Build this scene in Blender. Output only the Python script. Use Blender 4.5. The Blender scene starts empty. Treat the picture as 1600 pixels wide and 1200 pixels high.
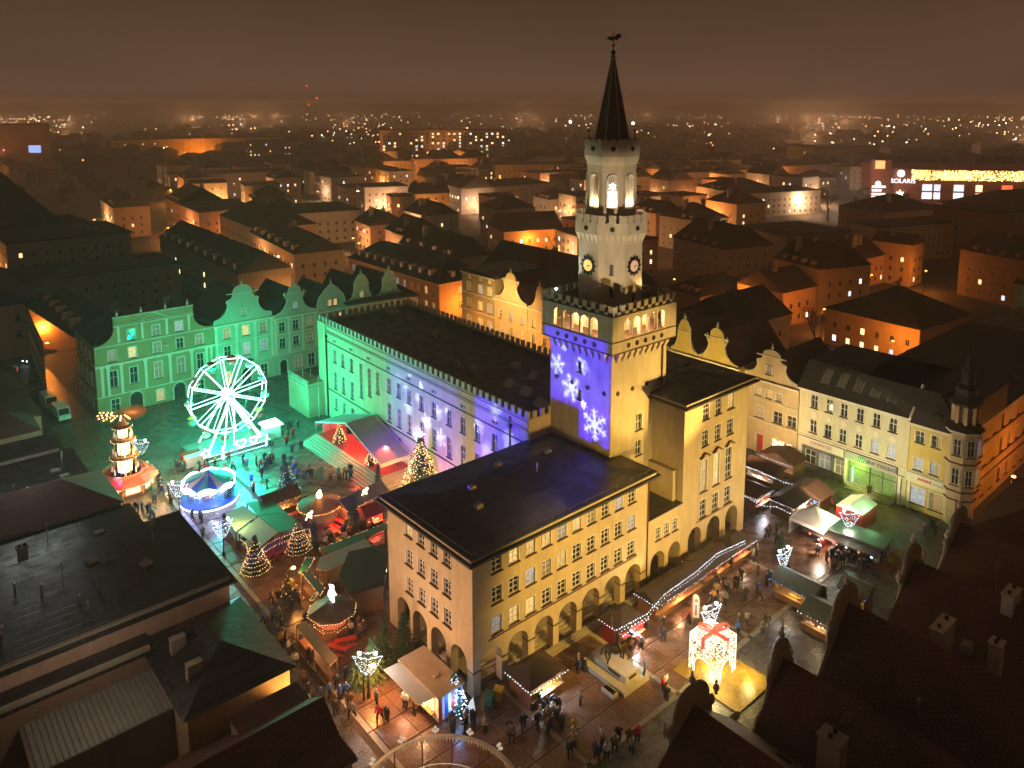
import bpy, math, random
from math import sin, cos, pi, radians
from mathutils import Vector, Matrix

random.seed(7)
D = bpy.data
SC = bpy.context.scene
COL = SC.collection

# ------------------------------------------------------------------ camera
CX, CY, CZ = -40.354, -52.124, 55.0
FPX, PITCH, YAW, PX0, PY0 = 1209.4, radians(7.68), radians(49.08), 800.0, 330.0
cam_d = D.cameras.new('camera')
cam_d.sensor_width = 36.0
cam_d.lens = FPX / 1600 * 36.0
cam_d.shift_y = -(600 - PY0) / 1600
cam_d.clip_start = 0.5
cam_d.clip_end = 30000
cam = D.objects.new('camera', cam_d)
COL.objects.link(cam)
cam.location = (CX, CY, CZ)
cam.rotation_euler = (radians(90) - PITCH, 0, YAW - radians(90))
SC.camera = cam

# ------------------------------------------------------------------ sky (night cloud lit by the town)
world = D.worlds.new('World')
SC.world = world
world.use_nodes = True
wn, wl = world.node_tree.nodes, world.node_tree.links
wn.clear()
w_out = wn.new('ShaderNodeOutputWorld')
w_bg = wn.new('ShaderNodeBackground')
w_tc = wn.new('ShaderNodeTexCoord')
w_sep = wn.new('ShaderNodeSeparateXYZ')
w_ramp = wn.new('ShaderNodeValToRGB')
w_noise = wn.new('ShaderNodeTexNoise')
w_noise.inputs['Scale'].default_value = 2.2
w_noise.inputs['Detail'].default_value = 4
w_map = wn.new('ShaderNodeMapping')
w_map.inputs['Scale'].default_value = (1, 1, 4)
w_mix = wn.new('ShaderNodeMix')
w_mix.data_type = 'RGBA'
w_mix.blend_type = 'MULTIPLY'
w_mix.inputs['Factor'].default_value = 1.0
w_r2 = wn.new('ShaderNodeValToRGB')
w_r2.color_ramp.elements[0].position = 0.3
w_r2.color_ramp.elements[0].color = (0.88, 0.88, 0.88, 1)
w_r2.color_ramp.elements[1].position = 0.7
w_r2.color_ramp.elements[1].color = (1.1, 1.08, 1.06, 1)
wl.new(w_tc.outputs['Generated'], w_sep.inputs[0])
wl.new(w_sep.outputs['Z'], w_ramp.inputs[0])
wl.new(w_tc.outputs['Generated'], w_map.inputs[0])
wl.new(w_map.outputs[0], w_noise.inputs['Vector'])
wl.new(w_noise.outputs['Fac'], w_r2.inputs[0])
wl.new(w_ramp.outputs[0], w_mix.inputs['A'])
wl.new(w_r2.outputs[0], w_mix.inputs['B'])
wl.new(w_mix.outputs['Result'], w_bg.inputs['Color'])
wl.new(w_bg.outputs[0], w_out.inputs[0])
cr = w_ramp.color_ramp
cr.elements[0].position = 0.0
cr.elements[0].color = (0.074, 0.040, 0.026, 1)
cr.elements[1].position = 1.0
cr.elements[1].color = (0.044, 0.021, 0.010, 1)
for p, c in ((0.03, (0.080, 0.042, 0.026)), (0.08, (0.070, 0.036, 0.020)), (0.18, (0.040, 0.0195, 0.0095)), (0.4, (0.038, 0.018, 0.0085))):
    e = cr.elements.new(p)
    e.color = (*c, 1)
w_bg.inputs['Strength'].default_value = 1.45

SC.view_settings.view_transform = 'Standard'
SC.view_settings.look = 'None'
SC.view_settings.exposure = 0.0
SC.view_settings.gamma = 1.0
SC.view_settings.use_curve_mapping = False
SC.render.engine = 'CYCLES'
cy = SC.cycles
cy.use_denoising = True
try:
    cy.denoiser = 'OPENIMAGEDENOISE'
except Exception:
    pass
cy.max_bounces = 4
cy.diffuse_bounces = 2
cy.glossy_bounces = 2
cy.transmission_bounces = 2
cy.volume_bounces = 2
cy.transparent_max_bounces = 6
cy.sample_clamp_indirect = 2.0
cy.sample_clamp_direct = 0
cy.caustics_reflective = False
cy.caustics_refractive = False
cy.use_light_tree = True
cy.use_adaptive_sampling = True
cy.adaptive_threshold = 0.02

# ------------------------------------------------------------------ large lights of the place, with some added fills
def lamp(name, kind, loc, power, color, target=None, size=0.3, angle=60, blend=0.4, parent=None):
    d = D.lights.new(name, kind)
    d.energy = power
    d.color = color
    if kind == 'AREA':
        d.size = size
    else:
        d.shadow_soft_size = size
    if kind == 'SPOT':
        d.spot_size = radians(angle)
        d.spot_blend = blend
    o = D.objects.new(name, d)
    COL.objects.link(o)
    o.location = loc
    if target is not None:
        o.rotation_euler = (Vector(target) - Vector(loc)).to_track_quat('-Z', 'Y').to_euler()
    if parent is not None:
        o.parent = parent
    return o

YEL = (1.0, 0.60, 0.11)
WARM = (1.0, 0.72, 0.36)
SOD = (1.0, 0.28, 0.03)
# floodlights on the south roofs wash the hall's south fronts
lamp('flood_or_fill_beam', 'SPOT', (14, -23.5, 13.5), 32000, YEL, (17, 0, 7.5), 0.4, 75, 0.6)
lamp('flood_or_fill_beam', 'SPOT', (40, -24, 12.5), 27000, YEL, (37, 0, 11), 0.4, 70, 0.6)
lamp('flood_or_fill_beam', 'SPOT', (36, -24, 14), 60000, (1.0, 0.60, 0.15), (29.5, 5, 24), 0.4, 34, 0.5)
lamp('flood_or_fill_beam', 'SPOT', (23.6, -2.2, 2.6), 1500, (1.0, 0.72, 0.25), (22.4, 0.2, 5.6), 0.3, 120, 0.7)
lamp('flood_or_fill_beam', 'SPOT', (-16.4, 9, 11.5), 8000, (1.0, 0.56, 0.30), (0, 8, 8), 0.4, 90, 0.6)
lamp('flood_or_fill_beam', 'SPOT', (2, -26, 13), 92000, (1.0, 0.76, 0.48), (28.7, 9.0, 43), 0.3, 16, 0.5)
# tower belfry spots
lamp('flood_or_fill_beam', 'SPOT', (24.2, 13.8, 33.2), 2600, (1.0, 0.95, 0.85), (27.0, 9.5, 43), 0.15, 60, 0.5)
lamp('flood_or_fill_beam', 'SPOT', (30.5, 5.0, 33.2), 500, (1.0, 0.62, 0.28), (29, 8, 42), 0.15, 80, 0.5)
# projector on a west roof paints the long front and the tower face
def projector(loc, target, power, color, angle, blend=0.05, up='Y'):
    return lamp('projector_beam', 'SPOT', loc, power, color, target, 0.05, angle, blend)

# added unseen floods that brighten the bank and the east gables
lamp('flood_or_fill_beam', 'SPOT', (50, -6, 5.5), 14000, (1.0, 0.80, 0.42), (67, -5, 7), 0.4, 95, 0.8)
lamp('flood_or_fill_beam', 'SPOT', (54, 6, 5.5), 9000, (1.0, 0.68, 0.3), (67, 10, 8), 0.4, 95, 0.8)
lamp('flood_or_fill_beam', 'SPOT', (52, 22, 7), 11000, (1.0, 0.75, 0.2), (67, 22, 12), 0.4, 80, 0.8)
lamp('flood_or_fill_beam', 'SPOT', (56, 70, 17), 17000, (1.0, 0.62, 0.2), (67, 72, 8), 0.4, 120, 0.8)
lamp('flood_or_fill_beam', 'POINT', (-27, 52, 17), 2600, (0.75, 0.8, 0.78), size=5)  # unseen soft point added to lighten the west roofs
lamp('flood_or_fill_beam', 'POINT', (-29, 9, 15), 700, (1.0, 0.8, 0.6), size=0.5)  # another unseen point, added to lift the low shed roofs
for x in (3, 10, 17, 23.5, 35, 42): lamp('arcade_lamp', 'POINT', (x, 2.6, 3.6), 70, (1.0, 0.55, 0.15), size=0.15)
# ------------------------------------------------------------------ mesh builder
class MB:
    def __init__(s):
        s.v = []; s.f = []; s.m = []; s.M = Matrix.Identity(4); s.mi = 0; s.sm = False
    def at(s, x=0, y=0, z=0, rz=0):
        s.M = Matrix.Translation((x, y, z)) @ Matrix.Rotation(rz, 4, 'Z'); return s
    def poly(s, pts):
        n = len(s.v)
        for p in pts:
            s.v.append(tuple(s.M @ Vector(p)))
        s.f.append(tuple(range(n, n + len(pts)))); s.m.append(s.mi)
    def quad(s, a, b, c, d): s.poly((a, b, c, d))
    def raw(s, pts, faces):
        n = len(s.v)
        for p in pts: s.v.append(tuple(s.M @ Vector(p)))
        for f in faces:
            s.f.append(tuple(n + i for i in f)); s.m.append(s.mi)
    def box(s, x0, y0, z0, x1, y1, z1):
        p = [(x0, y0, z0), (x1, y0, z0), (x1, y1, z0), (x0, y1, z0), (x0, y0, z1), (x1, y0, z1), (x1, y1, z1), (x0, y1, z1)]
        s.raw(p, [(0, 3, 2, 1), (4, 5, 6, 7), (0, 1, 5, 4), (1, 2, 6, 5), (2, 3, 7, 6), (3, 0, 4, 7)])
    def frus(s, x0, y0, x1, y1, z0, z1, ins):
        p = [(x0, y0, z0), (x1, y0, z0), (x1, y1, z0), (x0, y1, z0), (x0 + ins, y0 + ins, z1), (x1 - ins, y0 + ins, z1), (x1 - ins, y1 - ins, z1), (x0 + ins, y1 - ins, z1)]
        s.raw(p, [(0, 3, 2, 1), (4, 5, 6, 7), (0, 1, 5, 4), (1, 2, 6, 5), (2, 3, 7, 6), (3, 0, 4, 7)])
    def prism(s, pts, z0, z1):
        n = len(pts)
        p = [(x, y, z0) for x, y in pts] + [(x, y, z1) for x, y in pts]
        s.raw(p, [tuple(range(n - 1, -1, -1)), tuple(range(n, 2 * n))] + [(i, (i + 1) % n, n + (i + 1) % n, n + i) for i in range(n)])
    def xzprism(s, pts, y0, y1):
        n = len(pts)
        p = [(x, y0, z) for x, z in pts] + [(x, y1, z) for x, z in pts]
        s.raw(p, [tuple(range(n)), tuple(range(2 * n - 1, n - 1, -1))] + [(i, n + i, n + (i + 1) % n, (i + 1) % n) for i in range(n)])
    def lathe(s, prof, n=10, cx=0, cy=0, cz=0, a0=0.0, cap=True):
        pts = []
        for r, z in prof:
            for k in range(n):
                a = a0 + 2 * pi * k / n
                pts.append((cx + r * cos(a), cy + r * sin(a), cz + z))
        fs = []
        for j in range(len(prof) - 1):
            for k in range(n):
                k2 = (k + 1) % n
                fs.append((j * n + k, j * n + k2, (j + 1) * n + k2, (j + 1) * n + k))
        if cap:
            fs.append(tuple(range(n - 1, -1, -1)))
            fs.append(tuple((len(prof) - 1) * n + k for k in range(n)))
        s.raw(pts, fs)
    def tube(s, a, b, r, n=5, r2=None):
        a = Vector(a); b = Vector(b); d = b - a
        if d.length < 1e-6: return
        r2 = r if r2 is None else r2
        q = d.to_track_quat('Z', 'Y').to_matrix()
        pts = []
        for c, rr in ((a, r), (b, r2)):
            for k in range(n):
                t = 2 * pi * k / n
                pts.append(c + q @ Vector((rr * cos(t), rr * sin(t), 0)))
        s.raw(pts, [(k, (k + 1) % n, n + (k + 1) % n, n + k) for k in range(n)] + [tuple(range(n - 1, -1, -1)), tuple(range(n, 2 * n))])
    def path(s, pts, r, n=4):
        for a, b in zip(pts[:-1], pts[1:]): s.tube(a, b, r, n)
    def ball(s, c, r, n=6, rings=4, sz=1.0):
        prof = [(max(r * sin(pi * j / rings), 0.001), -r * sz * cos(pi * j / rings)) for j in range(rings + 1)]
        s.lathe(prof, n, c[0], c[1], c[2], cap=False)
    def octa(s, c, r):
        x, y, z = c
        s.raw([(x + r, y, z), (x - r, y, z), (x, y + r, z), (x, y - r, z), (x, y, z + r), (x, y, z - r)],
              [(0, 2, 4), (2, 1, 4), (1, 3, 4), (3, 0, 4), (2, 0, 5), (1, 2, 5), (3, 1, 5), (0, 3, 5)])
    def mesh(s, name, mats):
        me = D.meshes.new(name)
        me.from_pydata(s.v, [], s.f)
        for m in mats: me.materials.append(m)
        if len(mats) > 1: me.polygons.foreach_set('material_index', s.m)
        if s.sm: me.polygons.foreach_set('use_smooth', [True] * len(s.f))
        me.update()
        return me

def O(name, data, mats=None, parent=None, loc=(0, 0, 0), rz=0.0):
    """link ONE mesh object"""
    if isinstance(data, MB):
        data = data.mesh(name, mats if isinstance(mats, (list, tuple)) else [mats])
    o = D.objects.new(name, data)
    COL.objects.link(o)
    o.location = loc
    o.rotation_euler = (0, 0, rz)
    if parent is not None: o.parent = parent
    return o
def tag(o, label=None, cat=None, group=None, kind=None):
    if label: o['label'] = label
    if cat: o['category'] = cat
    if group: o['group'] = group
    if kind: o['kind'] = kind
    return o
def thing(name, label, cat, loc=(0, 0, 0), rz=0.0, group=None):
    o = D.objects.new(name, None)
    o.empty_display_size = 0.3
    COL.objects.link(o)
    o.location = loc
    o.rotation_euler = (0, 0, rz)
    return tag(o, label, cat, group)
def dup(root, loc, rz=0.0, label=None, group=None, scale=None):
    r = root.copy(); COL.objects.link(r); r.location = loc; r.rotation_euler = (0, 0, rz)
    if label: r['label'] = label
    if group: r['group'] = group
    if scale: r.scale = (scale,) * 3
    for ch in list(root.children):
        c = ch.copy(); COL.objects.link(c); c.parent = r
        for g in list(ch.children):
            d = g.copy(); COL.objects.link(d); d.parent = c
    return r
def gp(px, py, z=0.0):
    """point of the place on the level z seen at a pixel of the photograph"""
    F = Vector((cos(YAW), sin(YAW), 0)); R = Vector((sin(YAW), -cos(YAW), 0)); K = Vector((0, 0, 1))
    fw = F * cos(PITCH) - K * sin(PITCH); up = F * sin(PITCH) + K * cos(PITCH)
    r = R * (px - PX0) / FPX + up * (PY0 - py) / FPX + fw
    t = (z - CZ) / r.z
    return Vector((CX + r.x * t, CY + r.y * t, z))

# ------------------------------------------------------------------ materials
def pmat(name, col, rough=0.8, var=0.12, scale=3.0, bump=0.0, bscale=20.0, metal=0.0, rand=0.0, spec=None, stretch=None, objcolor=False):
    m = D.materials.new(name); m.use_nodes = True
    n, l = m.node_tree.nodes, m.node_tree.links
    b = n['Principled BSDF']
    b.inputs['Roughness'].default_value = rough
    b.inputs['Metallic'].default_value = metal
    if spec is not None: b.inputs['Specular IOR Level'].default_value = spec
    tc = n.new('ShaderNodeTexCoord'); mp = n.new('ShaderNodeMapping')
    l.new(tc.outputs['Object'], mp.inputs[0])
    if stretch: mp.inputs['Scale'].default_value = stretch
    no = n.new('ShaderNodeTexNoise'); no.inputs['Scale'].default_value = scale; no.inputs['Detail'].default_value = 5
    no.inputs['Roughness'].default_value = 0.65
    l.new(mp.outputs[0], no.inputs['Vector'])
    rp = n.new('ShaderNodeMapRange'); rp.inputs['From Min'].default_value = 0.3; rp.inputs['From Max'].default_value = 0.7
    rp.inputs['To Min'].default_value = 1 - var; rp.inputs['To Max'].default_value = 1 + var
    l.new(no.outputs['Fac'], rp.inputs['Value'])
    src = rp.outputs[0]
    if rand:
        oi = n.new('ShaderNodeObjectInfo'); r2 = n.new('ShaderNodeMapRange')
        r2.inputs['To Min'].default_value = 1 - rand; r2.inputs['To Max'].default_value = 1 + rand
        l.new(oi.outputs['Random'], r2.inputs['Value'])
        mm = n.new('ShaderNodeMath'); mm.operation = 'MULTIPLY'
        l.new(src, mm.inputs[0]); l.new(r2.outputs[0], mm.inputs[1]); src = mm.outputs[0]
    vm = n.new('ShaderNodeVectorMath'); vm.operation = 'SCALE'
    vm.inputs[0].default_value = col[:3]
    if objcolor:
        oi = n.new('ShaderNodeObjectInfo'); l.new(oi.outputs['Color'], vm.inputs[0])
    l.new(src, vm.inputs['Scale'])
    l.new(vm.outputs[0], b.inputs['Base Color'])
    if bump:
        nb = n.new('ShaderNodeTexNoise'); nb.inputs['Scale'].default_value = bscale; nb.inputs['Detail'].default_value = 3
        l.new(mp.outputs[0], nb.inputs['Vector'])
        bp = n.new('ShaderNodeBump'); bp.inputs['Strength'].default_value = bump; bp.inputs['Distance'].default_value = 0.05
        l.new(nb.outputs['Fac'], bp.inputs['Height']); l.new(bp.outputs[0], b.inputs['Normal'])
    return m
def brick_mat(name, col, col2, mortar, sx, sz, rough=0.5, bump=0.5, wet=0.0, rot=0.0, vertical=False):
    """small setts / roof tiles: brick pattern for colour and relief"""
    m = D.materials.new(name); m.use_nodes = True
    n, l = m.node_tree.nodes, m.node_tree.links
    b = n['Principled BSDF']
    tc = n.new('ShaderNodeTexCoord'); mp = n.new('ShaderNodeMapping')
    mp.inputs['Rotation'].default_value = (0, 0, rot)
    l.new(tc.outputs['Object'], mp.inputs[0])
    br = n.new('ShaderNodeTexBrick')
    br.inputs['Color1'].default_value = (*col, 1); br.inputs['Color2'].default_value = (*col2, 1); br.inputs['Mortar'].default_value = (*mortar, 1)
    br.inputs['Scale'].default_value = 1.0; br.inputs['Brick Width'].default_value = sx; br.inputs['Row Height'].default_value = sz
    br.inputs['Mortar Size'].default_value = min(sx, sz) * 0.09; br.inputs['Mortar Smooth'].default_value = 0.4
    l.new(mp.outputs[0], br.inputs['Vector'])
    no = n.new('ShaderNodeTexNoise'); no.inputs['Scale'].default_value = 0.35; no.inputs['Detail'].default_value = 6; no.inputs['Roughness'].default_value = 0.7
    l.new(tc.outputs['Object'], no.inputs['Vector'])
    rp = n.new('ShaderNodeMapRange'); rp.inputs['From Min'].default_value = 0.35; rp.inputs['From Max'].default_value = 0.65
    rp.inputs['To Min'].default_value = 0.7; rp.inputs['To Max'].default_value = 1.25
    l.new(no.outputs['Fac'], rp.inputs['Value'])
    vm = n.new('ShaderNodeVectorMath'); vm.operation = 'SCALE'
    l.new(br.outputs['Color'], vm.inputs[0]); l.new(rp.outputs[0], vm.inputs['Scale']); l.new(vm.outputs[0], b.inputs['Base Color'])
    rr = n.new('ShaderNodeMapRange'); rr.inputs['From Min'].default_value = 0.4; rr.inputs['From Max'].default_value = 0.62
    rr.inputs['To Min'].default_value = max(rough - wet, 0.08); rr.inputs['To Max'].default_value = rough
    no2 = n.new('ShaderNodeTexNoise'); no2.inputs['Scale'].default_value = 0.6; no2.inputs['Detail'].default_value = 4
    l.new(tc.outputs['Object'], no2.inputs['Vector']); l.new(no2.outputs['Fac'], rr.inputs['Value']); l.new(rr.outputs[0], b.inputs['Roughness'])
    bp = n.new('ShaderNodeBump'); bp.inputs['Strength'].default_value = bump; bp.inputs['Distance'].default_value = 0.03
    n3 = n.new('ShaderNodeTexNoise'); n3.inputs['Scale'].default_value = 9
    l.new(mp.outputs[0], n3.inputs['Vector'])
    ad = n.new('ShaderNodeMath'); ad.operation = 'MULTIPLY_ADD'; ad.inputs[1].default_value = -1.0
    l.new(br.outputs['Fac'], ad.inputs[0]); l.new(n3.outputs['Fac'], ad.inputs[2])
    l.new(ad.outputs[0], bp.inputs['Height']); l.new(bp.outputs[0], b.inputs['Normal'])
    return m
def emat(name, col, strength, sample=False, vary=0.0):
    m = D.materials.new(name); m.use_nodes = True
    n, l = m.node_tree.nodes, m.node_tree.links
    b = n['Principled BSDF']
    b.inputs['Base Color'].default_value = (0.1, 0.1, 0.1, 1)
    b.inputs['Emission Color'].default_value = (*col, 1)
    b.inputs['Emission Strength'].default_value = strength
    if vary:
        tc = n.new('ShaderNodeTexCoord'); no = n.new('ShaderNodeTexNoise'); no.inputs['Scale'].default_value = 2.5
        l.new(tc.outputs['Object'], no.inputs['Vector'])
        oi = n.new('ShaderNodeObjectInfo'); r2 = n.new('ShaderNodeMapRange')
        r2.inputs['To Min'].default_value = 1 - vary; r2.inputs['To Max'].default_value = 1 + vary * 0.5
        l.new(oi.outputs['Random'], r2.inputs['Value'])
        mm = n.new('ShaderNodeMath'); mm.operation = 'MULTIPLY'; mm.inputs[1].default_value = 2 * strength
        m2 = n.new('ShaderNodeMath'); m2.operation = 'MULTIPLY'
        l.new(no.outputs['Fac'], mm.inputs[0]); l.new(mm.outputs[0], m2.inputs[0]); l.new(r2.outputs[0], m2.inputs[1])
        l.new(m2.outputs[0], b.inputs['Emission Strength'])
    m.cycles.emission_sampling = 'AUTO' if sample else 'NONE'
    return m

M = {}
M['cream'] = pmat('hall_plaster', (0.54, 0.44, 0.28), 0.85, 0.17, 1.1, 0.3, 6, stretch=(1, 1, .3))
M['cream2'] = pmat('tower_plaster', (0.50, 0.44, 0.33), 0.85, 0.19, 1.0, 0.35, 5, stretch=(1, 1, .3))
M['trim'] = pmat('pale_trim', (0.62, 0.57, 0.47), 0.7, 0.08, 2)
M['white'] = pmat('white_paint', (0.75, 0.73, 0.68), 0.5, 0.05, 4)
M['darkband'] = pmat('dark_cornice_metal', (0.035, 0.03, 0.025), 0.6, 0.15, 2)
M['roofdark'] = brick_mat('dark_roof_felt', (0.036, 0.037, 0.036), (0.022, 0.023, 0.024), (0.008, 0.008, 0.008), 6.0, 1.1, 0.5, 0.35, 0.2)
M['roofbrown'] = brick_mat('brown_roof_tiles', (0.15, 0.058, 0.038), (0.11, 0.045, 0.03), (0.03, 0.014, 0.01), 0.25, 0.33, 0.7, 0.7)
M['roofgrey'] = brick_mat('grey_roof_tiles', (0.05, 0.045, 0.042), (0.04, 0.036, 0.034), (0.015, 0.014, 0.013), 0.3, 0.35, 0.65, 0.6)
M['rooffar'] = pmat('far_roof', (0.05, 0.038, 0.032), 0.8, 0.3, 0.4, rand=0.35)
M['stone'] = pmat('grey_stone', (0.30, 0.27, 0.22), 0.75, 0.18, 1.5, 0.3, 10)
M['stonelt'] = pmat('pale_stone', (0.42, 0.38, 0.31), 0.6, 0.15, 1.2, 0.2, 8)
M['sill'] = pmat('brown_sill', (0.09, 0.04, 0.025), 0.6, 0.1, 4)
M['glass'] = pmat('dark_glass', (0.02, 0.022, 0.025), 0.08, 0.3, 3)
M['glasslit'] = emat('lit_window_warm', (1.0, 0.62, 0.22), 0.9, False, 0.6)
M['glasscool'] = emat('lit_window_cool', (0.75, 0.85, 1.0), 0.42, False, 0.6)
M['glassdim'] = emat('dim_window', (0.9, 0.55, 0.3), 0.18, False, 0.6)
M['wood'] = pmat('stall_wood', (0.20, 0.09, 0.035), 0.6, 0.25, 3, 0.3, 12, stretch=(1, 1, 8))
M['woodlt'] = pmat('light_wood', (0.38, 0.2, 0.08), 0.6, 0.2, 3, stretch=(1, 1, 6))
M['shingle'] = brick_mat('stall_shingles', (0.07, 0.045, 0.035), (0.05, 0.035, 0.03), (0.02, 0.015, 0.01), 0.3, 0.22, 0.5, 0.6)
M['metal'] = pmat('grey_metal', (0.35, 0.35, 0.36), 0.4, 0.1, 5, metal=0.7)
M['black'] = pmat('black_metal', (0.02, 0.02, 0.02), 0.45, 0.1, 5, metal=0.4)
M['bronze'] = pmat('dark_bronze', (0.06, 0.045, 0.03), 0.42, 0.3, 4, 0.2, 10, metal=0.75)
M['red'] = pmat('red_paint', (0.45, 0.03, 0.02), 0.5, 0.1, 4)
M['green'] = pmat('green_sheet', (0.03, 0.20, 0.12), 0.5, 0.15, 2)
M['teal'] = pmat('copper_green', (0.08, 0.35, 0.26), 0.6, 0.15, 2)
M['blue'] = pmat('blue_paint', (0.03, 0.08, 0.35), 0.45, 0.1, 3)
M['yellow'] = pmat('yellow_plastic', (0.65, 0.45, 0.03), 0.4, 0.05, 3)
M['canvas'] = pmat('grey_canvas', (0.45, 0.42, 0.40), 0.7, 0.08, 1.5)
M['canvaswhite'] = pmat('white_canvas', (0.75, 0.72, 0.66), 0.6, 0.05, 1.5)
M['needle'] = pmat('fir_needles', (0.035, 0.07, 0.025), 0.8, 0.4, 2, rand=0.2)
M['needlelt'] = pmat('pale_fir_needles', (0.07, 0.12, 0.04), 0.8, 0.4, 2, rand=0.2)
M['bark'] = pmat('bark', (0.09, 0.06, 0.04), 0.9, 0.3, 4)
M['person'] = pmat('coat_cloth', (0.1, 0.1, 0.1), 0.8, 0.15, 4, objcolor=True)
M['trouser'] = pmat('dark_trousers', (0.02, 0.02, 0.028), 0.85, 0.2, 4)
M['skin'] = pmat('skin', (0.5, 0.3, 0.22), 0.6, 0.05, 4)
M['carpaint'] = pmat('car_paint', (0.5, 0.5, 0.5), 0.25, 0.03, 2, objcolor=True)
M['tyre'] = pmat('tyre_rubber', (0.02, 0.02, 0.02), 0.8, 0.1, 4)
M['warmled'] = emat('warm_bulbs', (1.0, 0.55, 0.2), 5.5)
M['amberled'] = emat('amber_bulbs', (1.0, 0.33, 0.06), 4.0)
M['whiteled'] = emat('cold_white_bulbs', (0.75, 0.88, 1.0), 5.0)
M['blueled'] = emat('blue_bulbs', (0.1, 0.3, 1.0), 5.0)
M['wheelled'] = emat('wheel_tubes', (0.55, 1.0, 0.85), 3.2)
M['redled'] = emat('red_bulbs', (1.0, 0.05, 0.02), 5.0)
M['greenled'] = emat('green_bulbs', (0.1, 1.0, 0.3), 4.0)
M['goldled'] = emat('golden_bulbs', (1.0, 0.85, 0.45), 6.0)
M['lampglass'] = emat('sodium_lamp_glass', (1.0, 0.42, 0.08), 14.0)
M['lampwhite'] = emat('white_lamp_glass', (0.9, 0.95, 1.0), 12.0)
M['shoplight'] = emat('lit_shop_interior', (1.0, 0.72, 0.42), 2.2, False, 0.3)
M['pyrlight'] = emat('lit_pyramid_tier', (1.0, 0.78, 0.42), 4.0)
def walls(name, c, **k):
    M[name] = pmat(name, c, 0.85, 0.15, 1.1, 0.3, 6, stretch=(1, 1, .35), **k)
walls('plaster_olive', (0.30, 0.24, 0.12)); walls('plaster_palegreen', (0.42, 0.45, 0.33)); walls('plaster_greygreen', (0.34, 0.38, 0.30))
walls('plaster_yellow', (0.55, 0.40, 0.12)); walls('plaster_buff', (0.50, 0.38, 0.22)); walls('plaster_cream', (0.55, 0.50, 0.36))
walls('plaster_pink', (0.50, 0.33, 0.25)); walls('plaster_peach', (0.55, 0.38, 0.24)); walls('plaster_grey', (0.30, 0.28, 0.26)); walls('plaster_white', (0.58, 0.55, 0.50))
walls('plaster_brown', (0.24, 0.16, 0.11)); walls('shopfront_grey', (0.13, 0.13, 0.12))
walls('far_wall', (0.36, 0.29, 0.23), rand=0.4)
HAZE = True

# ------------------------------------------------------------------ facade with real openings
def facade(mb, w, z0, z1, holes, depth=0.28):
    """wall sheet along local x (outside is -y) with openings; a hole is (x0, x1, z0, z1[, 'arch'[, depth]])"""
    xs = sorted({0.0, w} | {h[0] for h in holes} | {h[1] for h in holes})
    zs = sorted({z0, z1} | {h[2] for h in holes} | {h[3] for h in holes})
    for i in range(len(xs) - 1):
        run = None
        for j in range(len(zs) - 1):
            cx, cz = (xs[i] + xs[i + 1]) / 2, (zs[j] + zs[j + 1]) / 2
            inside = any(h[0] < cx < h[1] and h[2] < cz < h[3] for h in holes)
            if not inside:
                if run is None: run = zs[j]
            if inside or j == len(zs) - 2:
                top = zs[j] if inside else zs[j + 1]
                if run is not None:
                    mb.quad((xs[i], 0, run), (xs[i + 1], 0, run), (xs[i + 1], 0, top), (xs[i], 0, top))
                run = None
    for h in holes:
        a, b, c, d = h[:4]
        dp = h[5] if len(h) > 5 else depth
        if len(h) > 4 and h[4] == 'arch':
            r = (b - a) / 2; cx = (a + b) / 2; sp = d - r; n = 10
            pts = [(cx + r * cos(pi * k / n), sp + r * sin(pi * k / n)) for k in range(n + 1)]  # right to left
            for k in range(n):
                (x1, q1), (x2, q2) = pts[k], pts[k + 1]
                mb.quad((x1, 0, q1), (x2, 0, q2), (x2, dp, q2), (x1, dp, q1))
                mb.quad((x1, 0, q1), (x1, 0, d), (x2, 0, d), (x2, 0, q2))
            mb.quad((a, 0, c), (a, 0, sp), (a, dp, sp), (a, dp, c))
            mb.quad((b, 0, sp), (b, 0, c), (b, dp, c), (b, dp, sp))
        else:
            mb.quad((a, 0, c), (a, 0, d), (a, dp, d), (a, dp, c))
            mb.quad((b, 0, d), (b, 0, c), (b, dp, c), (b, dp, d))
            mb.quad((a, 0, d), (b, 0, d), (b, dp, d), (a, dp, d))
            mb.quad((a, 0, c), (a, dp, c), (b, dp, c), (b, 0, c))

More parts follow.
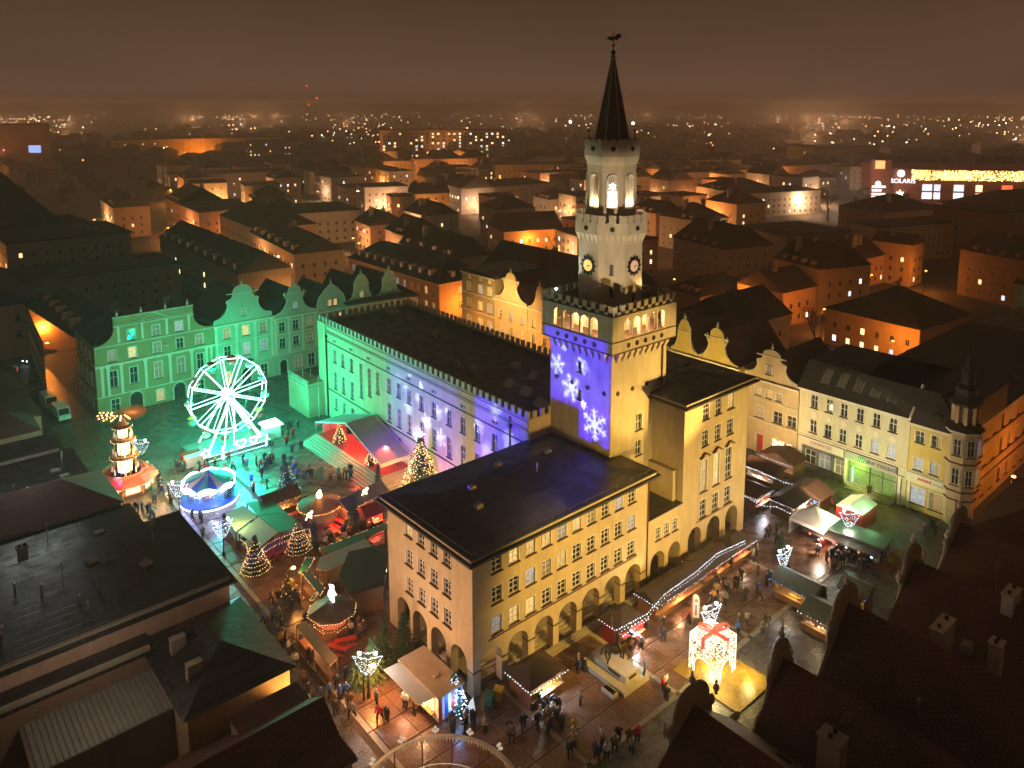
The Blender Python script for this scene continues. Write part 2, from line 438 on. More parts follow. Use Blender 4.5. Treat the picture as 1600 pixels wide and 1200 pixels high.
WC = {}
def win_mesh(w, h, nx, rows, surround, trim, arch=False):
    key = (round(w, 2), round(h, 2), nx, tuple(rows), surround, trim, arch)
    if key in WC: return WC[key]
    f = MB(); t = 0.07
    x0, x1 = -w / 2, w / 2
    f.box(x0, 0.1, 0, x0 + t, 0.17, h); f.box(x1 - t, 0.1, 0, x1, 0.17, h)
    f.box(x0 + t, 0.1, h - t, x1 - t, 0.17, h); f.box(x0 + t, 0.1, 0, x1 - t, 0.17, t)
    for k in range(1, nx):
        x = x0 + w * k / nx
        f.box(x - 0.04, 0.09, t, x + 0.04, 0.16, h - t)
    for r in rows:
        f.box(x0 + t, 0.095, h * r - 0.035, x1 - t, 0.165, h * r + 0.035)
    if surround:
        s = surround
        f.box(x0 - s, -0.05, 0.0, x0 + 0.002, 0.03, h + s); f.box(x1 - 0.002, -0.05, 0.0, x1 + s, 0.03, h + s)
        f.box(x0, -0.052, h - 0.002, x1, 0.03, h + s)
    fm = f.mesh('window', [M[trim]])
    p = MB(); p.box(x0, 0.17, 0, x1, 0.19, h); pm = {}
    for g in ('glass', 'glasslit', 'glasscool', 'glassdim', 'shoplight'):
        me = p.mesh('pane', [M[g]]); pm[g] = me
    s = MB(); s.box(x0 - 0.14, -0.2, -0.1, x1 + 0.14, 0.02, 0.0)
    sm = {'sill': s.mesh('sill', [M['sill']]), 'trim': s.mesh('sill', [M['trim']])}
    WC[key] = (fm, pm, sm)
    return WC[key]
def window(parent, x, y, z, rz, w, h, lit='glass', nx=2, rows=(0.62,), surround=0.1, trim='white', sill='sill', name='window'):
    fm, pm, sm = win_mesh(w, h, nx, rows, surround, trim)
    o = O(name, fm, parent=parent, loc=(x, y, z), rz=rz)
    O('pane', pm[lit], parent=o)
    if sill: O('sill', sm[sill], parent=o)
    return o
def rlit(p=0.12, c=0.25):
    r = random.random()
    return ('glasscool' if random.random() < c else 'glasslit') if r < p else ('glassdim' if r < p * 1.8 else 'glass')

# ------------------------------------------------------------------ the ground
g_ = MB(); S = 9000
for i in range(-3, 3):
    for j in range(-3, 3):
        g_.quad((i * S / 3, j * S / 3, 0), ((i + 1) * S / 3, j * S / 3, 0), ((i + 1) * S / 3, (j + 1) * S / 3, 0), (i * S / 3, (j + 1) * S / 3, 0))
M['ground'] = pmat('town_ground', (0.06, 0.052, 0.045), 0.8, 0.4, 0.05)
ground = tag(O('ground', g_, M['ground'], loc=(0, 0, -0.02)), kind='structure')
M['cobble'] = brick_mat('wet_cobbles', (0.16, 0.14, 0.12), (0.10, 0.09, 0.08), (0.03, 0.028, 0.025), 0.42, 0.30, 0.42, 0.9, 0.26, radians(8))
M['cobble2'] = brick_mat('wet_setts', (0.15, 0.12, 0.10), (0.11, 0.09, 0.075), (0.03, 0.025, 0.02), 0.5, 0.5, 0.4, 0.7, 0.24, radians(45))
c_ = MB(); c_.quad((-17, -24, 0), (68, -24, 0), (68, 97, 0), (-17, 97, 0))
tag(O('market_square_cobbles', c_, M['cobble'], loc=(0, 0, -0.014)), kind='structure')
M['asphalt'] = pmat('wet_asphalt', (0.045, 0.043, 0.042), 0.35, 0.3, 0.6, 0.4, 14)
def road(name, pts):
    r_ = MB(); r_.poly([(x, y, 0) for x, y in pts]); return tag(O(name, r_, M['asphalt'], loc=(0, 0, -0.010)), kind='structure')
road('west_street', [(-19, 97.5), (-10.5, 97.5), (-13.5, 260), (-24, 260)])
road('north_east_street', [(58, 97.5), (67.5, 97.5), (76, 250), (66, 250)])
road('east_street', [(68.5, -30), (68.5, -22), (180, -18), (180, -26)])
road('back_street', [(118, -60), (127, -60), (140, 200), (131, 200)])
# slab fields round the hall: separate slabs with open joints
M['slab'] = brick_mat('brown_paving_slab', (0.21, 0.11, 0.068), (0.17, 0.088, 0.055), (0.07, 0.04, 0.028), 0.72, 0.36, 0.42, 0.5, 0.2)
M['strip'] = pmat('pale_paving_strip', (0.34, 0.30, 0.23), 0.4, 0.2, 1.5, 0.2, 9, rand=0.12)
M['bed'] = pmat('joint_sand', (0.10, 0.06, 0.04), 0.8, 0.2, 3)
pv = MB()
for q in ((-10.2, -12.5, 60, 0), (-10.2, 0, 0, 62), (0, 14.5, 21, 62)):
    pv.quad((q[0], q[1], 0), (q[2], q[1], 0), (q[2], q[3], 0), (q[0], q[3], 0))
paving = tag(O('square_paving', pv, M['bed'], loc=(0, 0, -0.005)), kind='structure')
def slab_mesh(w, d, m, h=0.05):
    b = MB(); b.frus(0.01, 0.01, w - 0.01, d - 0.01, 0, h, 0.008); return b.mesh('paving_slab', [m])
sl = slab_mesh(2.9, 2.9, M['slab']); st = slab_mesh(2.9, 0.55, M['strip'], 0.056); st2 = slab_mesh(0.55, 2.9, M['strip'], 0.056)
def in_solid(x, y):
    return (0.4 < x < 44.5 and 0.4 < y < 14.6)
for i in range(22):
    x = -9.6 + 2.9 * i + 0.55 * (i // 4 + 1)
    for j in range(4):
        y = -12.0 + 2.95 * j
        if x > 57: continue
        O('paving_slab', sl, parent=paving, loc=(x, y, 0.0))
    O('kerb_stone', st, parent=paving, loc=(x, -12.55, 0.004))
for i in range(6):
    x = -9.6 + 12.15 * i
    for j in range(4): O('kerb_stone', st2, parent=paving, loc=(x, -12.0 + 2.95 * j, 0.004))
for j in range(20):
    y = -0.1 + 3.0 * j
    for i in range(3):
        O('paving_slab', sl, parent=paving, loc=(-9.0 + 2.95 * i, y, 0.0))
    O('kerb_stone', st2, parent=paving, loc=(-9.6, y, 0.004))
for j in range(15):
    for i in range(6):
        O('paving_slab', sl, parent=paving, loc=(0.4 + 2.95 * i, 15.2 + 3.0 * j, 0.0))

# ------------------------------------------------------------------ town hall
hall = thing('town_hall', 'pale town hall with battlemented clock tower, arcades and long crenellated wing', 'town hall', (0, 0, 0))
RX = -pi / 2
COLS = [2.3 + 2.16 * i for i in range(10)]
ROWS = [(5.4, 1.65), (8.5, 1.65), (11.65, 1.55)]
AR = [(0.92, 3.54), (4.34, 6.95), (7.79, 10.39), (11.17, 13.82), (14.61, 17.3), (18.03, 20.7), (21.5, 24.1)]
w_ = MB()
# wing A, south front
hs = [(x, x + 1.2, z, z + h) for x in COLS for z, h in ROWS] + [(a, b, 0, 4.13, 'arch', 0.9) for a, b in AR]
facade(w_, 25.3, 0, 13.8, hs)
# west front
WY = [9.85, 7.65, 5.45, 3.3]
AL = [(10.5, 12.9), (7.45, 10.0), (4.2, 6.75), (0.9, 3.45)]
w_.at(0, 14.5, 0, RX)
hs = [(14.5 - y - 1.15, 14.5 - y, z, z + h) for y in WY for z, h in ROWS] + [(14.5 - b, 14.5 - a, 0, 4.15, 'arch', 0.9) for a, b in AL]
facade(w_, 14.5, 0, 13.8, hs)
w_.at(25.3, 14.5, 0, pi); facade(w_, 25.3, 0, 13.8, [])
w_.at(25.3, 0, 0, pi / 2); facade(w_, 14.5, 0, 13.8, [])
w_.at()
# arcade floor, inner walls, ceiling

w_.quad((0.05, 0.05, 4.4), (25.2, 0.05, 4.4), (25.2, 14.4, 4.4), (0.05, 14.4, 4.4))
iw = MB(); iw.box(0.9, 4.4, 0, 25.2, 4.6, 4.39); iw.box(3.6, 4.6, 0, 3.8, 14.4, 4.39); O('arcade_inner_wall', iw, M['plaster_brown'], hall)  # plaster darker than the fronts: the arcade's shade is put into its colour
# pier backs so that the piers are solid
for a, b in zip([0] + [r[1] for r in AR], [r[0] for r in AR] + [25.3]): w_.box(a + 0.02, 0.3, 0, b - 0.02, 0.9, 4.3)
for a, b in zip([0.95] + [r[1] for r in AL[::-1]], [r[0] for r in AL[::-1]] + [14.5]):
    if b > a: w_.box(0.3, a + 0.02, 0, 0.9, b - 0.02, 4.3)
O('wall', w_, M['cream'], hall)
for x in COLS:
    for k, (z, h) in enumerate(ROWS):
        i = COLS.index(x)
        lit = {(2, 2): 'glasslit', (3, 2): 'glasslit', (4, 2): 'glasscool', (4, 1): 'glasslit', (0, 0): 'glasscool', (8, 2): 'glasscool'}.get((i, k), rlit(0.08))
        window(hall, x + 0.6, 0, z, 0, 1.2, h, lit, 2, (0.36, 0.7), 0.1)
for y in WY:
    for k, (z, h) in enumerate(ROWS):
        window(hall, 0, y + 0.575, z, RX, 1.15, h, 'glasslit' if (y == 9.85 and k == 2) else rlit(0.05), 2, (0.36, 0.7), 0.1)
s_ = MB()
for k in range(4): s_.box(0.9 if k else 0.0, 0.9 + 0.42 * k, 0.0, 25.2, 4.4, 0.17 * (k + 1))
for k in range(2): s_.box(4.0, -0.9 + 0.42 * k, 0.055, 25.2, 0.0, 0.055 + 0.12 * (k + 1))
for k in range(3): s_.box(0.95 + 0.4 * k, 0.95, 0, 3.6, 14.4, 0.15 * (k + 1) + 0.003)
O('steps', s_, M['stonelt'], hall)
sc = MB(); sc.box(1.9, -0.07, 4.93, 23.4, 0, 5.06); O('string_course', sc, M['sill'], hall)
sc = MB()
for a, b in zip([0] + [r[1] for r in AR], [r[0] for r in AR] + [25.3]): sc.box(a - 0.02, -0.06, 2.42, b + 0.02, 0.92, 2.54)
O('impost_band', sc, M['darkband'], hall)
def cornice(x0, y0, x1, y1, z, mat=True):
    b = MB(); e = 0.95; b.box(x0 - e, y0 - e, z, x1 + e, y1 + e, z + 0.22); O('cornice', b, M['darkband'], hall)
    b = MB(); e = 0.55; b.box(x0 - e, y0 - e, z + 0.22, x1 + e, y1 + e, z + 0.5); O('cornice_band', b, M['trim'], hall)
    b = MB(); e = 0.62; b.box(x0 - e, y0 - e, z + 0.5, x1 + e, y1 + e, z + 0.62); b.frus(x0 - e, y0 - e, x1 + e, y1 + e, z + 0.62, z + 1.05, 4.5)
    O('roof', b, M['roofdark'], hall)
cornice(0, 0, 25.3, 14.5, 13.8)
for x, y in ((7, 9), (12.5, 11.2), (15, 7.5), (19, 10), (5.2, 5.6)):
    b = MB(); b.box(-.4, -.3, 14.6, .4, .3, 15.35) if x != 15 else b.tube((0, 0, 14.5), (0, 0, 15.9), .08, 6); O('roof_vent', b, M['stone'], hall, (x, y, 0))
b = MB(); b.path([(-.3, -.3, 14.75), (25.5, -.3, 14.75)], .025, 4); b.path([(-.3, -.3, 14.75), (-.3, 14.7, 14.75)], .025, 4)
for k in range(11): b.path([(2.4 * k + .3, -.3, 14.4), (2.4 * k + .3, -.3, 14.78)], .02, 3)
O('lightning_wire', b, M['metal'], hall)
b = MB(); b.tube((25.1, -.12, .2), (25.1, -.12, 13.8), .08, 6); O('drain_pipe', b, M['sill'], hall)
b = MB(); b.tube((33.0, 4.55, 8.5), (33.0, 4.55, 27), .1, 6); O('drain_pipe', b, M['sill'], hall)
# connecting arcade
w_ = MB().at(25.3, 0.02, 0)
facade(w_, 6.3, 0, 8.3, [(0.6, 3.2, 0, 3.9, 'arch', 0.9), (3.9, 6.15, 0, 3.9, 'arch', 0.9), (1.4, 2.3, 5.4, 6.9), (2.95, 3.85, 5.4, 6.9), (4.5, 5.4, 5.4, 6.9)])
w_.at(); w_.box(25.4, 4.4, 0, 31.5, 4.6, 8.2); w_.quad((25.4, 0.1, 4.4), (31.5, 0.1, 4.4), (31.5, 4.6, 4.4), (25.4, 4.6, 4.4))
O('wall', w_, M['cream'], hall)
for x in (27.15, 28.7, 30.25): window(hall, x, 0.02, 5.4, 0, 0.9, 1.5, 'glass', 2, (0.4, 0.7), 0.1)
b = MB(); b.box(25.3, -0.1, 8.3, 31.65, 4.7, 8.42); O('terrace_roof', b, M['roofdark'], hall)
b = MB(); b.box(26.0, 2.6, 8.42, 27.4, 4.0, 9.1); b.box(27.7, 3.0, 8.42, 28.4, 4.0, 9.0); O('roof_unit', b, M['stone'], hall)
# east block
CC = [(35.0, 36.5), (37.6, 39.1), (40.2, 41.8)]
w_ = MB().at(31.6, 0.0, 0)
hs = [(a - 31.6, b - 31.6, z0, z1) for a, b in CC for z0, z1 in ((5.0, 7.4), (8.3, 12.6), (14.15, 16.35), (17.5, 19.65))]
hs = [(h[0] + .15, h[1] - .15, h[2] + .1, h[3] - .1) for h in hs] + [(1.4, 4.0, 0, 4.25, 'arch', 0.9), (5.2, 7.95, 0, 4.25, 'arch', 0.9), (9.2, 11.9, 0, 4.25, 'arch', 0.9)]
facade(w_, 13.4, 0, 20.2, hs)
w_.at(31.6, 15, 0, RX); facade(w_, 15, 0, 20.2, [])
w_.at(45, 0, 0, pi / 2); facade(w_, 15, 0, 20.2, [])
w_.at(45, 15, 0, pi); facade(w_, 13.4, 0, 20.2, [])
w_.at(); w_.box(31.8, 4.4, 0, 44.8, 4.6, 4.4)
w_.box(30.9, 0.9, 8.3, 31.59, 4.7, 12.2)
O('wall', w_, M['cream'], hall)
for a, b_ in CC:
    for z0, z1 in ((5.0, 7.4), (8.3, 12.6), (14.15, 16.35), (17.5, 19.65)):
        tall = z1 - z0 > 3
        window(hall, (a + b_) / 2, 0, z0 + .1, 0, b_ - a - .3, z1 - z0 - .2, 'glasslit' if tall and a < 37.7 else rlit(0.05), 2, (0.2, 0.45, 0.7) if tall else (0.35, 0.7), 0.12)
        if tall:
            hb = MB(); n = 8; c = 0
            pts = [(-1.0, 0), (-0.6, 0.12), (-0.3, 0.42), (0, 0.5), (0.3, 0.42), (0.6, 0.12), (1.0, 0)]
            hb.xzprism([(x, z) for x, z in pts] + [(x * 0.95, z - 0.12) for x, z in reversed(pts)], -0.35, 0.0)
            O('window_hood', hb, M['sill'], hall, ((a + b_) / 2, 0, z1 + 0.35))
sc = MB(); sc.box(34.6, -0.07, 4.68, 42.3, 0, 4.8); O('string_course', sc, M['sill'], hall)
cornice(31.6, 0, 45, 15, 20.2)
for x, y in ((36, 9), (38.5, 6), (37, 12), (41, 7.5), (34.5, 11)):
    b = MB(); b.box(-0.9, -0.5, 0, 0.9, 0.5, 0.3); O('skylight', b, M['glass'], hall, (x, y, 21.2))
# tower shaft
TX0, TX1, TY0, TY1 = 23.9, 33.9, 4.7, 14.7
w_ = MB().at(TX0, TY0, 0)
facade(w_, 10, 0, 27.3, [(4.5, 5.6, 16.7, 18.7), (4.5, 5.6, 13.5, 15.4)])
w_.at(TX0, TY1, 0, RX); facade(w_, 10, 0, 27.3, [(4.75, 5.3, 23.7, 25.0), (4.75, 5.3, 20.3, 21.5)])
w_.at(TX1, TY0, 0, pi / 2); facade(w_, 10, 0, 27.3, [])
w_.at(TX1, TY1, 0, pi); facade(w_, 10, 0, 27.3, [])
E_ = 0.75
for ox, oy, rz in ((TX0 - E_, TY0 - E_, 0), (TX0 - E_, TY1 + E_, RX), (TX1 + E_, TY0 - E_, pi / 2), (TX1 + E_, TY1 + E_, pi)):
    w_.at(ox, oy, 0, rz)
    facade(w_, 11.5, 27.3, 31.7, [(2.05 + 1.49 * i, 3.3 + 1.49 * i, 28.85, 31.1, 'arch', 0.45) for i in range(5)])
w_.at()
for z in (27.3, 28.65, 31.3): w_.quad((TX0 - E_, TY0 - E_, z), (TX1 + E_, TY0 - E_, z), (TX1 + E_, TY1 + E_, z), (TX0 - E_, TY1 + E_, z))
w_.box(TX0 + 1.8, TY0 + 1.8, 28.65, TX1 - 1.8, TY1 - 1.8, 31.3)
O('tower_wall', w_, M['cream2'], hall)
for z in (16.7, 13.5): window(hall, TX0 + 5.05, TY0, z, 0, 1.1, 2.0 if z > 16 else 1.9, 'glass', 2, (0.5,), 0.08)
for z in (23.7, 20.3): window(hall, TX0, TY1 - 5.02, z, RX, 0.55, 1.25, 'glass', 1, (0.5,), 0.0, 'black')
for z, e, t in ((27.22, 0.09, 0.1), (28.6, 0.08, 0.09), (31.62, 0.09, 0.09)):
    b = MB(); b.box(TX0 - E_ - e, TY0 - E_ - e, z, TX1 + E_ + e, TY1 + E_ + e, z + t); O('string_course', b, M['sill'], hall)
ch = MB(); ch.lathe([(0.0, -0.01), (0.2, -0.01), (0.24, 0.06), (0.15, 0.09)], 10, cap=False)
hole = MB()
for k in range(10): hole.poly([(0, 0, 0), (0.22 * cos(2 * pi * k / 10), 0, 0.22 * sin(2 * pi * k / 10)), (0.22 * cos(2 * pi * (k + 1) / 10), 0, 0.22 * sin(2 * pi * (k + 1) / 10))])
hm = MB(); n = 10
hm.raw([(r * cos(2 * pi * k / n), y, r * sin(2 * pi * k / n)) for r, y in ((0.3, 0.0), (0.3, -0.06), (0.24, -0.06), (0.24, -0.03)) for k in range(n)],
       [(j * n + k, j * n + (k + 1) % n, (j + 1) * n + (k + 1) % n, (j + 1) * n + k) for j in range(3) for k in range(n)] + [tuple(range(3 * n, 4 * n))])
hm = hm.mesh('port_hole', [M['black']])
cb = MB(); cb.xzprism([(-0.34, 0), (0.34, 0), (0.34, -0.35), (0.0, -1.25), (-0.34, -0.35)], -0.02, 0.35)
cb = MB(); cb.raw([(-0.34, -0.75, 0), (0.34, -0.75, 0), (0.34, 0, 0), (-0.34, 0, 0), (-0.34, -0.7, -0.4), (0.34, -0.7, -0.4), (0.0, 0, -1.5)],
                  [(0, 1, 2, 3), (0, 4, 5, 1), (4, 6, 5), (0, 3, 6, 4), (1, 5, 6, 2)])
cbm = cb.mesh('corbel', [M['cream2']])
ml = MB(); ml.box(-0.36, 0, 0, 0.36, 0.3, 1.05); ml.box(-0.42, -0.05, 1.05, 0.42, 0.35, 1.13)
mlm = ml.mesh('merlon', [M['cream2']])
for (ox, oy, rz, ex, ey) in ((TX0, TY0, 0, 1, 0), (TX0, TY1, RX, 0, -1), (TX1, TY0, pi / 2, 0, 1), (TX1, TY1, pi, -1, 0)):
    nx_, ny_ = sin(rz), -cos(rz)  # outward
    for k in range(9):
        d = 0.8 + 8.4 * k / 8
        O('corbel', cbm, parent=hall, loc=(ox + ex * d, oy + ey * d, 27.3), rz=rz)
    for k in range(5):
        d = 2.0 + 1.5 * k
        O('port_hole', hm, parent=hall, loc=(ox + ex * d + nx_ * E_, oy + ey * d + ny_ * E_, 27.95), rz=rz)
    for k in range(4):
        d = 1.15 + 2.6 * k
        O('port_hole', hm, parent=hall, loc=(ox + ex * d, oy + ey * d, 22.15), rz=rz)
    for k in range(9):
        d = -0.39 + 1.348 * k
        O('merlon', mlm, parent=hall, loc=(ox + ex * d + nx_ * E_, oy + ey * d + ny_ * E_, 31.72), rz=rz)
b = MB(); b.box(TX0 - E_, TY0 - E_, 31.7, TX1 + E_, TY1 + E_, 31.75); O('tower_platform', b, M['roofdark'], hall)
for ox, oy, ex, ey, l in ((TX0 - E_, TY0 - E_, 1, 0, 11.5), (TX0 - E_, TY0 - E_, 0, 1, 11.5), (TX0 - E_, TY1 + E_ - .3, 1, 0, 11.5), (TX1 + E_ - .3, TY0 - E_, 0, 1, 11.5)):
    b = MB(); b.box(ox, oy, 31.7, ox + (l if ex else 0.3), oy + (l if ey else 0.3), 32.1); O('parapet', b, M['cream2'], hall)
for x, y in ((26.5, 5.1), (31.0, 5.1), (24.5, 7.4), (24.5, 12), (28.9, 14.5), (33.6, 9.7)):
    lamp('gallery_lamp', 'POINT', (x, y, 30.6), 900, (1.0, 0.62, 0.28), size=0.2, parent=hall)
# octagon
OX, OY = 28.9, 9.7
def octo(b, ap0, z0, ap1, z1, cap=True): b.lathe([(ap0 / cos(pi / 8), z0), (ap1 / cos(pi / 8), z1)], 8, OX, OY, 0, pi / 8, cap)
b = MB(); octo(b, 3.75, 31.7, 3.7, 40.3); O('tower_drum', b, M['cream2'], hall)
b = MB(); octo(b, 4.2, 40.3, 4.2, 41.7); O('drum_parapet', b, M['cream2'], hall)
mm_ = MB(); mm_.box(-0.42, 0, 0, 0.42, 0.25, 0.85); mm_ = mm_.mesh('merlon', [M['cream2']])
c2 = MB(); c2.raw([(-0.22, -0.48, 0), (0.22, -0.48, 0), (0.22, 0, 0), (-0.22, 0, 0), (0, 0, -1.15)], [(0, 1, 2, 3), (0, 4, 1), (0, 3, 4), (1, 4, 2)])
c2 = c2.mesh('corbel', [M['cream2']])
for k in range(8):
    a = k * pi / 4
    n_ = Vector((cos(a), sin(a), 0)); t_ = Vector((-sin(a), cos(a), 0)); rz = a + pi / 2
    for d in (-1.2, 0, 1.2):
        p = Vector((OX, OY, 41.7)) + n_ * 4.2 + t_ * d; O('merlon', mm_, parent=hall, loc=p, rz=rz)
    for d in (-1.35, -0.68, 0, 0.68, 1.35):
        p = Vector((OX, OY, 40.3)) + n_ * 3.72 + t_ * d; O('corbel', c2, parent=hall, loc=p, rz=rz)
    p = Vector((OX, OY, 41.0)) + n_ * 4.2; O('port_hole', hm, parent=hall, loc=p, rz=rz)
# belfry with eight lit niches
w_ = MB()
side = 2 * 2.85 * math.tan(pi / 8)
for k in range(8):
    a = k * pi / 4
    c = Vector((OX, OY, 0)) + Vector((cos(a), sin(a), 0)) * 2.85 - Vector((-sin(a), cos(a), 0)) * side / 2
    w_.at(c.x, c.y, 0, a + pi / 2); facade(w_, side, 41.7, 48.7, [(0.55, side - 0.55, 43.4, 47.2, 'arch', 0.6)])
w_.at(); octo(w_, 2.2, 42, 2.2, 48.6)
O('belfry_wall', w_, M['cream2'], hall)
fr = MB()
for k in range(8):
    a = k * pi / 4
    c = Vector((OX, OY, 0)) + Vector((cos(a), sin(a), 0)) * 2.85
    fr.at(c.x, c.y, 0, a + pi / 2); r = side / 2 - 0.5; n = 10
    pts = [(-r, 43.3)] + [(-r * cos(pi * q / n), 47.2 - 0.6 + 0.6 * sin(pi * q / n) * 1.1) for q in range(n + 1)] + [(r, 43.3)]
    for (x1, z1), (x2, z2) in zip(pts[:-1], pts[1:]): fr.tube((x1, -0.03, z1), (x2, -0.03, z2), 0.09, 4)
    fr.tube((-r, -0.03, 43.3), (r, -0.03, 43.3), 0.09, 4)
fr.at()
O('niche_surround', fr, M['trim'], hall)
for k in range(8):
    a = k * pi / 4
    lamp('niche_lamp', 'POINT', (OX + 2.55 * cos(a), OY + 2.55 * sin(a), 43.8), 210, (1.0, 0.74, 0.5), size=0.1, parent=hall)
# lit figure in the niche towards the camera
fg = MB(); fg.box(-0.4, -0.3, 0, -0.28, -0.15, 1.7); fg.box(0.28, -0.3, 0, 0.4, -0.15, 1.7); fg.box(-0.5, -0.35, 1.5, 0.5, -0.1, 1.75); fg.box(-0.15, -0.3, 0.4, 0.15, -0.1, 1.4)
for k in range(6): fg.tube((0, -0.2, 2.3), (0.45 * cos(k * pi / 3 + .5), -0.2, 2.3 + 0.45 * sin(k * pi / 3 + .5)), 0.07, 4)
a = -3 * pi / 4
O('niche_star_ornament', fg, emat('niche_led', (0.95, 0.97, 1.0), 3.0), hall, (OX + 2.62 * cos(a), OY + 2.62 * sin(a), 43.5), a + pi / 2)
b = MB(); octo(b, 2.85, 48.3, 3.22, 49.3); octo(b, 3.22, 49.3, 3.22, 50.9)
side = 2 * 3.22 * math.tan(pi / 8)
for k in range(8):
    a = k * pi / 4; n_ = Vector((cos(a), sin(a), 0)); t_ = Vector((-sin(a), cos(a), 0))
    for q in (-0.66, 0, 0.66):
        pts = [(q * 1.33 - 0.42, 0), (q * 1.33 - 0.38, 0.2), (q * 1.33 - 0.2, 0.38), (q * 1.33, 0.44), (q * 1.33 + 0.2, 0.38), (q * 1.33 + 0.38, 0.2), (q * 1.33 + 0.42, 0)]
        c = Vector((OX, OY, 50.9)) + n_ * 3.2
        b.at(c.x, c.y, c.z, a + pi / 2); b.xzprism(pts, 0, 0.25)
b.at()
O('belfry_crown', b, M['cream2'], hall)
for k in range(8):
    a = k * pi / 4; p = Vector((OX, OY, 50.2)) + Vector((cos(a), sin(a), 0)) * 3.22; O('port_hole', hm, parent=hall, loc=p, rz=a + pi / 2)
M['spire'] = pmat('dark_copper_spire', (0.085, 0.055, 0.045), 0.55, 0.25, 1.2, 0.3, 8)
b = MB(); b.lathe([(2.35, 50.9), (2.1, 51.4), (0.16, 60.8), (0.03, 61.0)], 8, OX, OY, 0, pi / 8); O('spire', b, M['spire'], hall)
b = MB()
for k in range(8):
    a = pi / 8 + k * pi / 4; b.tube((OX + 2.13 * cos(a), OY + 2.13 * sin(a), 51.4), (OX + .16 * cos(a), OY + .16 * sin(a), 60.8), 0.06, 4)
O('spire_ridge', b, M['metal'], hall)
b = MB(); b.tube((OX, OY, 60.7), (OX, OY, 63.7), 0.05, 6); b.ball((OX, OY, 61.3), 0.3, 8, 5); b.lathe([(0.12, 0), (0.42, 0.12), (0.1, 0.3)], 8, OX, OY, 60.7); b.ball((OX, OY, 62.1), 0.17, 8, 5)
O('vane_pole', b, M['black'], hall)
# weather vane: an eagle-like plate
b = MB(); b.at(OX, OY, 62.9, -pi / 4)
b.xzprism([(-0.7, -0.05), (-0.55, 0.3), (-0.3, 0.1), (-0.25, 0.35), (0.05, 0.1), (0.35, 0.5), (0.7, 0.55), (0.95, 0.3), (0.8, 0.2), (0.9, 0.0), (0.6, 0.05), (0.45, -0.25), (0.1, -0.1), (-0.2, -0.3)], -0.05, 0.05)
b.tube((-0.9, 0, -0.0), (-0.4, 0, 0.0), 0.06, 4)
O('weather_vane', b, M['black'], hall)
b = MB()
for k in range(8):
    a = k * pi / 4 + 0.3
    b.tube((OX + 2.9 * cos(a), OY + 2.9 * sin(a), 51.2), (OX + 2.9 * cos(a), OY + 2.9 * sin(a), 52.4 - 0.5 * (k % 3)), 0.05, 4)
    b.ball((OX + 2.9 * cos(a), OY + 2.9 * sin(a), 52.2 - 0.5 * (k % 3)), 0.13, 5, 3)
O('spire_base_spikes', b, M['black'], hall)
# clocks
for a in (pi, -pi / 2, 0, pi / 2):
    c = Vector((OX, OY, 36.5)) + Vector((cos(a), sin(a), 0)) * 3.78; rz = a + pi / 2
    b = MB(); n = 24
    pts = [(0.02 + (0.95 if k % 2 else 1.28) * cos(2 * pi * k / n), (0.95 if k % 2 else 1.28) * sin(2 * pi * k / n)) for k in range(n)]
    b.xzprism(pts, -0.06, 0.0); ck = O('clock', b, M['black'], hall, c, rz)
    b = MB(); b.xzprism([(0.68 * cos(2 * pi * k / 20), 0.68 * sin(2 * pi * k / 20)) for k in range(20)], -0.1, -0.05)
    O('clock_face', b, emat('clock_glow', (1.0, 0.6, 0.15) if a == pi else (1.0, 0.5, 0.25), 1.3 if a == pi else 0.7), ck)
    b = MB(); b.box(-0.05, -0.13, -0.05, 0.42, -0.11, 0.05); b.box(-0.04, -0.13, -0.32, 0.04, -0.112, 0.04)
    for k in range(12): b.box(0.56 * cos(k * pi / 6) - 0.03, -0.12, 0.56 * sin(k * pi / 6) - 0.03, 0.56 * cos(k * pi / 6) + 0.03, -0.102, 0.56 * sin(k * pi / 6) + 0.03)
    O('clock_hands', b, M['black'], ck)
for a, zs in ((-3 * pi / 4, (35.6, 33.0)), (-pi / 2, (32.0,)), ):
    for z in zs:
        c = Vector((OX, OY, z)) + Vector((cos(a), sin(a), 0)) * 3.76
        b = MB(); b.box(-0.22, -0.04, 0, 0.22, 0.02, 1.2); b.box(-0.3, -0.1, -0.1, 0.3, 0.02, 0.0); O('slit_window', b, M['black'], hall, c, a + pi / 2)
b = MB(); b.ball((0, 0, 0), 0.16, 8, 5)
O('roof_spot_lamp', b, M['lampwhite'], hall, (24.0, 13.9, 33.05))

# long west wing B
NWc, SWc = Vector((21.9, 72.8, 0)), Vector((20.3, 14.7, 0))
BL = (NWc - SWc).length; BR = math.atan2((SWc - NWc).y, (SWc - NWc).x)
BD = 18.7
Bx = [66.6, 63.6, 60.5, 48.2, 45.3, 42.3, 38.9, 35.6, 31.8, 28.5, 25.2, 21.5]
w_ = MB().at(NWc.x, NWc.y, 0, BR)
hs = []
for y in Bx:
    x = 72.8 - y; hs += [(x - .55, x + .55, 10.75, 13.0), (x - .55, x + .55, 6.0, 8.95)]
for y, zb in ((57.2, 7.2), (54.4, 8.3), (51.7, 9.5)): x = 72.8 - y; hs.append((x - .5, x + .5, zb, 13.0))
for y in (66.6, 63.6, 60.5, 57.2, 54.4, 51.7, 45.3, 38.9, 31.8): x = 72.8 - y; hs.append((x - .5, x + .5, 2.2, 4.3))
VT = [66.6, 60.6, 54.6, 48.3, 42.3, 35.6, 28.5, 21.5]
for y in VT: x = 72.8 - y; hs.append((x - .55, x + .55, 14.3, 14.8))
facade(w_, BL, 0, 17.1, hs)
for ox, l, rr in ((0, BD, 1), ):
    pass
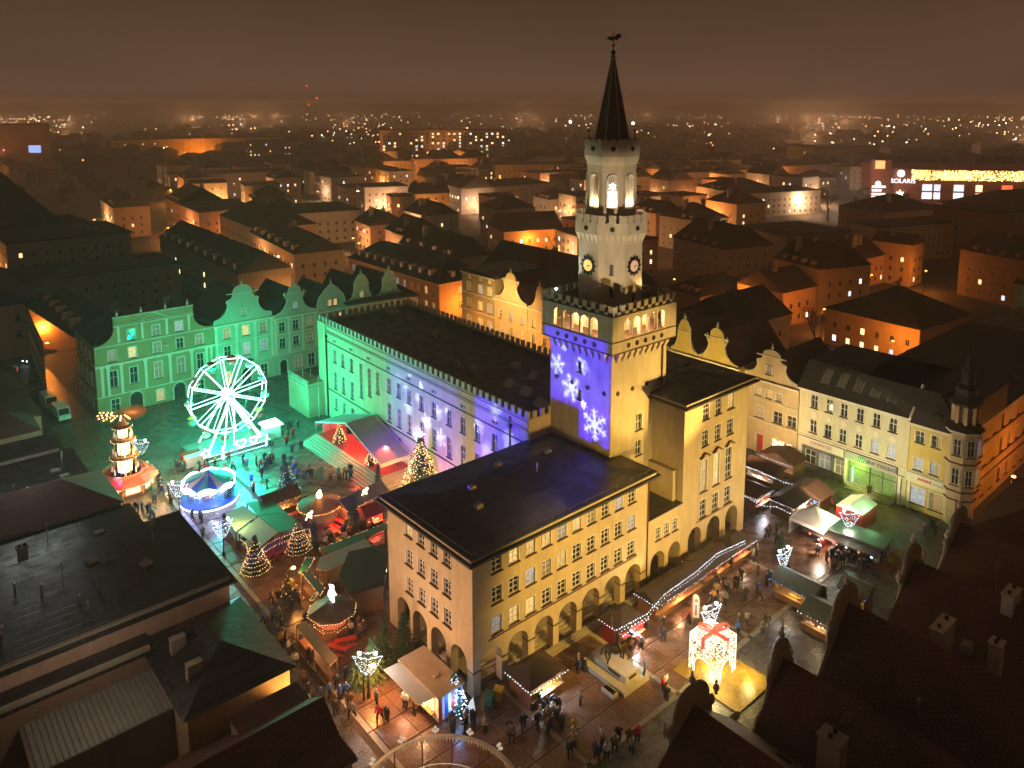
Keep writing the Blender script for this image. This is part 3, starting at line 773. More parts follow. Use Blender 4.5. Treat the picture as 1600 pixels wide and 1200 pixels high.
w_.at(NWc.x, NWc.y, 0, BR + pi / 2); facade(w_, BD, 0, 17.1, [])
O('wall', w_, M['cream'], hall)
ux, uy = cos(BR), sin(BR); dx_, dy_ = -sin(BR), cos(BR)   # along, inward
NEc = NWc + Vector((dx_, dy_, 0)) * BD; SEc = SWc + Vector((dx_, dy_, 0)) * BD
b = MB(); b.poly([(p.x, p.y, z) for p, z in ((NEc, 0), (SEc, 0), (SEc, 17.1), (NEc, 17.1))]); b.poly([(p.x, p.y, z) for p, z in ((SWc, 0), (SEc, 0), (SEc, 17.1), (SWc, 17.1))]); b.poly([(p.x, p.y, z) for p, z in ((NWc, 0), (NEc, 0), (NEc, 17.1), (NWc, 17.1))])
O('wall', b, M['cream'], hall)
def bpos(xl, yl=0.0): return (NWc.x + ux * xl + dx_ * yl, NWc.y + uy * xl + dy_ * yl)
for k, y in enumerate(Bx):
    for z, h in ((10.75, 2.25), (6.0, 2.95)):
        p = bpos(72.8 - y); window(hall, p[0], p[1], z, BR, 1.1, h, 'glass', 2, (0.55,) if h < 2.5 else (0.3, 0.65), 0.07)
for y, zb in ((57.2, 7.2), (54.4, 8.3), (51.7, 9.5)):
    p = bpos(72.8 - y); window(hall, p[0], p[1], zb, BR, 1.0, 13.0 - zb, 'glass', 2, (0.2, 0.4, 0.6, 0.8), 0.09)
for y in (66.6, 63.6, 60.5, 57.2, 54.4, 51.7, 45.3, 38.9, 31.8):
    p = bpos(72.8 - y); window(hall, p[0], p[1], 2.2, BR, 1.0, 2.1, 'glass', 2, (0.6,), 0.07)
for y in VT:
    p = bpos(72.8 - y); window(hall, p[0], p[1], 14.3, BR, 1.1, 0.5, 'glass', 2, (), 0.05, sill=None)
for z, e, t, m in ((5.2, 0.12, 0.16, 'darkband'), (13.85, 0.12, 0.15, 'darkband'), (15.55, 0.16, 0.2, 'darkband'), (15.75, 0.2, 0.1, 'trim'), (16.6, 0.14, 0.14, 'trim')):
    b = MB().at(NWc.x, NWc.y, 0, BR); b.box(-e, -e, z, BL, 0, z + t); O('string_course', b, M[m], hall)
b = MB().at(NWc.x, NWc.y, 0, BR); b.box(0.02, -0.22, 0, 2.9, 0, 17.1); O('corner_pier', b, M['cream'], hall)
b = MB().at(NWc.x, NWc.y, 0, BR); b.tube((3.2, -0.15, 0), (3.2, -0.15, 15.0), 0.1, 6); b.box(3.0, -0.3, 14.6, 3.4, 0, 15.0); O('drain_pipe', b, M['black'], hall)
p = bpos(72.8 - 18.2); b = MB(); b.tube((0, 0, 8), (0, 0, 16.5), 0.09, 6); b.box(-.2, -.2, 15, .2, .2, 15.5); O('drain_pipe', b, M['black'], hall, (p[0] - 0.15, p[1], 0))
b = MB(); b.poly([(p.x, p.y, 16.62) for p in (NWc, SWc, SEc, NEc)]); O('roof', b, M['roofdark'], hall)
ml = MB(); ml.box(-0.33, 0, 0, 0.33, 0.32, 0.95); mlm2 = ml.mesh('merlon', [M['stonelt']])
n = 44
for k in range(n):
    d = 0.5 + (BL - 1.0) * k / (n - 1)
    for yl, rr in ((0, BR), (BD, BR + pi)):
        p = bpos(d, yl); O('merlon', mlm2, parent=hall, loc=(p[0], p[1], 17.1), rz=rr)
for k in range(14):
    d = 1.0 + (BD - 2) * k / 13
    p = bpos(0, d); O('merlon', mlm2, parent=hall, loc=(p[0], p[1], 17.1), rz=BR - pi / 2)
    if k < 4:
        p = bpos(BL, d); O('merlon', mlm2, parent=hall, loc=(p[0], p[1], 17.1), rz=BR + pi / 2)
for (x0, y0, x1, y1) in ((0, 0, BL, 0.32), (0, BD - .32, BL, BD), (0, .32, .32, BD - .32), (BL - .32, .32, BL, 4.0)):
    b = MB().at(NWc.x, NWc.y, 0, BR); b.box(x0, y0, 16.9, x1, y1, 17.15); O('parapet', b, M['stonelt'], hall)
for px, py, w, d, m in ((795, 600, 1.7, 1.1, 'metal'), (822, 613, 2.0, 1.1, 'metal'), (832, 588, 1.3, .8, 'metal'), (845, 632, 2.2, 1.0, 'metal'), (806, 572, 1.2, 1.2, 'stone'), (610, 487, 3.5, 2.2, 'stone'), (640, 500, 1.5, .8, 'stone'), (680, 523, 2, .6, 'stone'), (712, 568, 2, .5, 'stone'), (740, 578, 1.5, .8, 'stone')):
    p = gp(px, py, 16.9); b = MB()
    if m == 'metal': b.raw([(-w / 2, -d / 2, 0), (w / 2, -d / 2, 0), (w / 2, d / 2, 0.9), (-w / 2, d / 2, 0.9), (-w / 2, d / 2, 0), (w / 2, d / 2, 0)], [(0, 1, 2, 3), (0, 3, 4), (1, 5, 2), (3, 2, 5, 4), (0, 4, 5, 1)])
    else: b.box(-w / 2, -d / 2, 0, w / 2, d / 2, 0.7)
    O('skylight' if m == 'metal' else 'roof_unit', b, M[m], hall, (p.x, p.y, 16.63), BR)
# low annex at the north-west corner
b = MB(); b.box(18.6, 71.0, 0, 21.7, 79, 6.2); O('annex_wall', b, M['cream'], hall)
b = MB()
for k in range(9): b.box(18.5 + .0, 71.2 + .9 * k, 6.2, 18.8, 71.75 + .9 * k, 6.9)
b.box(18.45, 70.9, 5.6, 21.8, 79.1, 5.75); O('annex_parapet', b, M['stonelt'], hall)

# ------------------------------------------------------------------ houses round the square
def cc(x0, z0, x1, z1, n=6):      # flat start, steep end
    return [(x1 + (x0 - x1) * (1 - sin(t * pi / 2 / n)), z0 + (z1 - z0) * (1 - cos(t * pi / 2 / n))) for t in range(n + 1)]
def cv(x0, z0, x1, z1, n=6):      # steep start, flat end
    return [(x0 + (x1 - x0) * (1 - cos(t * pi / 2 / n)), z0 + (z1 - z0) * sin(t * pi / 2 / n)) for t in range(n + 1)]
GAB = {
 'scroll': [(-1, 0), (-1, .10)] + cc(-.95, .12, -.52, .52) + [(-.55, .54), (-.55, .60)] + cc(-.5, .62, -.32, .80) + cv(-.32, .82, 0, 1.0),
 'bell': [(-1, 0)] + cc(-1, .04, -.36, .55) + [(-.42, .56), (-.42, .63)] + cc(-.36, .65, -.3, .74) + cv(-.3, .76, 0, 1.0),
 'pediment': [(-1, 0)] + cv(-1, .05, -.5, .66) + [(-.56, .67), (-.56, .73), (0, 1.0)],
 'tall': [(-1, 0), (-1, .06)] + cc(-1, .08, -.5, .5) + [(-.5, .62), (-.4, .64)] + cv(-.4, .66, 0, 1.0),
 'ogee': [(-1, 0)] + cc(-1, .03, -.3, .72) + [(-.22, .74)] + cv(-.22, .78, 0, 1.0),
 'sweep': [(-1, 0)] + cc(-1, .1, -.72, .62) + [(-.72, 1.0), (0, 1.0)],
}
UR = MB(); UR.lathe([(0.16, 0), (0.1, 0.12), (0.26, 0.4), (0.22, 0.6), (0.06, 0.75), (0.13, 0.9), (0.02, 1.15)], 8)
UR.sm = False
urn_m = UR.mesh('urn_finial', [M['trim']])
PIL = {}
def gable(root, wall, xc, hw, z, h, kind, finials=True, trim='trim', rdepth=12, roof='roofbrown'):
    prof = [(x * hw, zz * h) for x, zz in GAB[kind]]
    full = prof + [(-x, zz) for x, zz in reversed(prof[:-1])]
    b = MB(); b.xzprism(full, 0.0, 0.4); O('gable', b, M[wall], root, (xc, 0, z))
    b = MB()
    for (x1, z1), (x2, z2) in zip(full[:-1], full[1:]): b.tube((x1, 0.1, z1), (x2, 0.1, z2), 0.13, 4)
    if kind in ('scroll', 'bell', 'tall'):
        q = prof[-8][1]; b.box(-hw * .56, -.12, q - .12, hw * .56, 0.1, q + .06)
    if kind == 'scroll':
        for sx in (-1, 1): b.lathe([(0.55, 0), (0.55, 0.2)], 12) if False else None
    O('gable_trim', b, M[trim], root, (xc, -0.02, z))
    if finials:
        O('urn_finial', urn_m, parent=root, loc=(xc, 0.2, z + h))
        if kind in ('bell', 'tall'):
            for sx in (-1, 1): O('urn_finial', urn_m, parent=root, loc=(xc + sx * hw * .46, 0.2, z + h * .62))
    # pitched roof behind
    rz_, rw = h * 0.86 if kind != 'sweep' else h * .8, hw * 0.98
    b = MB(); d = rdepth
    b.quad((-rw, 0.4, 0), (0, 0.4, rz_), (0, d, rz_), (-rw, d, 0)); b.quad((rw, 0.4, 0), (0, 0.4, rz_), (0, d, rz_), (rw, d, 0))
    b.poly([(-rw, d, 0), (rw, d, 0), (0, d, rz_)])
    O('roof', b, M[roof], root, (xc, 0, z))
def row_house(name, label, org, rz, w, depth, eave, wall, wins, group=None, base=None, strings=(), pil=(), pz=None, gb=None, roof='roofbrown', doors=(), cor=None, surround=0.16, flat=None, lit=0.15, cat='house'):
    root = thing(name, label, cat, org, rz, group)
    hs = []
    for wd in wins: x, z, ww, hh = wd[:4]; hs.append((x - ww / 2, x + ww / 2, z, z + hh))
    for dd in doors: hs.append((dd[0] - dd[1] / 2, dd[0] + dd[1] / 2, 0.02, dd[2], 'arch' if len(dd) > 3 and dd[3] == 'arch' else 'rect', 0.5))
    b = MB(); facade(b, w, 0, eave, hs)
    b.quad((0, 0, 0), (0, depth, 0), (0, depth, eave), (0, 0, eave)); b.quad((w, 0, 0), (w, depth, 0), (w, depth, eave), (w, 0, eave)); b.quad((0, depth, 0), (w, depth, 0), (w, depth, eave), (0, depth, eave))
    O('wall', b, M[wall], root)
    for wd in wins:
        x, z, ww, hh = wd[:4]
        window(root, x, 0, z, 0, ww, hh, wd[4] if len(wd) > 4 else rlit(lit), 2, (0.6,), surround, 'trim' if surround > 0.12 else 'white')
    for dd in doors:
        b = MB(); b.box(-dd[1] / 2, 0.45, 0, dd[1] / 2, 0.5, dd[2]); b.box(-0.04, 0.4, 0, 0.04, 0.45, dd[2])
        O('door', b, M[dd[4] if len(dd) > 4 else 'black'], root, (dd[0], 0, 0.02))
        b = MB(); r = dd[1] / 2 + 0.12; t = dd[2] - dd[1] / 2
        if len(dd) > 3 and dd[3] == 'arch':
            pts = [(-r, 0)] + [(-r * cos(pi * q / 10), t + r * sin(pi * q / 10)) for q in range(11)] + [(r, 0)]
        else: pts = [(-r, 0), (-r, dd[2] + .12), (r, dd[2] + .12), (r, 0)]
        for (x1, z1), (x2, z2) in zip(pts[:-1], pts[1:]): b.tube((x1, -.02, z1), (x2, -.02, z2), 0.13, 4)
        O('door_frame', b, M['trim'], root, (dd[0], 0, 0.02))
    if base:
        pass
    for z in strings:
        b = MB(); b.box(-0.05, -0.14, z, w + .05, 0, z + 0.16); O('string_course', b, M['trim'], root)
    if cor:
        b = MB(); b.box(-0.12, -0.4, cor, w + .12, 0, cor + 0.18); b.box(-0.06, -0.25, cor - .22, w + .06, -0.0, cor); O('cornice', b, M['trim'], root)
    for x in pil:
        z0, z1 = pz or (3.5, eave); key = (round(z1 - z0, 1),)
        if key not in PIL:
            b = MB(); b.box(-0.24, -0.12, 0, 0.24, 0, z1 - z0); b.box(-0.34, -0.18, z1 - z0 - .4, 0.34, 0, z1 - z0 - .05); PIL[key] = b.mesh('pilaster', [M['trim']])
        O('pilaster', PIL[key], parent=root, loc=(x, 0, z0))
    if gb:
        for (xc, hw, h, kind) in gb: gable(root, wall, xc, hw, eave, h, kind, rdepth=depth, roof=roof)
    if flat is not None:
        b = MB(); b.frus(-.3, -.3, w + .3, depth + .3, eave, eave + flat, 2.5 if flat > 1 else 0.4); O('roof', b, M[roof], root)
    return root
def grid(xs, zs, w, hs):
    return [(x, z, w, h) for x in xs for z, h in zip(zs, hs)]

# north row (faces the square from behind the big wheel)
r1 = row_house('townhouse', 'wide olive townhouse with cream pilasters and urn topped attic left of the big wheel', (-9.6, 96, 0), 0, 20.9, 14, 12.9, 'plaster_olive',
    [(x, z, 1.3, h) for x in (2.85, 6.25, 10.5, 14.6, 18.2) for z, h in ((4.9, 3.1), (9.75, 2.0))] + [(2.9, .3, 1.4, 2.4), (10.6, .4, 1.3, 2.3), (18.0, .4, 1.3, 2.3)],
    strings=(3.4, 12.55), cor=9.2, pil=(1.0, 2.0, 4.2, 8.3, 12.6, 16.6, 19.4, 20.3), pz=(3.5, 9.0), doors=((6.4, 2.1, 3.2, 'arch'), (14.1, 2.1, 3.1, 'arch')), lit=0.35)
b = MB(); facade(b, 13.9, 12.9, 17.7, [(x - .65, x + .65, 13.05, 15.05) for x in (2.85, 7.1, 11.2)])
b.box(0, 0.35, 12.9, 13.9, 0.75, 17.7)
for sx in (-1, 1):
    x0 = 0 if sx < 0 else 13.9
    pts = [(x0, 12.9)] + [(x0 + sx * (3.3 - 3.3 * sin(t * pi / 16)), 12.9 + 2.9 * (1 - cos(t * pi / 16))) for t in range(9)]
    b.xzprism(pts, 0, 0.4)
O('attic_wall', b, M['plaster_olive'], r1, (3.4, 0.0, 0))
for x in (2.85, 7.1, 11.2): window(r1, 3.4 + x, 0, 13.05, 0, 1.3, 2.0, rlit(.5, .6), 2, (.6,), .14, 'trim')
for z, t in ((15.9, .16), (16.3, .1), (17.6, .14)):
    b = MB(); b.box(3.3, -.2, z, 17.4, 0, z + t); O('string_course', b, M['trim'], r1)
b = MB()
for p, q in (((7.8, 16.3), (10.3, 17.5)), ((10.3, 17.5), (12.8, 16.3))): b.tube((p[0], -.1, p[1]), (q[0], -.1, q[1]), .1, 4)
O('attic_pediment', b, M['trim'], r1)
for x in (4.1, 8.1, 12.4, 16.4):
    O('urn_finial', urn_m, parent=r1, loc=(x, .2, 17.75)); b = MB(); b.box(-.22, -.14, 12.95, .22, 0, 15.9); O('pilaster', b, M['trim'], r1, (x, 0, 0))
b = MB(); b.frus(0, .8, 20.9, 14, 12.9, 16.5, 4.5); O('roof', b, M['roofgrey'], r1)
for x, y in ((6, 9), (15, 8)): b = MB(); b.box(-.6, -.4, 13, .6, .4, 18.2); O('chimney', b, M['plaster_grey'], r1, (x, y, 0))
b = MB(); b.ball((0, 0, 0), .45, 10, 6, .4); O('satellite_dish', b, M['white'], r1, (12.0, -.35, 11.0))

row_house('townhouse', 'green lit townhouse with broad scrolled gable behind the top of the big wheel', (11.4, 96, 0), 0, 12.1, 14, 12.9, 'plaster_greygreen',
    [(x, z, 1.35, h) for x in (2.5, 6.3, 9.9) for z, h in ((5.8, 2.5), (9.8, 2.1))] + [(6.0, 15.2 - 1.3 - 2, .01, .01)][:0] + [(9.8, .5, 1.4, 2.6), (2.4, .5, 1.4, 2.6)],
    strings=(4.2, 8.9), cor=12.6, pil=(.4, 4.4, 8.2, 11.7), pz=(4.4, 12.4), gb=[(6.0, 5.8, 7.2, 'scroll')], doors=((6.1, 1.8, 3.0, 'arch'),), roof='roofgrey', lit=.3)
row_house('townhouse', 'green lit townhouse whose curved gable carries three urns', (23.5, 96, 0), 0, 9.7, 14, 12.4, 'plaster_greygreen',
    [(x, z, 1.3, 2.0) for x in (1.8, 4.8, 7.9) for z in (5.6, 9.0)] + [(5.1, .5, 1.5, 2.7), (8.1, .5, 1.5, 2.7)],
    strings=(4.2, 8.4), cor=12.0, pil=(.4, 3.3, 6.4, 9.3), pz=(4.4, 12.0), gb=[(4.8, 4.6, 6.0, 'bell')], doors=((1.9, 1.6, 3.0, 'arch'),), roof='roofgrey', lit=.25)
row_house('townhouse', 'green lit townhouse with triangular pediment on its rounded gable', (33.2, 96, 0), 0, 7.1, 14, 12.0, 'plaster_greygreen',
    [(x, z, 1.2, 2.0) for x in (1.6, 5.2) for z in (5.4, 8.8)], strings=(4.2,), cor=11.6, gb=[(3.5, 3.4, 5.4, 'pediment')], roof='roofgrey', lit=.5)
row_house('townhouse', 'pale twin gabled townhouse, left half, above the battlements of the long wing', (40.4, 96, 0), 0, 7.2, 14, 12.4, 'plaster_palegreen',
    [(x, z, 1.2, 2.0) for x in (1.8, 5.4) for z in (5.4, 8.8)], strings=(4.2,), cor=12.0, gb=[(3.6, 3.5, 6.1, 'tall')], roof='roofgrey', lit=.3)
row_house('townhouse', 'pale twin gabled townhouse, right half, next to the orange corner building', (47.7, 96, 0), 0, 7.4, 14, 12.4, 'plaster_palegreen',
    [(x, z, 1.2, 2.0) for x in (1.8, 5.4) for z in (5.4, 8.8)], strings=(4.2,), cor=12.0, gb=[(3.5, 3.5, 5.9, 'tall')], roof='roofgrey', lit=.3)
for (x, z, g) in ((17.4, 13.9, 'glassdim'), (28.3, 13.4, 'glasscool'), (36.2, 12.6, 'glasslit'), (37.5, 12.6, 'glasslit'), (44.0, 13.2, 'glasslit'), (50.9, 13.1, 'glassdim')):
    rt = [o for o in COL.objects if o.name.startswith('townhouse') and o.location.x < x < o.location.x + 13 and abs(o.location.y - 96) < .1][-1]
    window(rt, x - rt.location.x, -0.2, z, 0, .8, 1.4, g, 2, (.6,), .14, 'trim')

# east row, north part
def east(name, label, ymax, w, *a, x=67.0, **k): return row_house(name, label, (x, ymax, 0), RX, w, *a, **k)
e2 = east('townhouse', 'tall flat roofed green grey townhouse at the street corner right of the orange building', 89.6, 12.0, 15, 17.0, 'plaster_olive',
    [(x, z, 1.35, 2.05) for x in (2.7, 6.9, 10.3) for z in (.6, 4.9, 8.9, 12.8)] + [(x, 15.6, .7, .8) for x in (2.9, 6.9, 10.3)], strings=(4.1, 8.2, 12.3), cor=16.9, flat=.8, roof='roofdark', lit=.7)
east('townhouse', 'buff townhouse with wide baroque gable and arched crest beyond the long wing', 77.6, 10.9, 15, 13.1, 'plaster_buff',
    [(x, z, 1.0, 1.8) for x in (2.0, 5.6, 9.2) for z in (1.2, 5.3, 8.7)], cor=12.8, gb=[(5.3, 5.2, 6.2, 'bell')], lit=.3)
east('townhouse', 'narrow buff townhouse with pointed ogee gable just left of the tower', 66.6, 7.2, 15, 13.0, 'plaster_buff',
    [(x, z, 1.0, 1.8) for x in (1.9, 5.2) for z in (1.2, 5.5, 8.9)], cor=12.8, strings=(8.2,), gb=[(3.5, 3.4, 5.0, 'ogee')], lit=.4)
yy = 59.3
for k, (w, kd, wl_) in enumerate(((10, 'scroll', 'plaster_buff'), (10.5, 'pediment', 'plaster_yellow'), (10, 'bell', 'plaster_buff'))):
    east('townhouse', ('buff townhouse hidden behind the clock tower, left of three', 'yellow townhouse hidden behind the clock tower, middle of three', 'buff townhouse behind the clock tower, right of three')[k], yy, w, 15, 12.6, wl_,
         [(x, z, 1.0, 1.8) for x in (2, 5, 8) for z in (1.2, 5.3, 8.7)], gb=[(w / 2, w / 2 - .1, 5, kd)], cor=12.3, lit=.2)
    yy -= w
e5 = east('townhouse', 'small yellow townhouse with white columned attic right beside the tower', 29.0, 5.2, 15, 12.9, 'plaster_yellow',
    [(x, z, .9, 1.6) for x in (1.2, 3.6) for z in (1.2, 5.2, 8.9)], cor=12.6, gb=[(2.6, 2.6, 5.8, 'tall')], lit=.1)
east('townhouse', 'yellow townhouse with broad curved gable behind the east block roof', 23.9, 8.6, 15, 12.8, 'plaster_yellow',
    [(x, z, 1.0, 1.7) for x in (1.6, 4.3, 7.0) for z in (1.2, 5.2, 8.8)], cor=12.6, gb=[(4.1, 4.2, 5.7, 'bell')], lit=.1)
e7 = east('townhouse', 'ochre gabled townhouse with bright red shop window beside the cream bank', 14.2, 9.4, 15, 12.3, 'plaster_buff',
    [(2.5, 9.45, 1.0, 1.25, 'glasslit'), (4.35, 9.4, 1.0, 1.25, 'glasslit'), (6.1, 9.4, .95, 1.2), (2.85, 5.8, 1.5, 1.85, 'glasslit'), (6.05, 5.8, 1.5, 1.85), (8.4, 5.8, 1.5, 1.85, 'glass'), (6.9, 1.0, 3.5, 2.1, 'shoplight')],
    strings=(5.3, 8.8), cor=12.0, gb=[(4.5, 4.5, 4.9, 'scroll')], doors=((3.1, 1.2, 3.0, 'rect', 'red'),), lit=.1)
b = MB(); random.seed(5)
for k in range(16):
    x = random.uniform(-1.6, 1.6); z = random.uniform(0, 2.0); b.box(x, 0.1, z, x + random.uniform(.1, .35), 0.14, z + random.uniform(.1, .5))
O('shop_display', b, M['red'], e7, (6.9, 0, 1.0))
window(e7, 4.3, -.2, 13.3, 0, .9, 1.3, 'glassdim', 2, (.6,), .2, 'trim')

# orange corner building beyond the north east street
oc = thing('corner_building', 'long orange lit corner building with dormers beyond the long wing', 'building', (68.2, 100.5, 0))
b = MB(); b.at(0, 45, 0, RX)
facade(b, 45, 0, 11.4, [(2.5 + 3.3 * i, 3.6 + 3.3 * i, z, z + 1.9) for i in range(13) for z in (1.0, 4.6, 8.3)])
b.at(0, 0, 0, 0); facade(b, 15, 0, 11.4, [(6 + 4.5 * i, 7.2 + 4.5 * i, z, z + 1.9) for i in range(2) for z in (1.0, 4.6, 8.3)])
b.at(); b.quad((15, 0, 0), (15, 45, 0), (15, 45, 11.4), (15, 0, 11.4)); b.quad((0, 45, 0), (15, 45, 0), (15, 45, 11.4), (0, 45, 11.4))
O('wall', b, M['plaster_peach'], oc)
for i in range(13):
    for z in (1.0, 4.6, 8.3): window(oc, 0, 45 - 3.05 - 3.3 * i, z, RX, 1.1, 1.9, rlit(.3), 2, (.6,), .06)
for i in range(2):
    for z in (1.0, 4.6, 8.3): window(oc, 6.6 + 4.5 * i, 0, z, 0, 1.2, 1.9, rlit(.4), 2, (.6,), .06)
b = MB(); b.box(-.5, -.5, 11.4, 15.5, 45.5, 11.75); O('cornice', b, M['trim'], oc)
b = MB(); b.frus(-.4, -.4, 15.4, 45.4, 11.75, 16.6, 6.8); O('roof', b, M['roofgrey'], oc)
dm = MB(); dm.box(-.6, 0, 0, .6, 2.2, 1.5); dm.box(-.75, -.15, 1.5, .75, 2.6, 1.62); dmm = dm.mesh('dormer', [M['plaster_peach']])
dp = MB(); dp.box(-.4, -.03, .25, .4, 0, 1.3); dpm = dp.mesh('dormer_pane', [M['glassdim']])
for i in range(9):
    o = O('dormer', dmm, parent=oc, loc=(1.2, 41 - 4.4 * i, 12.6), rz=RX); O('dormer_pane', dpm, parent=o)
for x in (5, 9.2): o = O('dormer', dmm, parent=oc, loc=(x, .9, 12.4)); O('dormer_pane', dpm, parent=o)

M['skyglass'] = pmat('grey_roof_glass', (.16, .15, .14), .25, .2, 2)
# cream bank and its yellow neighbour, corner turret house
BW = [2.35 - .0 + 0, 4.8, 7.1, 9.45, 11.8, 14.1]
bank = east('bank_building', 'cream three storey bank with long dark mansard roof and six windows per floor', 4.8, 16.2, 15, 12.7, 'plaster_cream',
    [(4.8 - y, z, 1.05, 2.0, ('glasscool' if (k in (4, 5) and z < 8) else 'glass')) for k, y in enumerate((2.4, .1, -2.15, -4.5, -6.85, -9.15)) for z in (6.1, 10.0)] +
    [(4.8 - y, 1.1, 1.7, 2.2, g) for y, g in ((2.6, 'glass'), (.35, 'glasscool'), (-2.1, 'glassdim'))], strings=(5.35,), cor=12.55, surround=.05, x=67.2)
def on(root, name, mb, mat, loc=(0, 0, 0), rz=0.0): return O(name, mb, M[mat] if isinstance(mat, str) else mat, root, loc, rz)
for a_, c_ in ((.35, .9), (7.6, 8.0), (15.2, 15.6)): b = MB(); b.box(a_, -.3, 0, c_, 0, 4.1); on(bank, 'shop_pilaster', b, 'trim')
# dark shop front panels as frames round the openings
b = MB()
for x0, x1 in ((.95, 1.35), (3.1, 3.6), (5.35, 6.0), (7.8, 8.0)): b.box(x0, -.1, 0, x1, -.01, 3.9)
b.box(.95, -.1, 0, 7.6, -.02, 1.0); b.box(.95, -.1, 3.35, 7.6, -.02, 3.9); on(bank, 'shopfront', b, 'shopfront_grey')
b = MB(); b.box(.2, -.34, 4.0, 15.9, 0, 4.18); b.box(.2, -.3, 4.18, 7.4, -.02, 5.2); on(bank, 'sign_fascia', b, 'trim')
M['signgrey'] = pmat('grey_sign_panel', (.32, .30, .31), .5, .04, 2)
b = MB(); b.box(7.7, -.4, 4.1, 15.0, 0, 5.25); on(bank, 'bank_sign', b, 'signgrey')
b = MB(); b.box(9.6, -.44, 4.3, 10.5, -.4, 5.05); on(bank, 'bank_emblem', b, pmat('emblem_green', (.02, .25, .12), .5, .05, 3))
def text(root, body, size, loc, mat, rz=0.0, ext=0.02, name='lettering'):
    c = D.curves.new(name, 'FONT'); c.body = body; c.size = size; c.extrude = ext; c.align_x = 'LEFT'
    tmp = D.objects.new('tmp', c); COL.objects.link(tmp); bpy.context.view_layer.update()
    me = D.meshes.new_from_object(tmp.evaluated_get(bpy.context.evaluated_depsgraph_get())); D.objects.remove(tmp); D.curves.remove(c)
    me.materials.clear(); me.materials.append(M[mat] if isinstance(mat, str) else mat)
    o = O(name, me, parent=root, loc=loc); o.rotation_euler = (pi / 2, 0, rz); return o
b = MB()
for k in range(3): b.tube((9.75 + .25 * k, -.46, 4.45), (9.85 + .25 * k, -.46, 4.9), .04, 4)
on(bank, 'bank_emblem_marks', b, 'white')
text(bank, 'BNP PARIBAS', .72, (10.75, -.42, 4.42), 'black')
text(bank, 'COVEWOLF', .62, (2.2, -.32, 4.45), pmat('sign_red', (.22, .02, .04), .5, .05, 3))
# recessed green lit entrance
b = MB(); b.box(8.1, -.02, .0, 14.9, .0, .0 + .001)
ent = MB()
for k in range(4): ent.box(8.2, -1.4 + .45 * k, 0.0, 14.9, .0, .15 * (k + 1))
on(bank, 'entrance_steps', ent, 'stone')
b = MB(); b.box(8.1, -.05, .6, 8.3, .0, 4.0); b.box(14.9, -.05, 0, 15.1, 0, 4.0); on(bank, 'shopfront', b, 'shopfront_grey')
b = MB(); b.box(8.35, -.06, .7, 14.8, -.01, 3.9); on(bank, 'entrance_glazing', b, emat('green_lobby', (.35, .75, .06), .32, False, .5))
b = MB(); b.box(11.2, -.08, .7, 11.35, -.02, 3.9); b.box(13, -.08, .7, 13.12, -.02, 3.9); b.box(8.3, -.08, 2.9, 14.9, -.02, 3.0); on(bank, 'entrance_frame', b, 'black')
b = MB(); b.box(8.75, -.2, .9, 8.9, -.1, 3.1); on(bank, 'entrance_light', b, M['greenled'])
lamp('entrance_lamp', 'POINT', (9.5, -1.2, 3.0), 420, (.45, 1, .08), size=.3, parent=bank)
b = MB(); b.raw([(-.3, -.4, 12.7), (16.3, -.4, 12.7), (16.3, 3.0, 16.3), (-.3, 3.0, 16.3), (-.3, 15, 16.3), (16.3, 15, 16.3), (-.3, 15, 12.7), (16.3, 15, 12.7)], [(0, 1, 2, 3), (3, 2, 5, 4), (4, 5, 7, 6), (0, 3, 4, 6), (1, 7, 5, 2)])
on(bank, 'mansard_roof', b, 'roofgrey')
for k in range(5):
    b = MB(); b.box(-.55, 0, 0, .55, .1, 2.4); s = on(bank, 'roof_window', b, 'skyglass', (3.4 + 2.45 * k, .75, 14.02)); s.rotation_euler = (-radians(43), 0, 0)
    b = MB(); b.box(-.65, -.02, -.08, -.55, .14, 2.48); b.box(.55, -.02, -.08, .65, .14, 2.48); on(s, 'roof_window_frame', b, 'metal')
b = MB(); b.raw([(16.1, -.45, 12.9), (16.4, -.45, 12.9), (16.4, 3.2, 16.8), (16.1, 3.2, 16.8), (16.1, -.2, 12.5), (16.4, -.2, 12.5), (16.4, 3.5, 16.4), (16.1, 3.5, 16.4)], [(0, 1, 2, 3), (0, 4, 5, 1), (1, 5, 6, 2), (3, 2, 6, 7), (0, 3, 7, 4)]); on(bank, 'party_wall_coping', b, 'trim')
for x in (2.4, 4.7, 7.0, 9.3, 11.7, 14.0):
    b = MB(); b.lathe([(.5, 0), (.5, .04), (.4, .06), (.2, .06)], 12); o_ = on(bank, 'plaster_rosette', b, 'trim', (x, 0, 9.0)); o_.rotation_euler = (pi / 2, 0, 0)

yel = east('shop_building', 'yellow two window wide shop house between the bank and the corner turret', -11.45, 6.6, 15, 12.2, 'plaster_yellow',
    [(1.3, 9.65, 1.1, 1.65, 'glass'), (3.4, 9.65, 1.1, 1.65, 'glass'), (1.3, 5.75, 1.1, 1.7, 'glasscool'), (3.4, 5.8, 1.1, 1.65, 'glasscool'), (1.5, .9, 1.9, 2.4, 'glasscool'), (3.9, .9, 1.7, 2.4, 'glassdim')],
    strings=(5.3, 3.85), cor=12.1, surround=.16, x=67.2)
b = MB(); b.box(.0, -.28, 4.0, 6.6, 0, 5.25); on(yel, 'sign_fascia', b, 'trim')
b = MB()
for k in range(5): b.box(1.5 + .36 * k, -.31, 4.5, 1.5 + .36 * k + .28, -.28, 4.85)
on(yel, 'sign_print', b, M['red'])
b = MB()
for k in range(10): b.box(3.5 + .24 * k, -.31, 4.5, 3.5 + .24 * k + .16, -.28, 4.7)
on(yel, 'sign_print', b, M['stone'])
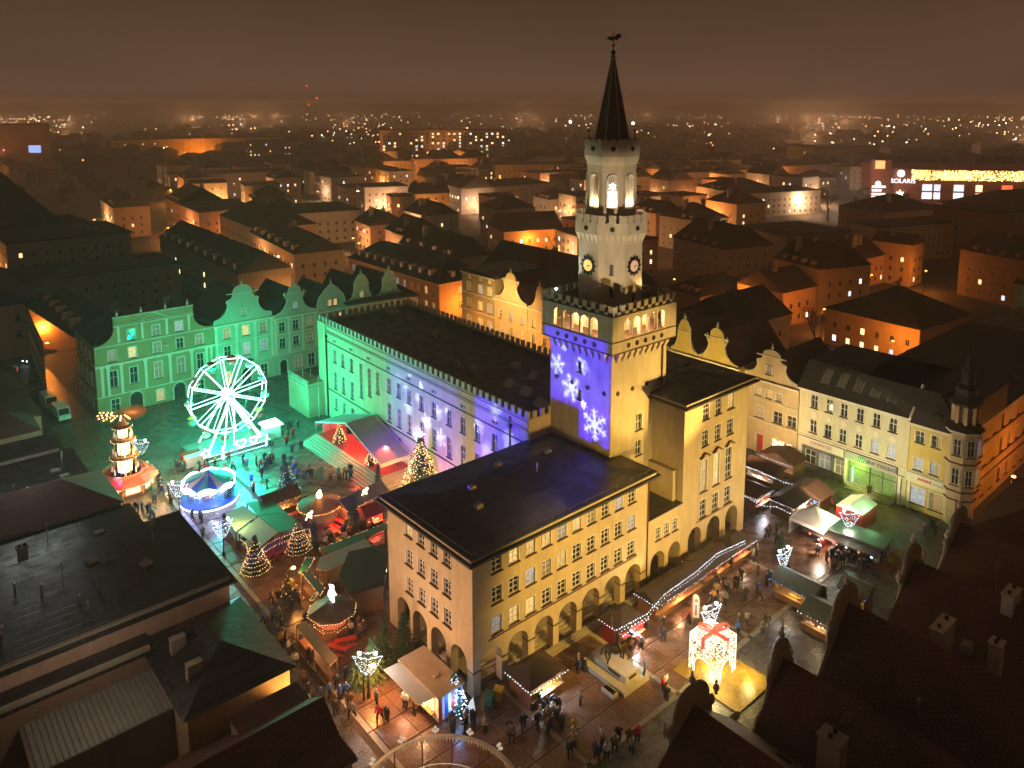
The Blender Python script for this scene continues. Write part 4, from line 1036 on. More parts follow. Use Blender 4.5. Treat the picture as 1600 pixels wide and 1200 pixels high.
for x in (.2, 5.0): b = MB(); b.box(x, -.12, 0, x + .33, 0, 3.9); on(yel, 'shop_pilaster', b, 'trim')
b = MB(); b.raw([(0, -.4, 12.2), (7, -.4, 12.2), (7, 3.0, 16.1), (0, 3.0, 16.1), (0, 15, 16.1), (7, 15, 16.1), (0, 15, 12.2), (7, 15, 12.2)], [(0, 1, 2, 3), (3, 2, 5, 4), (4, 5, 7, 6), (0, 3, 4, 6), (1, 7, 5, 2)]); on(yel, 'mansard_roof', b, 'roofgrey')
b = MB(); b.lathe([(1.15, 0), (1.05, .3), (.7, .6), (.1, .75)], 14); o_ = on(yel, 'eyebrow_dormer', b, 'roofgrey', (3.2, 1.2, 13.6))
# corner house with turret along the east street
cor = thing('corner_house', 'peach corner house with stepped turret and long street front at the right', 'house', (66.4, -18.0, 0))
b = MB(); facade(b, 46, 0, 12.2, [(5.5 + 3.4 * i, 6.6 + 3.4 * i, z, z + 1.9) for i in range(12) for z in (1.2, 5.7, 9.4)])
b.quad((0, 0, 0), (0, 15, 0), (0, 15, 12.2), (0, 0, 12.2)) if False else None
b.quad((46, 0, 0), (46, 15, 0), (46, 15, 12.2), (46, 0, 12.2)); b.quad((.8, 15, 0), (46, 15, 0), (46, 15, 12.2), (.8, 15, 12.2))
O('wall', b, M['plaster_peach'], cor)
for i in range(12):
    for z in (1.2, 5.7, 9.4): window(cor, 6.05 + 3.4 * i, 0, z, 0, 1.1, 1.9, rlit(.15), 2, (.6,), .14, 'trim')
for z in (3.8, 5.2, 8.9):
    b = MB(); b.box(4.2, -.15, z, 46, 0, z + .16); O('string_course', b, M['sill'], cor)
b = MB(); b.box(3.5, -.5, 12.2, 46.3, 0, 12.5); O('cornice', b, M['trim'], cor)
b = MB(); b.raw([(0, -.4, 12.5), (46, -.4, 12.5), (46, 4, 16.3), (3.5, 4, 16.3), (3.5, 15, 16.3), (46, 15, 16.3), (0.8, 15, 12.5), (46, 15, 12.5)], [(0, 1, 2, 3), (3, 2, 5, 4), (4, 5, 7, 6), (0, 3, 4, 6), (1, 7, 5, 2)]); O('roof', b, M['roofgrey'], cor)
for k in range(8):
    b = MB(); b.box(-.5, 0, 0, .5, .1, 1.9); o_ = O('roof_window', b, M['skyglass'], cor, (8 + 4.5 * k, 1.0, 13.85)); o_.rotation_euler = (-radians(49), 0, 0)
# octagonal bay
TXc, TYc = 1.9, .3
def ot(b, r0, z0, r1, z1): b.lathe([(r0, z0), (r1, z1)], 8, TXc, TYc, 0, pi / 8)
b = MB(); b.box(.85, -.2, 0, 2.6, 3.0, 12.3); ot(b, 1.8, 0, 1.8, 3.6); ot(b, 1.85, 3.6, 2.1, 4.8); ot(b, 2.05, 4.8, 2.05, 13.2); O('bay_wall', b, M['plaster_peach'], cor)
for z, r, t in ((3.6, 2.05, .16), (4.9, 2.25, .14), (8.7, 2.25, .18), (12.9, 2.4, .25)):
    b = MB(); ot(b, r, z, r, z + t); O('string_course', b, M['sill'] if t < .2 else M['trim'], cor)
for k in (4, 5, 6, 7):
    a = k * pi / 4; ap = 2.05 * cos(pi / 8)
    for z, g in ((5.9, 'glasslit' if k == 6 else 'glass'), (9.9, 'glasscool' if k == 6 else 'glass')):
        window(cor, TXc + (ap + .2) * cos(a), TYc + (ap + .2) * sin(a), z, a + pi / 2, .9, 2.2, g, 2, (.6,), .12, 'trim')
b = MB(); ot(b, 2.45, 13.2, 1.7, 14.0); O('bay_roof', b, M['roofgrey'], cor)
b = MB()
for k in range(8):
    a = k * pi / 4 + pi / 8; b.box(TXc + 1.35 * cos(a) - .22, TYc + 1.35 * sin(a) - .22, 13.8, TXc + 1.35 * cos(a) + .22, TYc + 1.35 * sin(a) + .22, 16.6)
b.lathe([(.95, 13.8), (.95, 16.5)], 8, TXc, TYc, 0, pi / 8); O('lantern_pier', b, M['plaster_peach'], cor)
b = MB(); b.lathe([(2.0, 16.5), (2.0, 16.8), (1.5, 17.4), (1.25, 17.9), (1.4, 18.4), (1.4, 18.7), (.9, 19.2), (.75, 20.6), (.95, 20.9), (.2, 23.0), (.05, 23.4)], 8, TXc, TYc, 0, pi / 8); O('turret_cap', b, M['roofgrey'], cor)
b = MB(); b.tube((TXc, TYc, 23.2), (TXc, TYc, 24.4), .05, 5); b.ball((TXc, TYc, 24.0), .2, 6, 4); O('turret_spike', b, M['black'], cor)

def clutter(t, x0, y0, x1, y1, z, n, seed):
    rd = random.Random(seed)
    for k in range(n):
        x, y = rd.uniform(x0, x1), rd.uniform(y0, y1); q = rd.random()
        if q < .35:
            b = MB(); b.tube((0, 0, -.5), (0, 0, 2.6), .03, 4)
            for j in range(4): b.tube((-.45 + .05 * j, 0, 1.8 + .2 * j), (.45 - .05 * j, 0, 1.8 + .2 * j), .02, 3)
            O('aerial', b, M['metal'], t, (x, y, z), rd.random() * 3)
        elif q < .7: b = MB(); b.tube((0, 0, -.6), (0, 0, .8), .1, 6); b.lathe([(.17, .8), (.12, .95)], 6); O('vent_pipe', b, M['metal'], t, (x, y, z))
        else: b = MB(); b.box(-.5, -.4, -.4, .5, .4, .28); b.box(-.44, -.34, .28, .44, .34, .31); O('roof_hatch', b, M['stone'], t, (x, y, z), rd.random() * .2)
# ------------------------------------------------------------------ near roofs, west row (seen from behind and above)
def block(name, label, x0, y0, x1, y1, h, wall, roof, kind='flat', rh=0.5, cat='house', chim=(), wins=0, extra=None, group=None, over=.3):
    t = thing(name, label, cat, (x0, y0, 0), 0, group); w, d = x1 - x0, y1 - y0
    b = MB(); b.box(0, 0, 0, w, d, h); O('wall', b, M[wall], t)
    b = MB(); e = over
    if kind == 'flat':
        b.box(-e, -e, h, w + e, d + e, h + .18); b.box(-e + .25, -e + .25, h + .18, w + e - .25, d + e - .25, h + .22)
    elif kind == 'hip': b.frus(-e, -e, w + e, d + e, h + .01, h + rh, min(w, d) / 2 - .05 + e)
    elif kind == 'gx':   # ridge along x
        b.raw([(-e, -e, h), (w + e, -e, h), (w + e, d + e, h), (-e, d + e, h), (-e, d / 2, h + rh), (w + e, d / 2, h + rh)], [(0, 1, 5, 4), (3, 4, 5, 2), (0, 4, 3), (1, 2, 5), (0, 3, 2, 1)])
    elif kind == 'gy':
        b.raw([(-e, -e, h), (w + e, -e, h), (w + e, d + e, h), (-e, d + e, h), (w / 2, -e, h + rh), (w / 2, d + e, h + rh)], [(0, 4, 5, 3), (1, 2, 5, 4), (0, 1, 4), (3, 5, 2), (0, 3, 2, 1)])
    O('roof', b, M[roof], t)
    for (cx, cy_, cw, cd, cz, m) in chim:
        b = MB(); b.box(-cw / 2, -cd / 2, h - .5, cw / 2, cd / 2, cz); b.box(-cw / 2 - .1, -cd / 2 - .1, cz, cw / 2 + .1, cd / 2 + .1, cz + .15)
        c = O('chimney', b, M[m], t, (cx, cy_, 0))
        for q in (-.25, .25): b = MB(); b.box(cw * q - .12, -.12, cz + .15, cw * q + .12, .12, cz + .45); O('chimney_pot', b, M['black'], c)
    return t
t = block('flat_roofed_house', 'large house with dark green flat roof at the left, nearest the carousel', -46, 16.2, -16.3, 31.8, 10.8, 'plaster_pink', 'roofdark', chim=((12, 5, .8, .5, 11.6, 'metal'),), over=.6)
b = MB(); b.box(-.1, -.1, 10.8, 29.8, .25, 11.25); O('parapet', b, M['stone'], t)
b = MB(); b.box(0, -.08, 6.0, .9, -.01, 6.3); O('wall_lamp', b, M['goldled'], t, (12.5, 0, 0))
clutter(t, 2, 2, 28, 13, 10.95, 14, 3)
for x, y in ((8, 4), (9.2, 4.4), (16, 9), (20, 6.5), (22, 11)):
    b = MB(); b.tube((0, 0, 11), (0, 0, 12.0), .12, 6); O('vent_pipe', b, M['metal'], t, (x, y, 0))
t = block('house', 'dark hipped house at the left with yellowish lit end wall over the square', -24.0, 4.8, -15.7, 16.1, 8.6, 'plaster_buff', 'roofdark', 'hip', 2.0, over=.5)
for y in (3, 7): b = MB(); b.box(-.6, -.35, 9, .6, .35, 10.6); O('vent_box', b, M['stone'], t, (1.6, y, 0))
t = block('shed', 'long pale corrugated roof shed among the dark buildings at lower left', -33.5, 8.4, -23.8, 13.8, 7.0, 'plaster_grey', 'metal', 'flat', over=.3)
M['corrug'] = pmat('corrugated_sheet', (.20, .19, .17), .6, .12, 1.0)
b = MB()
for k in range(24): b.frus(.42 * k, -.3, .42 * k + .4, 5.7, 7.22, 7.3, .06)
O('corrugated_sheet', b, M['corrug'], t)
t = block('house', 'low dark roofed wing behind the pale shed at the left edge', -50, 13.9, -24.1, 16.1, 9.0, 'plaster_brown', 'roofdark')
b = MB(); b.box(0, -.3, 9.18, 25.9, .1, 9.5); O('parapet', b, M['stone'], t)
t = block('house', 'brown tiled gabled house at bottom left with two green topped dormers', -44, -9.0, -16.4, 4.7, 5.4, 'plaster_pink', 'roofbrown', 'gx', 5.0)
for y, in ((2.4,), (9.2,)):
    b = MB(); b.box(-5, -1.3, 5.2, .1, 1.3, 8.6); d = O('dormer', b, M['plaster_pink'], t, (27.4, y + .9, 0))
    b = MB(); b.box(-5.1, -1.5, 8.6, .5, 1.5, 8.75); O('dormer_roof', b, M['roofbrown'], d)
    b = MB(); b.box(.1, -1.4, 8.3, .55, 1.4, 8.62); b.box(.1, 1.3, 5.4, .25, 1.45, 8.6); O('dormer_fascia', b, M['teal'], d)
    b = MB(); b.box(.1, -.7, 6.2, .14, .7, 7.8); O('dormer_pane', b, M['glass'], d)
block('house', 'dark gabled house cut by the bottom left corner of the view', -46, -30, -17.5, -10.5, 5.5, 'plaster_brown', 'roofbrown', 'gx', 4.0)
# row between the carousel and the west street
wb = [(-36, 32.2, -18.6, 41.5, 8.8, 'flat', 'plaster_grey', 'dark flat roofed house behind the carousel, nearest of the west row'),
      (-38, 41.8, -19.2, 52, 9.4, 'hip', 'plaster_grey', 'dark hipped house left of the candle pyramid'),
      (-40, 52.3, -20.2, 63, 8.6, 'flat', 'plaster_brown', 'dark flat roofed house left of the pyramid base'),
      (-42, 63.2, -21.5, 70.5, 8.6, 'flat', 'plaster_pink', 'low house with pale parapet wall facing the view at left edge'),
      (-42, 70.8, -22.5, 78, 9.6, 'hip', 'plaster_pink', 'house with light gable strip beside the parked vans'),
      (-44, 78.4, -21, 92, 9.0, 'gy', 'plaster_brown', 'brown tiled house opposite the white vans'),
      (-44, 92.4, -20.5, 106, 8.8, 'hip', 'plaster_grey', 'dark house at the left frame edge where the headlights shine')]
for x0, y0, x1, y1, h, kd, wl_, lb in wb:
    t = block('house', lb, x0, y0, x1, y1, h, wl_, 'roofdark' if kd == 'flat' else 'roofbrown', kd, 2.6, chim=((6, 3, .9, .5, h + 2.2, 'plaster_grey'),))
    clutter(t, 2, 2, x1 - x0 - 2, y1 - y0 - 2, h + (.1 if kd == 'flat' else 1.2), 5, int(y0))
    if kd == 'flat': b = MB(); b.box(0, -.02, h + .18, x1 - x0, .3, h + .6); O('parapet', b, M['stone'], t)
# street side houses north of the west street
t = block('house', 'orange lit house with dormers at far left behind the street junction', -33, 144.5, -9.6, 190, 12, 'plaster_peach', 'roofgrey', 'gy', 5.5, over=.4)
for k in range(10):
    for z in (1.2, 4.6, 8.2): window(t, 23.6, 3 + 4.2 * k, z, pi / 2, 1.0, 1.7, rlit(.1), 2, (.6,), .1, 'trim')
for k in range(4):
    for z in (4.6, 8.2): window(t, 4 + 5 * k, -.2, z, 0, 1.0, 1.7, rlit(.1), 2, (.6,), .1, 'trim')
t = thing('street_house_row', 'long orange grey street front left of the olive townhouse', 'house', (-9.7, 110.2, 0))
b = MB(); b.at(-2.6, 34, 0, RX + radians(-4.5)); hs = [(1.4 + 2.6 * i, 2.4 + 2.6 * i, z, z + 1.8) for i in range(12) for z in (1.0, 4.6, 8.3)]
facade(b, 34.1, 0, 11.6, hs); b.at(); b.box(-2.2, 33.8, 0, 12, 34, 11.6)
O('wall', b, M['plaster_peach'], t)
a_ = RX + radians(-4.5)
for i in range(12):
    for z in (1.0, 4.6, 8.3): window(t, -2.6 + cos(a_) * (1.9 + 2.6 * i), 34 + sin(a_) * (1.9 + 2.6 * i), z, a_, 1.0, 1.8, rlit(.05), 2, (.6,), .1, 'trim')
b = MB(); b.raw([(-3.1, 34.2, 11.6), (-.4, -.2, 11.6), (12, -.2, 11.6), (12, 34.2, 11.6), (4.5, 31, 15.5), (5.5, 3, 15.5)], [(0, 1, 5, 4), (1, 2, 5), (2, 3, 4, 5), (3, 0, 4), (0, 3, 2, 1)]); O('roof', b, M['roofgrey'], t)
for k in range(5):
    b = MB(); b.box(-.5, -.6, 12.0, 1.6, .6, 14.0); O('dormer', b, M['plaster_peach'], t, (.6, 5 + 6 * k, 0))
# west side wall of the olive house
for i in range(4):
    for z, h in ((1.0, 2.0), (4.9, 2.8), (9.8, 1.9)): window(r1, -.2, 12.2 - 3.2 * i, z, RX, 1.1, h, 'glass', 2, (.6,), .12, 'trim')
for z in (3.4, 9.2): b = MB(); b.box(-.15, 0, z, 0, 14, z + .16); O('string_course', b, M['trim'], r1)

# ------------------------------------------------------------------ south row: gables towards the square, roofs towards us
def south(name, label, x0, x1, h, rh, ridge, gk, yf=-24.0, d=22, chim=(), roof='roofbrown'):
    t = thing(name, label, 'house', (x0, yf, 0)); w = x1 - x0; rx = ridge - x0
    b = MB(); b.box(0, -d, 0, w, 0, h); O('wall', b, M['plaster_buff'], t)
    b = MB(); e = .3
    b.raw([(-e, -d, h - .1), (w + e, -d, h - .1), (w + e, -.4, h - .1), (-e, -.4, h - .1), (rx, -d, h + rh), (rx, -.4, h + rh)], [(0, 4, 5, 3), (1, 2, 5, 4), (0, 1, 4), (3, 5, 2)])
    O('roof', b, M[roof], t)
    hw = w / 2
    prof = [(x * hw, zz * (rh + 1.3)) for x, zz in GAB[gk]]; full = prof + [(-x, zz) for x, zz in reversed(prof[:-1])]
    b = MB(); b.xzprism(full, -.45, 0.0); O('gable', b, M['plaster_buff'], t, (rx, 0, h))
    b = MB()
    for (x1_, z1), (x2, z2) in zip(full[:-1], full[1:]): b.tube((x1_, -.22, z1), (x2, -.22, z2), .2, 5)
    O('gable_coping', b, M['plaster_grey'], t, (rx, 0, h))
    clutter(t, 1, -d + 3, w - 1, -4, h + rh * .45, 4, int(x0 * 7 + 50))
    O('urn_finial', urn_m, parent=t, loc=(rx, -.2, h + rh + 1.35)); 
    for sx in (-1, 1): O('urn_finial', urn_m, parent=t, loc=(rx + sx * hw * .5, -.2, h + (rh + 1.3) * .62))
    for (cx, cy_, cw, cd, cz, m) in chim:
        b = MB(); b.box(-cw / 2, -cd / 2, h, cw / 2, cd / 2, cz); b.box(-cw / 2 - .08, -cd / 2 - .08, cz, cw / 2 + .08, cd / 2 + .08, cz + .14)
        c = O('chimney', b, M[m], t, (cx, cy_, 0))
        for q in (-.28, .28): b = MB(); b.box(cw * q - .1, -.12, cz + .14, cw * q + .1, .12, cz + .4); O('chimney_pot', b, M['black'], c)
    for k in range(3):
        b = MB(); b.box(-.35, -.5, 0, .35, .5, .12); s_ = O('roof_window', b, M['glass'], t, (rx + (w - rx) * .5, -6 - 5 * k, h + rh * .5 + .05)); s_.rotation_euler = (0, math.atan2(rh, w - rx), 0)
    return t
south('house', 'brown tiled gabled house at the bottom centre, nearest the golden mat', -4.0, 8.4, 7.6, 4.6, 2.8, 'bell', -22.0, chim=((9.2, -9.5, 1.1, 1.5, 14.3, 'plaster_grey'),))
south('house', 'lower brown gabled house with black urns right of the light gift', 8.5, 14.5, 7.4, 4.6, 12.4, 'scroll', -23.5)
south('house', 'largest brown gabled house in the lower right corner with steep roof', 14.7, 25.2, 8.4, 6.0, 19.4, 'tall', -25.2, chim=((8.2, -6.5, 2.6, .9, 14.0, 'plaster_white'), (8.6, -10.2, 1.0, .8, 14.3, 'plaster_white')))
south('house', 'brown gabled house right of centre with light brick chimney', 25.4, 36.5, 8.0, 5.2, 32.0, 'bell', -25.5, chim=((6.4, -8.4, 2.0, .9, 14.0, 'plaster_white'),))
south('house', 'brown hipped roof house near the right frame edge with black urn', 36.7, 48.5, 8.2, 4.4, 43.5, 'scroll', -25.5)
block('house', 'dark red roofed house at the right frame edge below the corner turret', 48.8, -44, 66, -25, 9.6, 'plaster_buff', 'roofbrown', 'hip', 5.0, chim=((4, 9, 1.3, 1.3, 14.5, 'plaster_grey'),))
block('house', 'dark roofed house in the bottom right corner of the view', 24, -74, 60, -50, 8, 'plaster_brown', 'roofbrown', 'gx', 5)

# ------------------------------------------------------------------ projected light pictures (slides in real projectors)
def slide(light, kind, p=()):
    d = light.data; d.use_nodes = True
    n, l = d.node_tree.nodes, d.node_tree.links
    em = [q for q in n if q.type == 'EMISSION'][0]
    tc = n.new('ShaderNodeTexCoord'); sp = n.new('ShaderNodeSeparateXYZ'); l.new(tc.outputs['Normal'], sp.inputs[0])
    def mth(op, a, b=None, c=None):
        m = n.new('ShaderNodeMath'); m.operation = op
        for i, v in enumerate((a, b, c)):
            if v is None: continue
            if isinstance(v, (int, float)): m.inputs[i].default_value = v
            else: l.new(v, m.inputs[i])
        return m.outputs[0]
    az = mth('ABSOLUTE', sp.outputs['Z'])
    u = mth('DIVIDE', sp.outputs['X'], az); v = mth('DIVIDE', sp.outputs['Y'], az)
    def step(x, edge, soft):   # 1 below the edge
        m = n.new('ShaderNodeMapRange'); m.interpolation_type = 'SMOOTHSTEP'
        m.inputs['From Min'].default_value = edge - soft; m.inputs['From Max'].default_value = edge + soft
        m.inputs['To Min'].default_value = 1; m.inputs['To Max'].default_value = 0
        l.new(x, m.inputs['Value']); return m.outputs[0]
    if kind == 'rect':
        a, b, s = p
        out = mth('MULTIPLY', step(mth('ABSOLUTE', u), a, s), step(mth('ABSOLUTE', v), b, s * .6))
    elif kind == 'flake':
        R, rot = p
        r = mth('SQRT', mth('ADD', mth('MULTIPLY', u, u), mth('MULTIPLY', v, v)))
        th = mth('ADD', mth('ARCTAN2', v, u), rot + 20)
        f = mth('ABSOLUTE', mth('SUBTRACT', mth('MODULO', th, pi / 3), pi / 6))
        along = mth('MULTIPLY', r, mth('COSINE', f)); perp = mth('MULTIPLY', r, mth('SINE', f))
        arm = mth('MULTIPLY', step(perp, R * .07, R * .05), step(along, R * .95, R * .06))
        # side twigs leave the arm at 60 degrees
        tw = mth('SUBTRACT', along, mth('MULTIPLY', perp, .577))
        t2 = mth('ABSOLUTE', mth('SUBTRACT', mth('MODULO', tw, R * .27), R * .135))
        twig = mth('MULTIPLY', mth('MULTIPLY', step(t2, R * .05, R * .04), step(perp, R * .26, R * .05)), mth('MULTIPLY', step(along, R * .85, R * .05), 1.0))
        out = mth('MAXIMUM', arm, mth('MULTIPLY', twig, .8))
    elif kind == 'star':
        R, rot = p
        r = mth('SQRT', mth('ADD', mth('MULTIPLY', u, u), mth('MULTIPLY', v, v)))
        th = mth('ADD', mth('ARCTAN2', v, u), rot + 20)
        f = mth('DIVIDE', mth('ABSOLUTE', mth('SUBTRACT', mth('MODULO', th, pi / 3), pi / 6)), pi / 6)
        lim = mth('SUBTRACT', R, mth('MULTIPLY', f, R * .62))
        out = step(mth('SUBTRACT', r, lim), 0.0, R * .08)
    elif kind == 'drops':
        a, s = p
        vo = n.new('ShaderNodeTexVoronoi'); vo.inputs['Scale'].default_value = s
        cb_ = n.new('ShaderNodeCombineXYZ'); l.new(mth('ADD', mth('MULTIPLY', u, 2.2), mth('MULTIPLY', v, -1.0)), cb_.inputs[0]); l.new(v, cb_.inputs[1])
        l.new(cb_.outputs[0], vo.inputs['Vector'])
        out = mth('MULTIPLY', step(vo.outputs['Distance'], .16, .06), mth('MULTIPLY', step(mth('ABSOLUTE', u), a, a * .1), step(mth('ABSOLUTE', v), a, a * .1)))
    l.new(out, em.inputs['Strength'])
def onX(px, py, X):
    a = gp(px, py, 0); t = (X - CX) / (a.x - CX); return Vector((X, CY + (a.y - CY) * t, CZ - CZ * t))
PR = (-17.0, 36.0, 12.2)
VIO = (0.20, 0.12, 1.0)
def wash(src, c, half_w, half_h, power, col, soft=.02):
    d = (Vector(c) - Vector(src)).length
    o = lamp('projector_beam', 'SPOT', src, power, col, c, .05, min(150, 2.6 * math.degrees(math.atan(max(half_w, half_h) * 1.1 / d)) + 8), .05)
    slide(o, 'rect', (half_w / d, half_h / d, soft)); return o
wash(PR, (21.3, 38.5, 9.5), 9.5, 7.0, 110000, (.09, .02, 1.0), .07)
wash(PR, (20.6, 20.6, 12.5), 4.9, 5.0, 200000, (.03, .0, 1.0), .012)
wash(PR, (20.9, 27.5, 8.0), 5.0, 8.0, 9000, (.9, .30, .40), .1)
PT = (-17.0, 12.0, 14.6)
wash(PT, (23.9, 9.85, 23.9), 5.0, 4.7, 190000, (.05, .015, 1.0), .012)
wash(PT, (23.9, 7.3, 17.6), 2.4, 2.0, 200000, (.04, .01, 1.0), .006)
# the green side of the same front
lamp('flood_or_fill_beam', 'SPOT', (-12, 66, 9), 9000, (.0, 1.0, .6), (21.5, 64, 8), .4, 34, .6)
lamp('flood_or_fill_beam', 'SPOT', (6, 26, 6), 1500, (1.0, .5, .12), (20.6, 26, 7), .4, 50, .8)
WHT = (.5, .68, 1.0)
fl = [(633, 605, .9, 'flake'), (658, 603, .8, 'star'), (652, 622, .9, 'flake'), (637, 637, 1.3, 'flake'), (667, 659, 1.5, 'star'), (651, 678, 1.6, 'flake'), (690, 683, 1.6, 'flake'), (686, 645, 1.3, 'flake'), (621, 589, .9, 'flake'), (752, 664, 1.3, 'flake'), (779, 642, 1.4, 'flake'), (801, 686, 1.5, 'flake'), (765, 703, 1.3, 'flake'), (700, 640, .8, 'star'), (640, 585, .6, 'star')]
random.seed(3)
for px, py, r, k in fl:
    c = onX(px, py, 21.0); c.x = 20.3 + (c.y - 14.7) * .0275; d = (c - Vector(PR)).length
    o = lamp('projector_beam', 'SPOT', PR, 170000, WHT, c, .02, math.degrees(2 * math.atan(r * 1.3 / d)), 0); slide(o, k, (r * .95 / d, random.random()))
for px, py, r, k in ((871, 569, 1.5, 'flake'), (893, 606, 1.9, 'flake'), (929, 663, 2.2, 'flake'), (909, 572, 1.2, 'flake'), (912, 632, .7, 'star'), (882, 540, .8, 'flake')):
    c = onX(px, py, 23.9); d = (c - Vector(PT)).length
    o = lamp('projector_beam', 'SPOT', PT, 230000, WHT, c, .02, math.degrees(2 * math.atan(r * 1.3 / d)), 0); slide(o, k, (r * .95 / d, random.random()))
c = onX(940, 600, 23.9); o = lamp('projector_beam', 'SPOT', PT, 160000, WHT, c, .02, 14, 0); slide(o, 'drops', (.055, 60))

# ------------------------------------------------------------------ light decorations
rj = random.Random(99)
def bulbs(b, pts, step, r):
    """octahedral bulbs every step metres along a polyline"""
    acc = 0
    for a, c in zip(pts[:-1], pts[1:]):
        a = Vector(a); c = Vector(c); L = (c - a).length
        if L == 0: continue
        t = step - acc if acc else 0
        while t < L:
            p = a.lerp(c, t / L); b.octa((p.x + rj.uniform(-.03, .03), p.y + rj.uniform(-.03, .03), p.z - rj.uniform(0, .08)), r * rj.uniform(.7, 1.2)); t += step
        acc = L - (t - step)
def string(root, pts, mat='whiteled', step=.28, r=.055, name='light_string', lbl=None, group=None):
    b = MB(); bulbs(b, pts, step, r)
    n0 = len(b.f)
    b.mi = 1; b.path(pts, .015, 3)
    o = O(name, b, [M[mat], M['black']], root); o['kind'] = 'stuff'
    return o

# fir trees made of many small needle sprays
def fir_mesh(h, r, n, seed, mat):
    rd = random.Random(seed); b = MB()
    nb = max(40, n // 13)
    for k in range(nb):
        t = (k / nb) ** 1.2; z = .06 * h + t * h * .93; a = k * 2.399 + rd.uniform(-.3, .3)
        R = r * (1 - t) ** .9 * rd.uniform(.7, 1.18) * (1 - .22 * (t * 8 % 1)) + .06; dr = rd.uniform(.12, .4)
        for j in range(13):
            u_ = .15 + .85 * (j + rd.random()) / 13; rr = R * u_; s = (.05 + .03 * rd.random()) * (.8 + r * .45) * (1.15 - .45 * u_)
            c = Vector((rr * cos(a), rr * sin(a), z - rr * dr + rr * rr * .06)); o_ = Vector((cos(a + rd.uniform(-.9, .9)), sin(a + rd.uniform(-.9, .9)), rd.uniform(-.5, .25))); sd = Vector((-sin(a), cos(a), rd.uniform(-.5, .5)))
            b.poly([c - o_ * s * 1.2 + sd * s * .7, c - o_ * s * 1.2 - sd * s * .7, c + o_ * s * 2.4 - sd * s * .2, c + o_ * s * 2.4 + sd * s * .2])
    return b.mesh('crown', [M[mat]])
def fir(name, label, loc, h, r, seed, mat='needle', led=None, nled=120, ledr=.05, group=None, n=2600, star=False, stand=False):
    t = thing(name, label, 'tree', loc, 0, group)
    O('crown', fir_mesh(h, r, n, seed, mat), parent=t)
    b = MB(); b.tube((0, 0, 0), (0, 0, h * .9), .04 * h ** .8, 6, .02); O('trunk', b, M['bark'], t)
    if led:
        rd = random.Random(seed + 9); b = MB()
        for k in range(nled):
            q = (k / nled) ** 1.15; z = .08 * h + q * h * .9; rr = r * (1 - q) * rd.uniform(.8, 1.08) + .05; a = k * 2.399 + rd.random()
            b.octa((rr * cos(a), rr * sin(a), z), ledr * rd.uniform(.7, 1.3))
        O('light_string', b, M[led], t)['kind'] = 'stuff'
    if star:
        b = MB()
        for k in range(8):
            a = k * pi / 4; L = .75 if k % 2 == 0 else .45
            b.tube((0, 0, 0), (L * cos(a) * .7, -L * cos(a) * .7, L * sin(a)), .12, 4, .02)
            b.tube((0, 0, 0), (L * .5 * cos(a), L * .5 * sin(a), 0), .08, 4, .02)
        O('star_topper', b, emat('star_led', (1.0, .8, .7), 6.0), t, (0, 0, h + .5))
    return t
fir('christmas_tree', 'tall christmas tree covered in warm lights with a shining star on top', (20.0 - 1.0, 36.4, 0), 8.0, 3.1, 1, 'needlelt', 'warmled', 620, .062, n=5200, star=True)
lamp('tree_glow', 'POINT', (16.6, 38.2, 4.5), 900, (1, .55, .15), size=1.0); lamp('tree_glow', 'POINT', (17.5, 33.0, 3.0), 700, (1, .55, .15), size=1.0)
p = gp(531, 700); fir('christmas_tree', 'small lit christmas tree on the left side of the stage tent', (p.x, p.y, .9), 3.6, 1.1, 2, 'needle', 'warmled', 110, .07, 'lit trees on the stage')
p = gp(579, 735); fir('christmas_tree', 'small lit christmas tree at the right front corner of the stage steps', (p.x, p.y, .9), 2.6, .9, 3, 'needle', 'warmled', 80, .07, 'lit trees on the stage')
p = gp(713, 1112); fir('christmas_tree', 'blue lit christmas tree at the end of the food trailer', (p.x - .1, p.y, 0), 4.0, 1.35, 4, 'needle', 'whiteled', 240, .05)
lamp('tree_glow', 'POINT', (p.x - .6, p.y - 1.0, 1.8), 260, (.2, .45, 1), size=.5)
p = gp(449, 770); fir('christmas_tree', 'dark christmas tree with faint cold lights in the middle of the market', (p.x, p.y, 0), 4.6, 1.9, 5, 'needle', 'whiteled', 90, .035)
for px, py, h, r, lb in ((400, 893, 4.6, 1.8, 'fir wrapped in warm light chains at the left fence corner'), (467, 862, 4.4, 1.7, 'fir wrapped in warm light chains beside the rose of flags'),):
    q = gp(px, py); t = fir('fir_tree', lb, (q.x, q.y, 0), h, r, px, 'needle', 'warmled', 40, .04)
    pts = []
    for k in range(150): s_ = k / 150; pts.append((r * (1 - s_) * 1.02 * cos(k * .42), r * (1 - s_) * 1.02 * sin(k * .42), .2 + s_ * (h - .2)))
    string(t, pts, 'warmled', .32, .045)
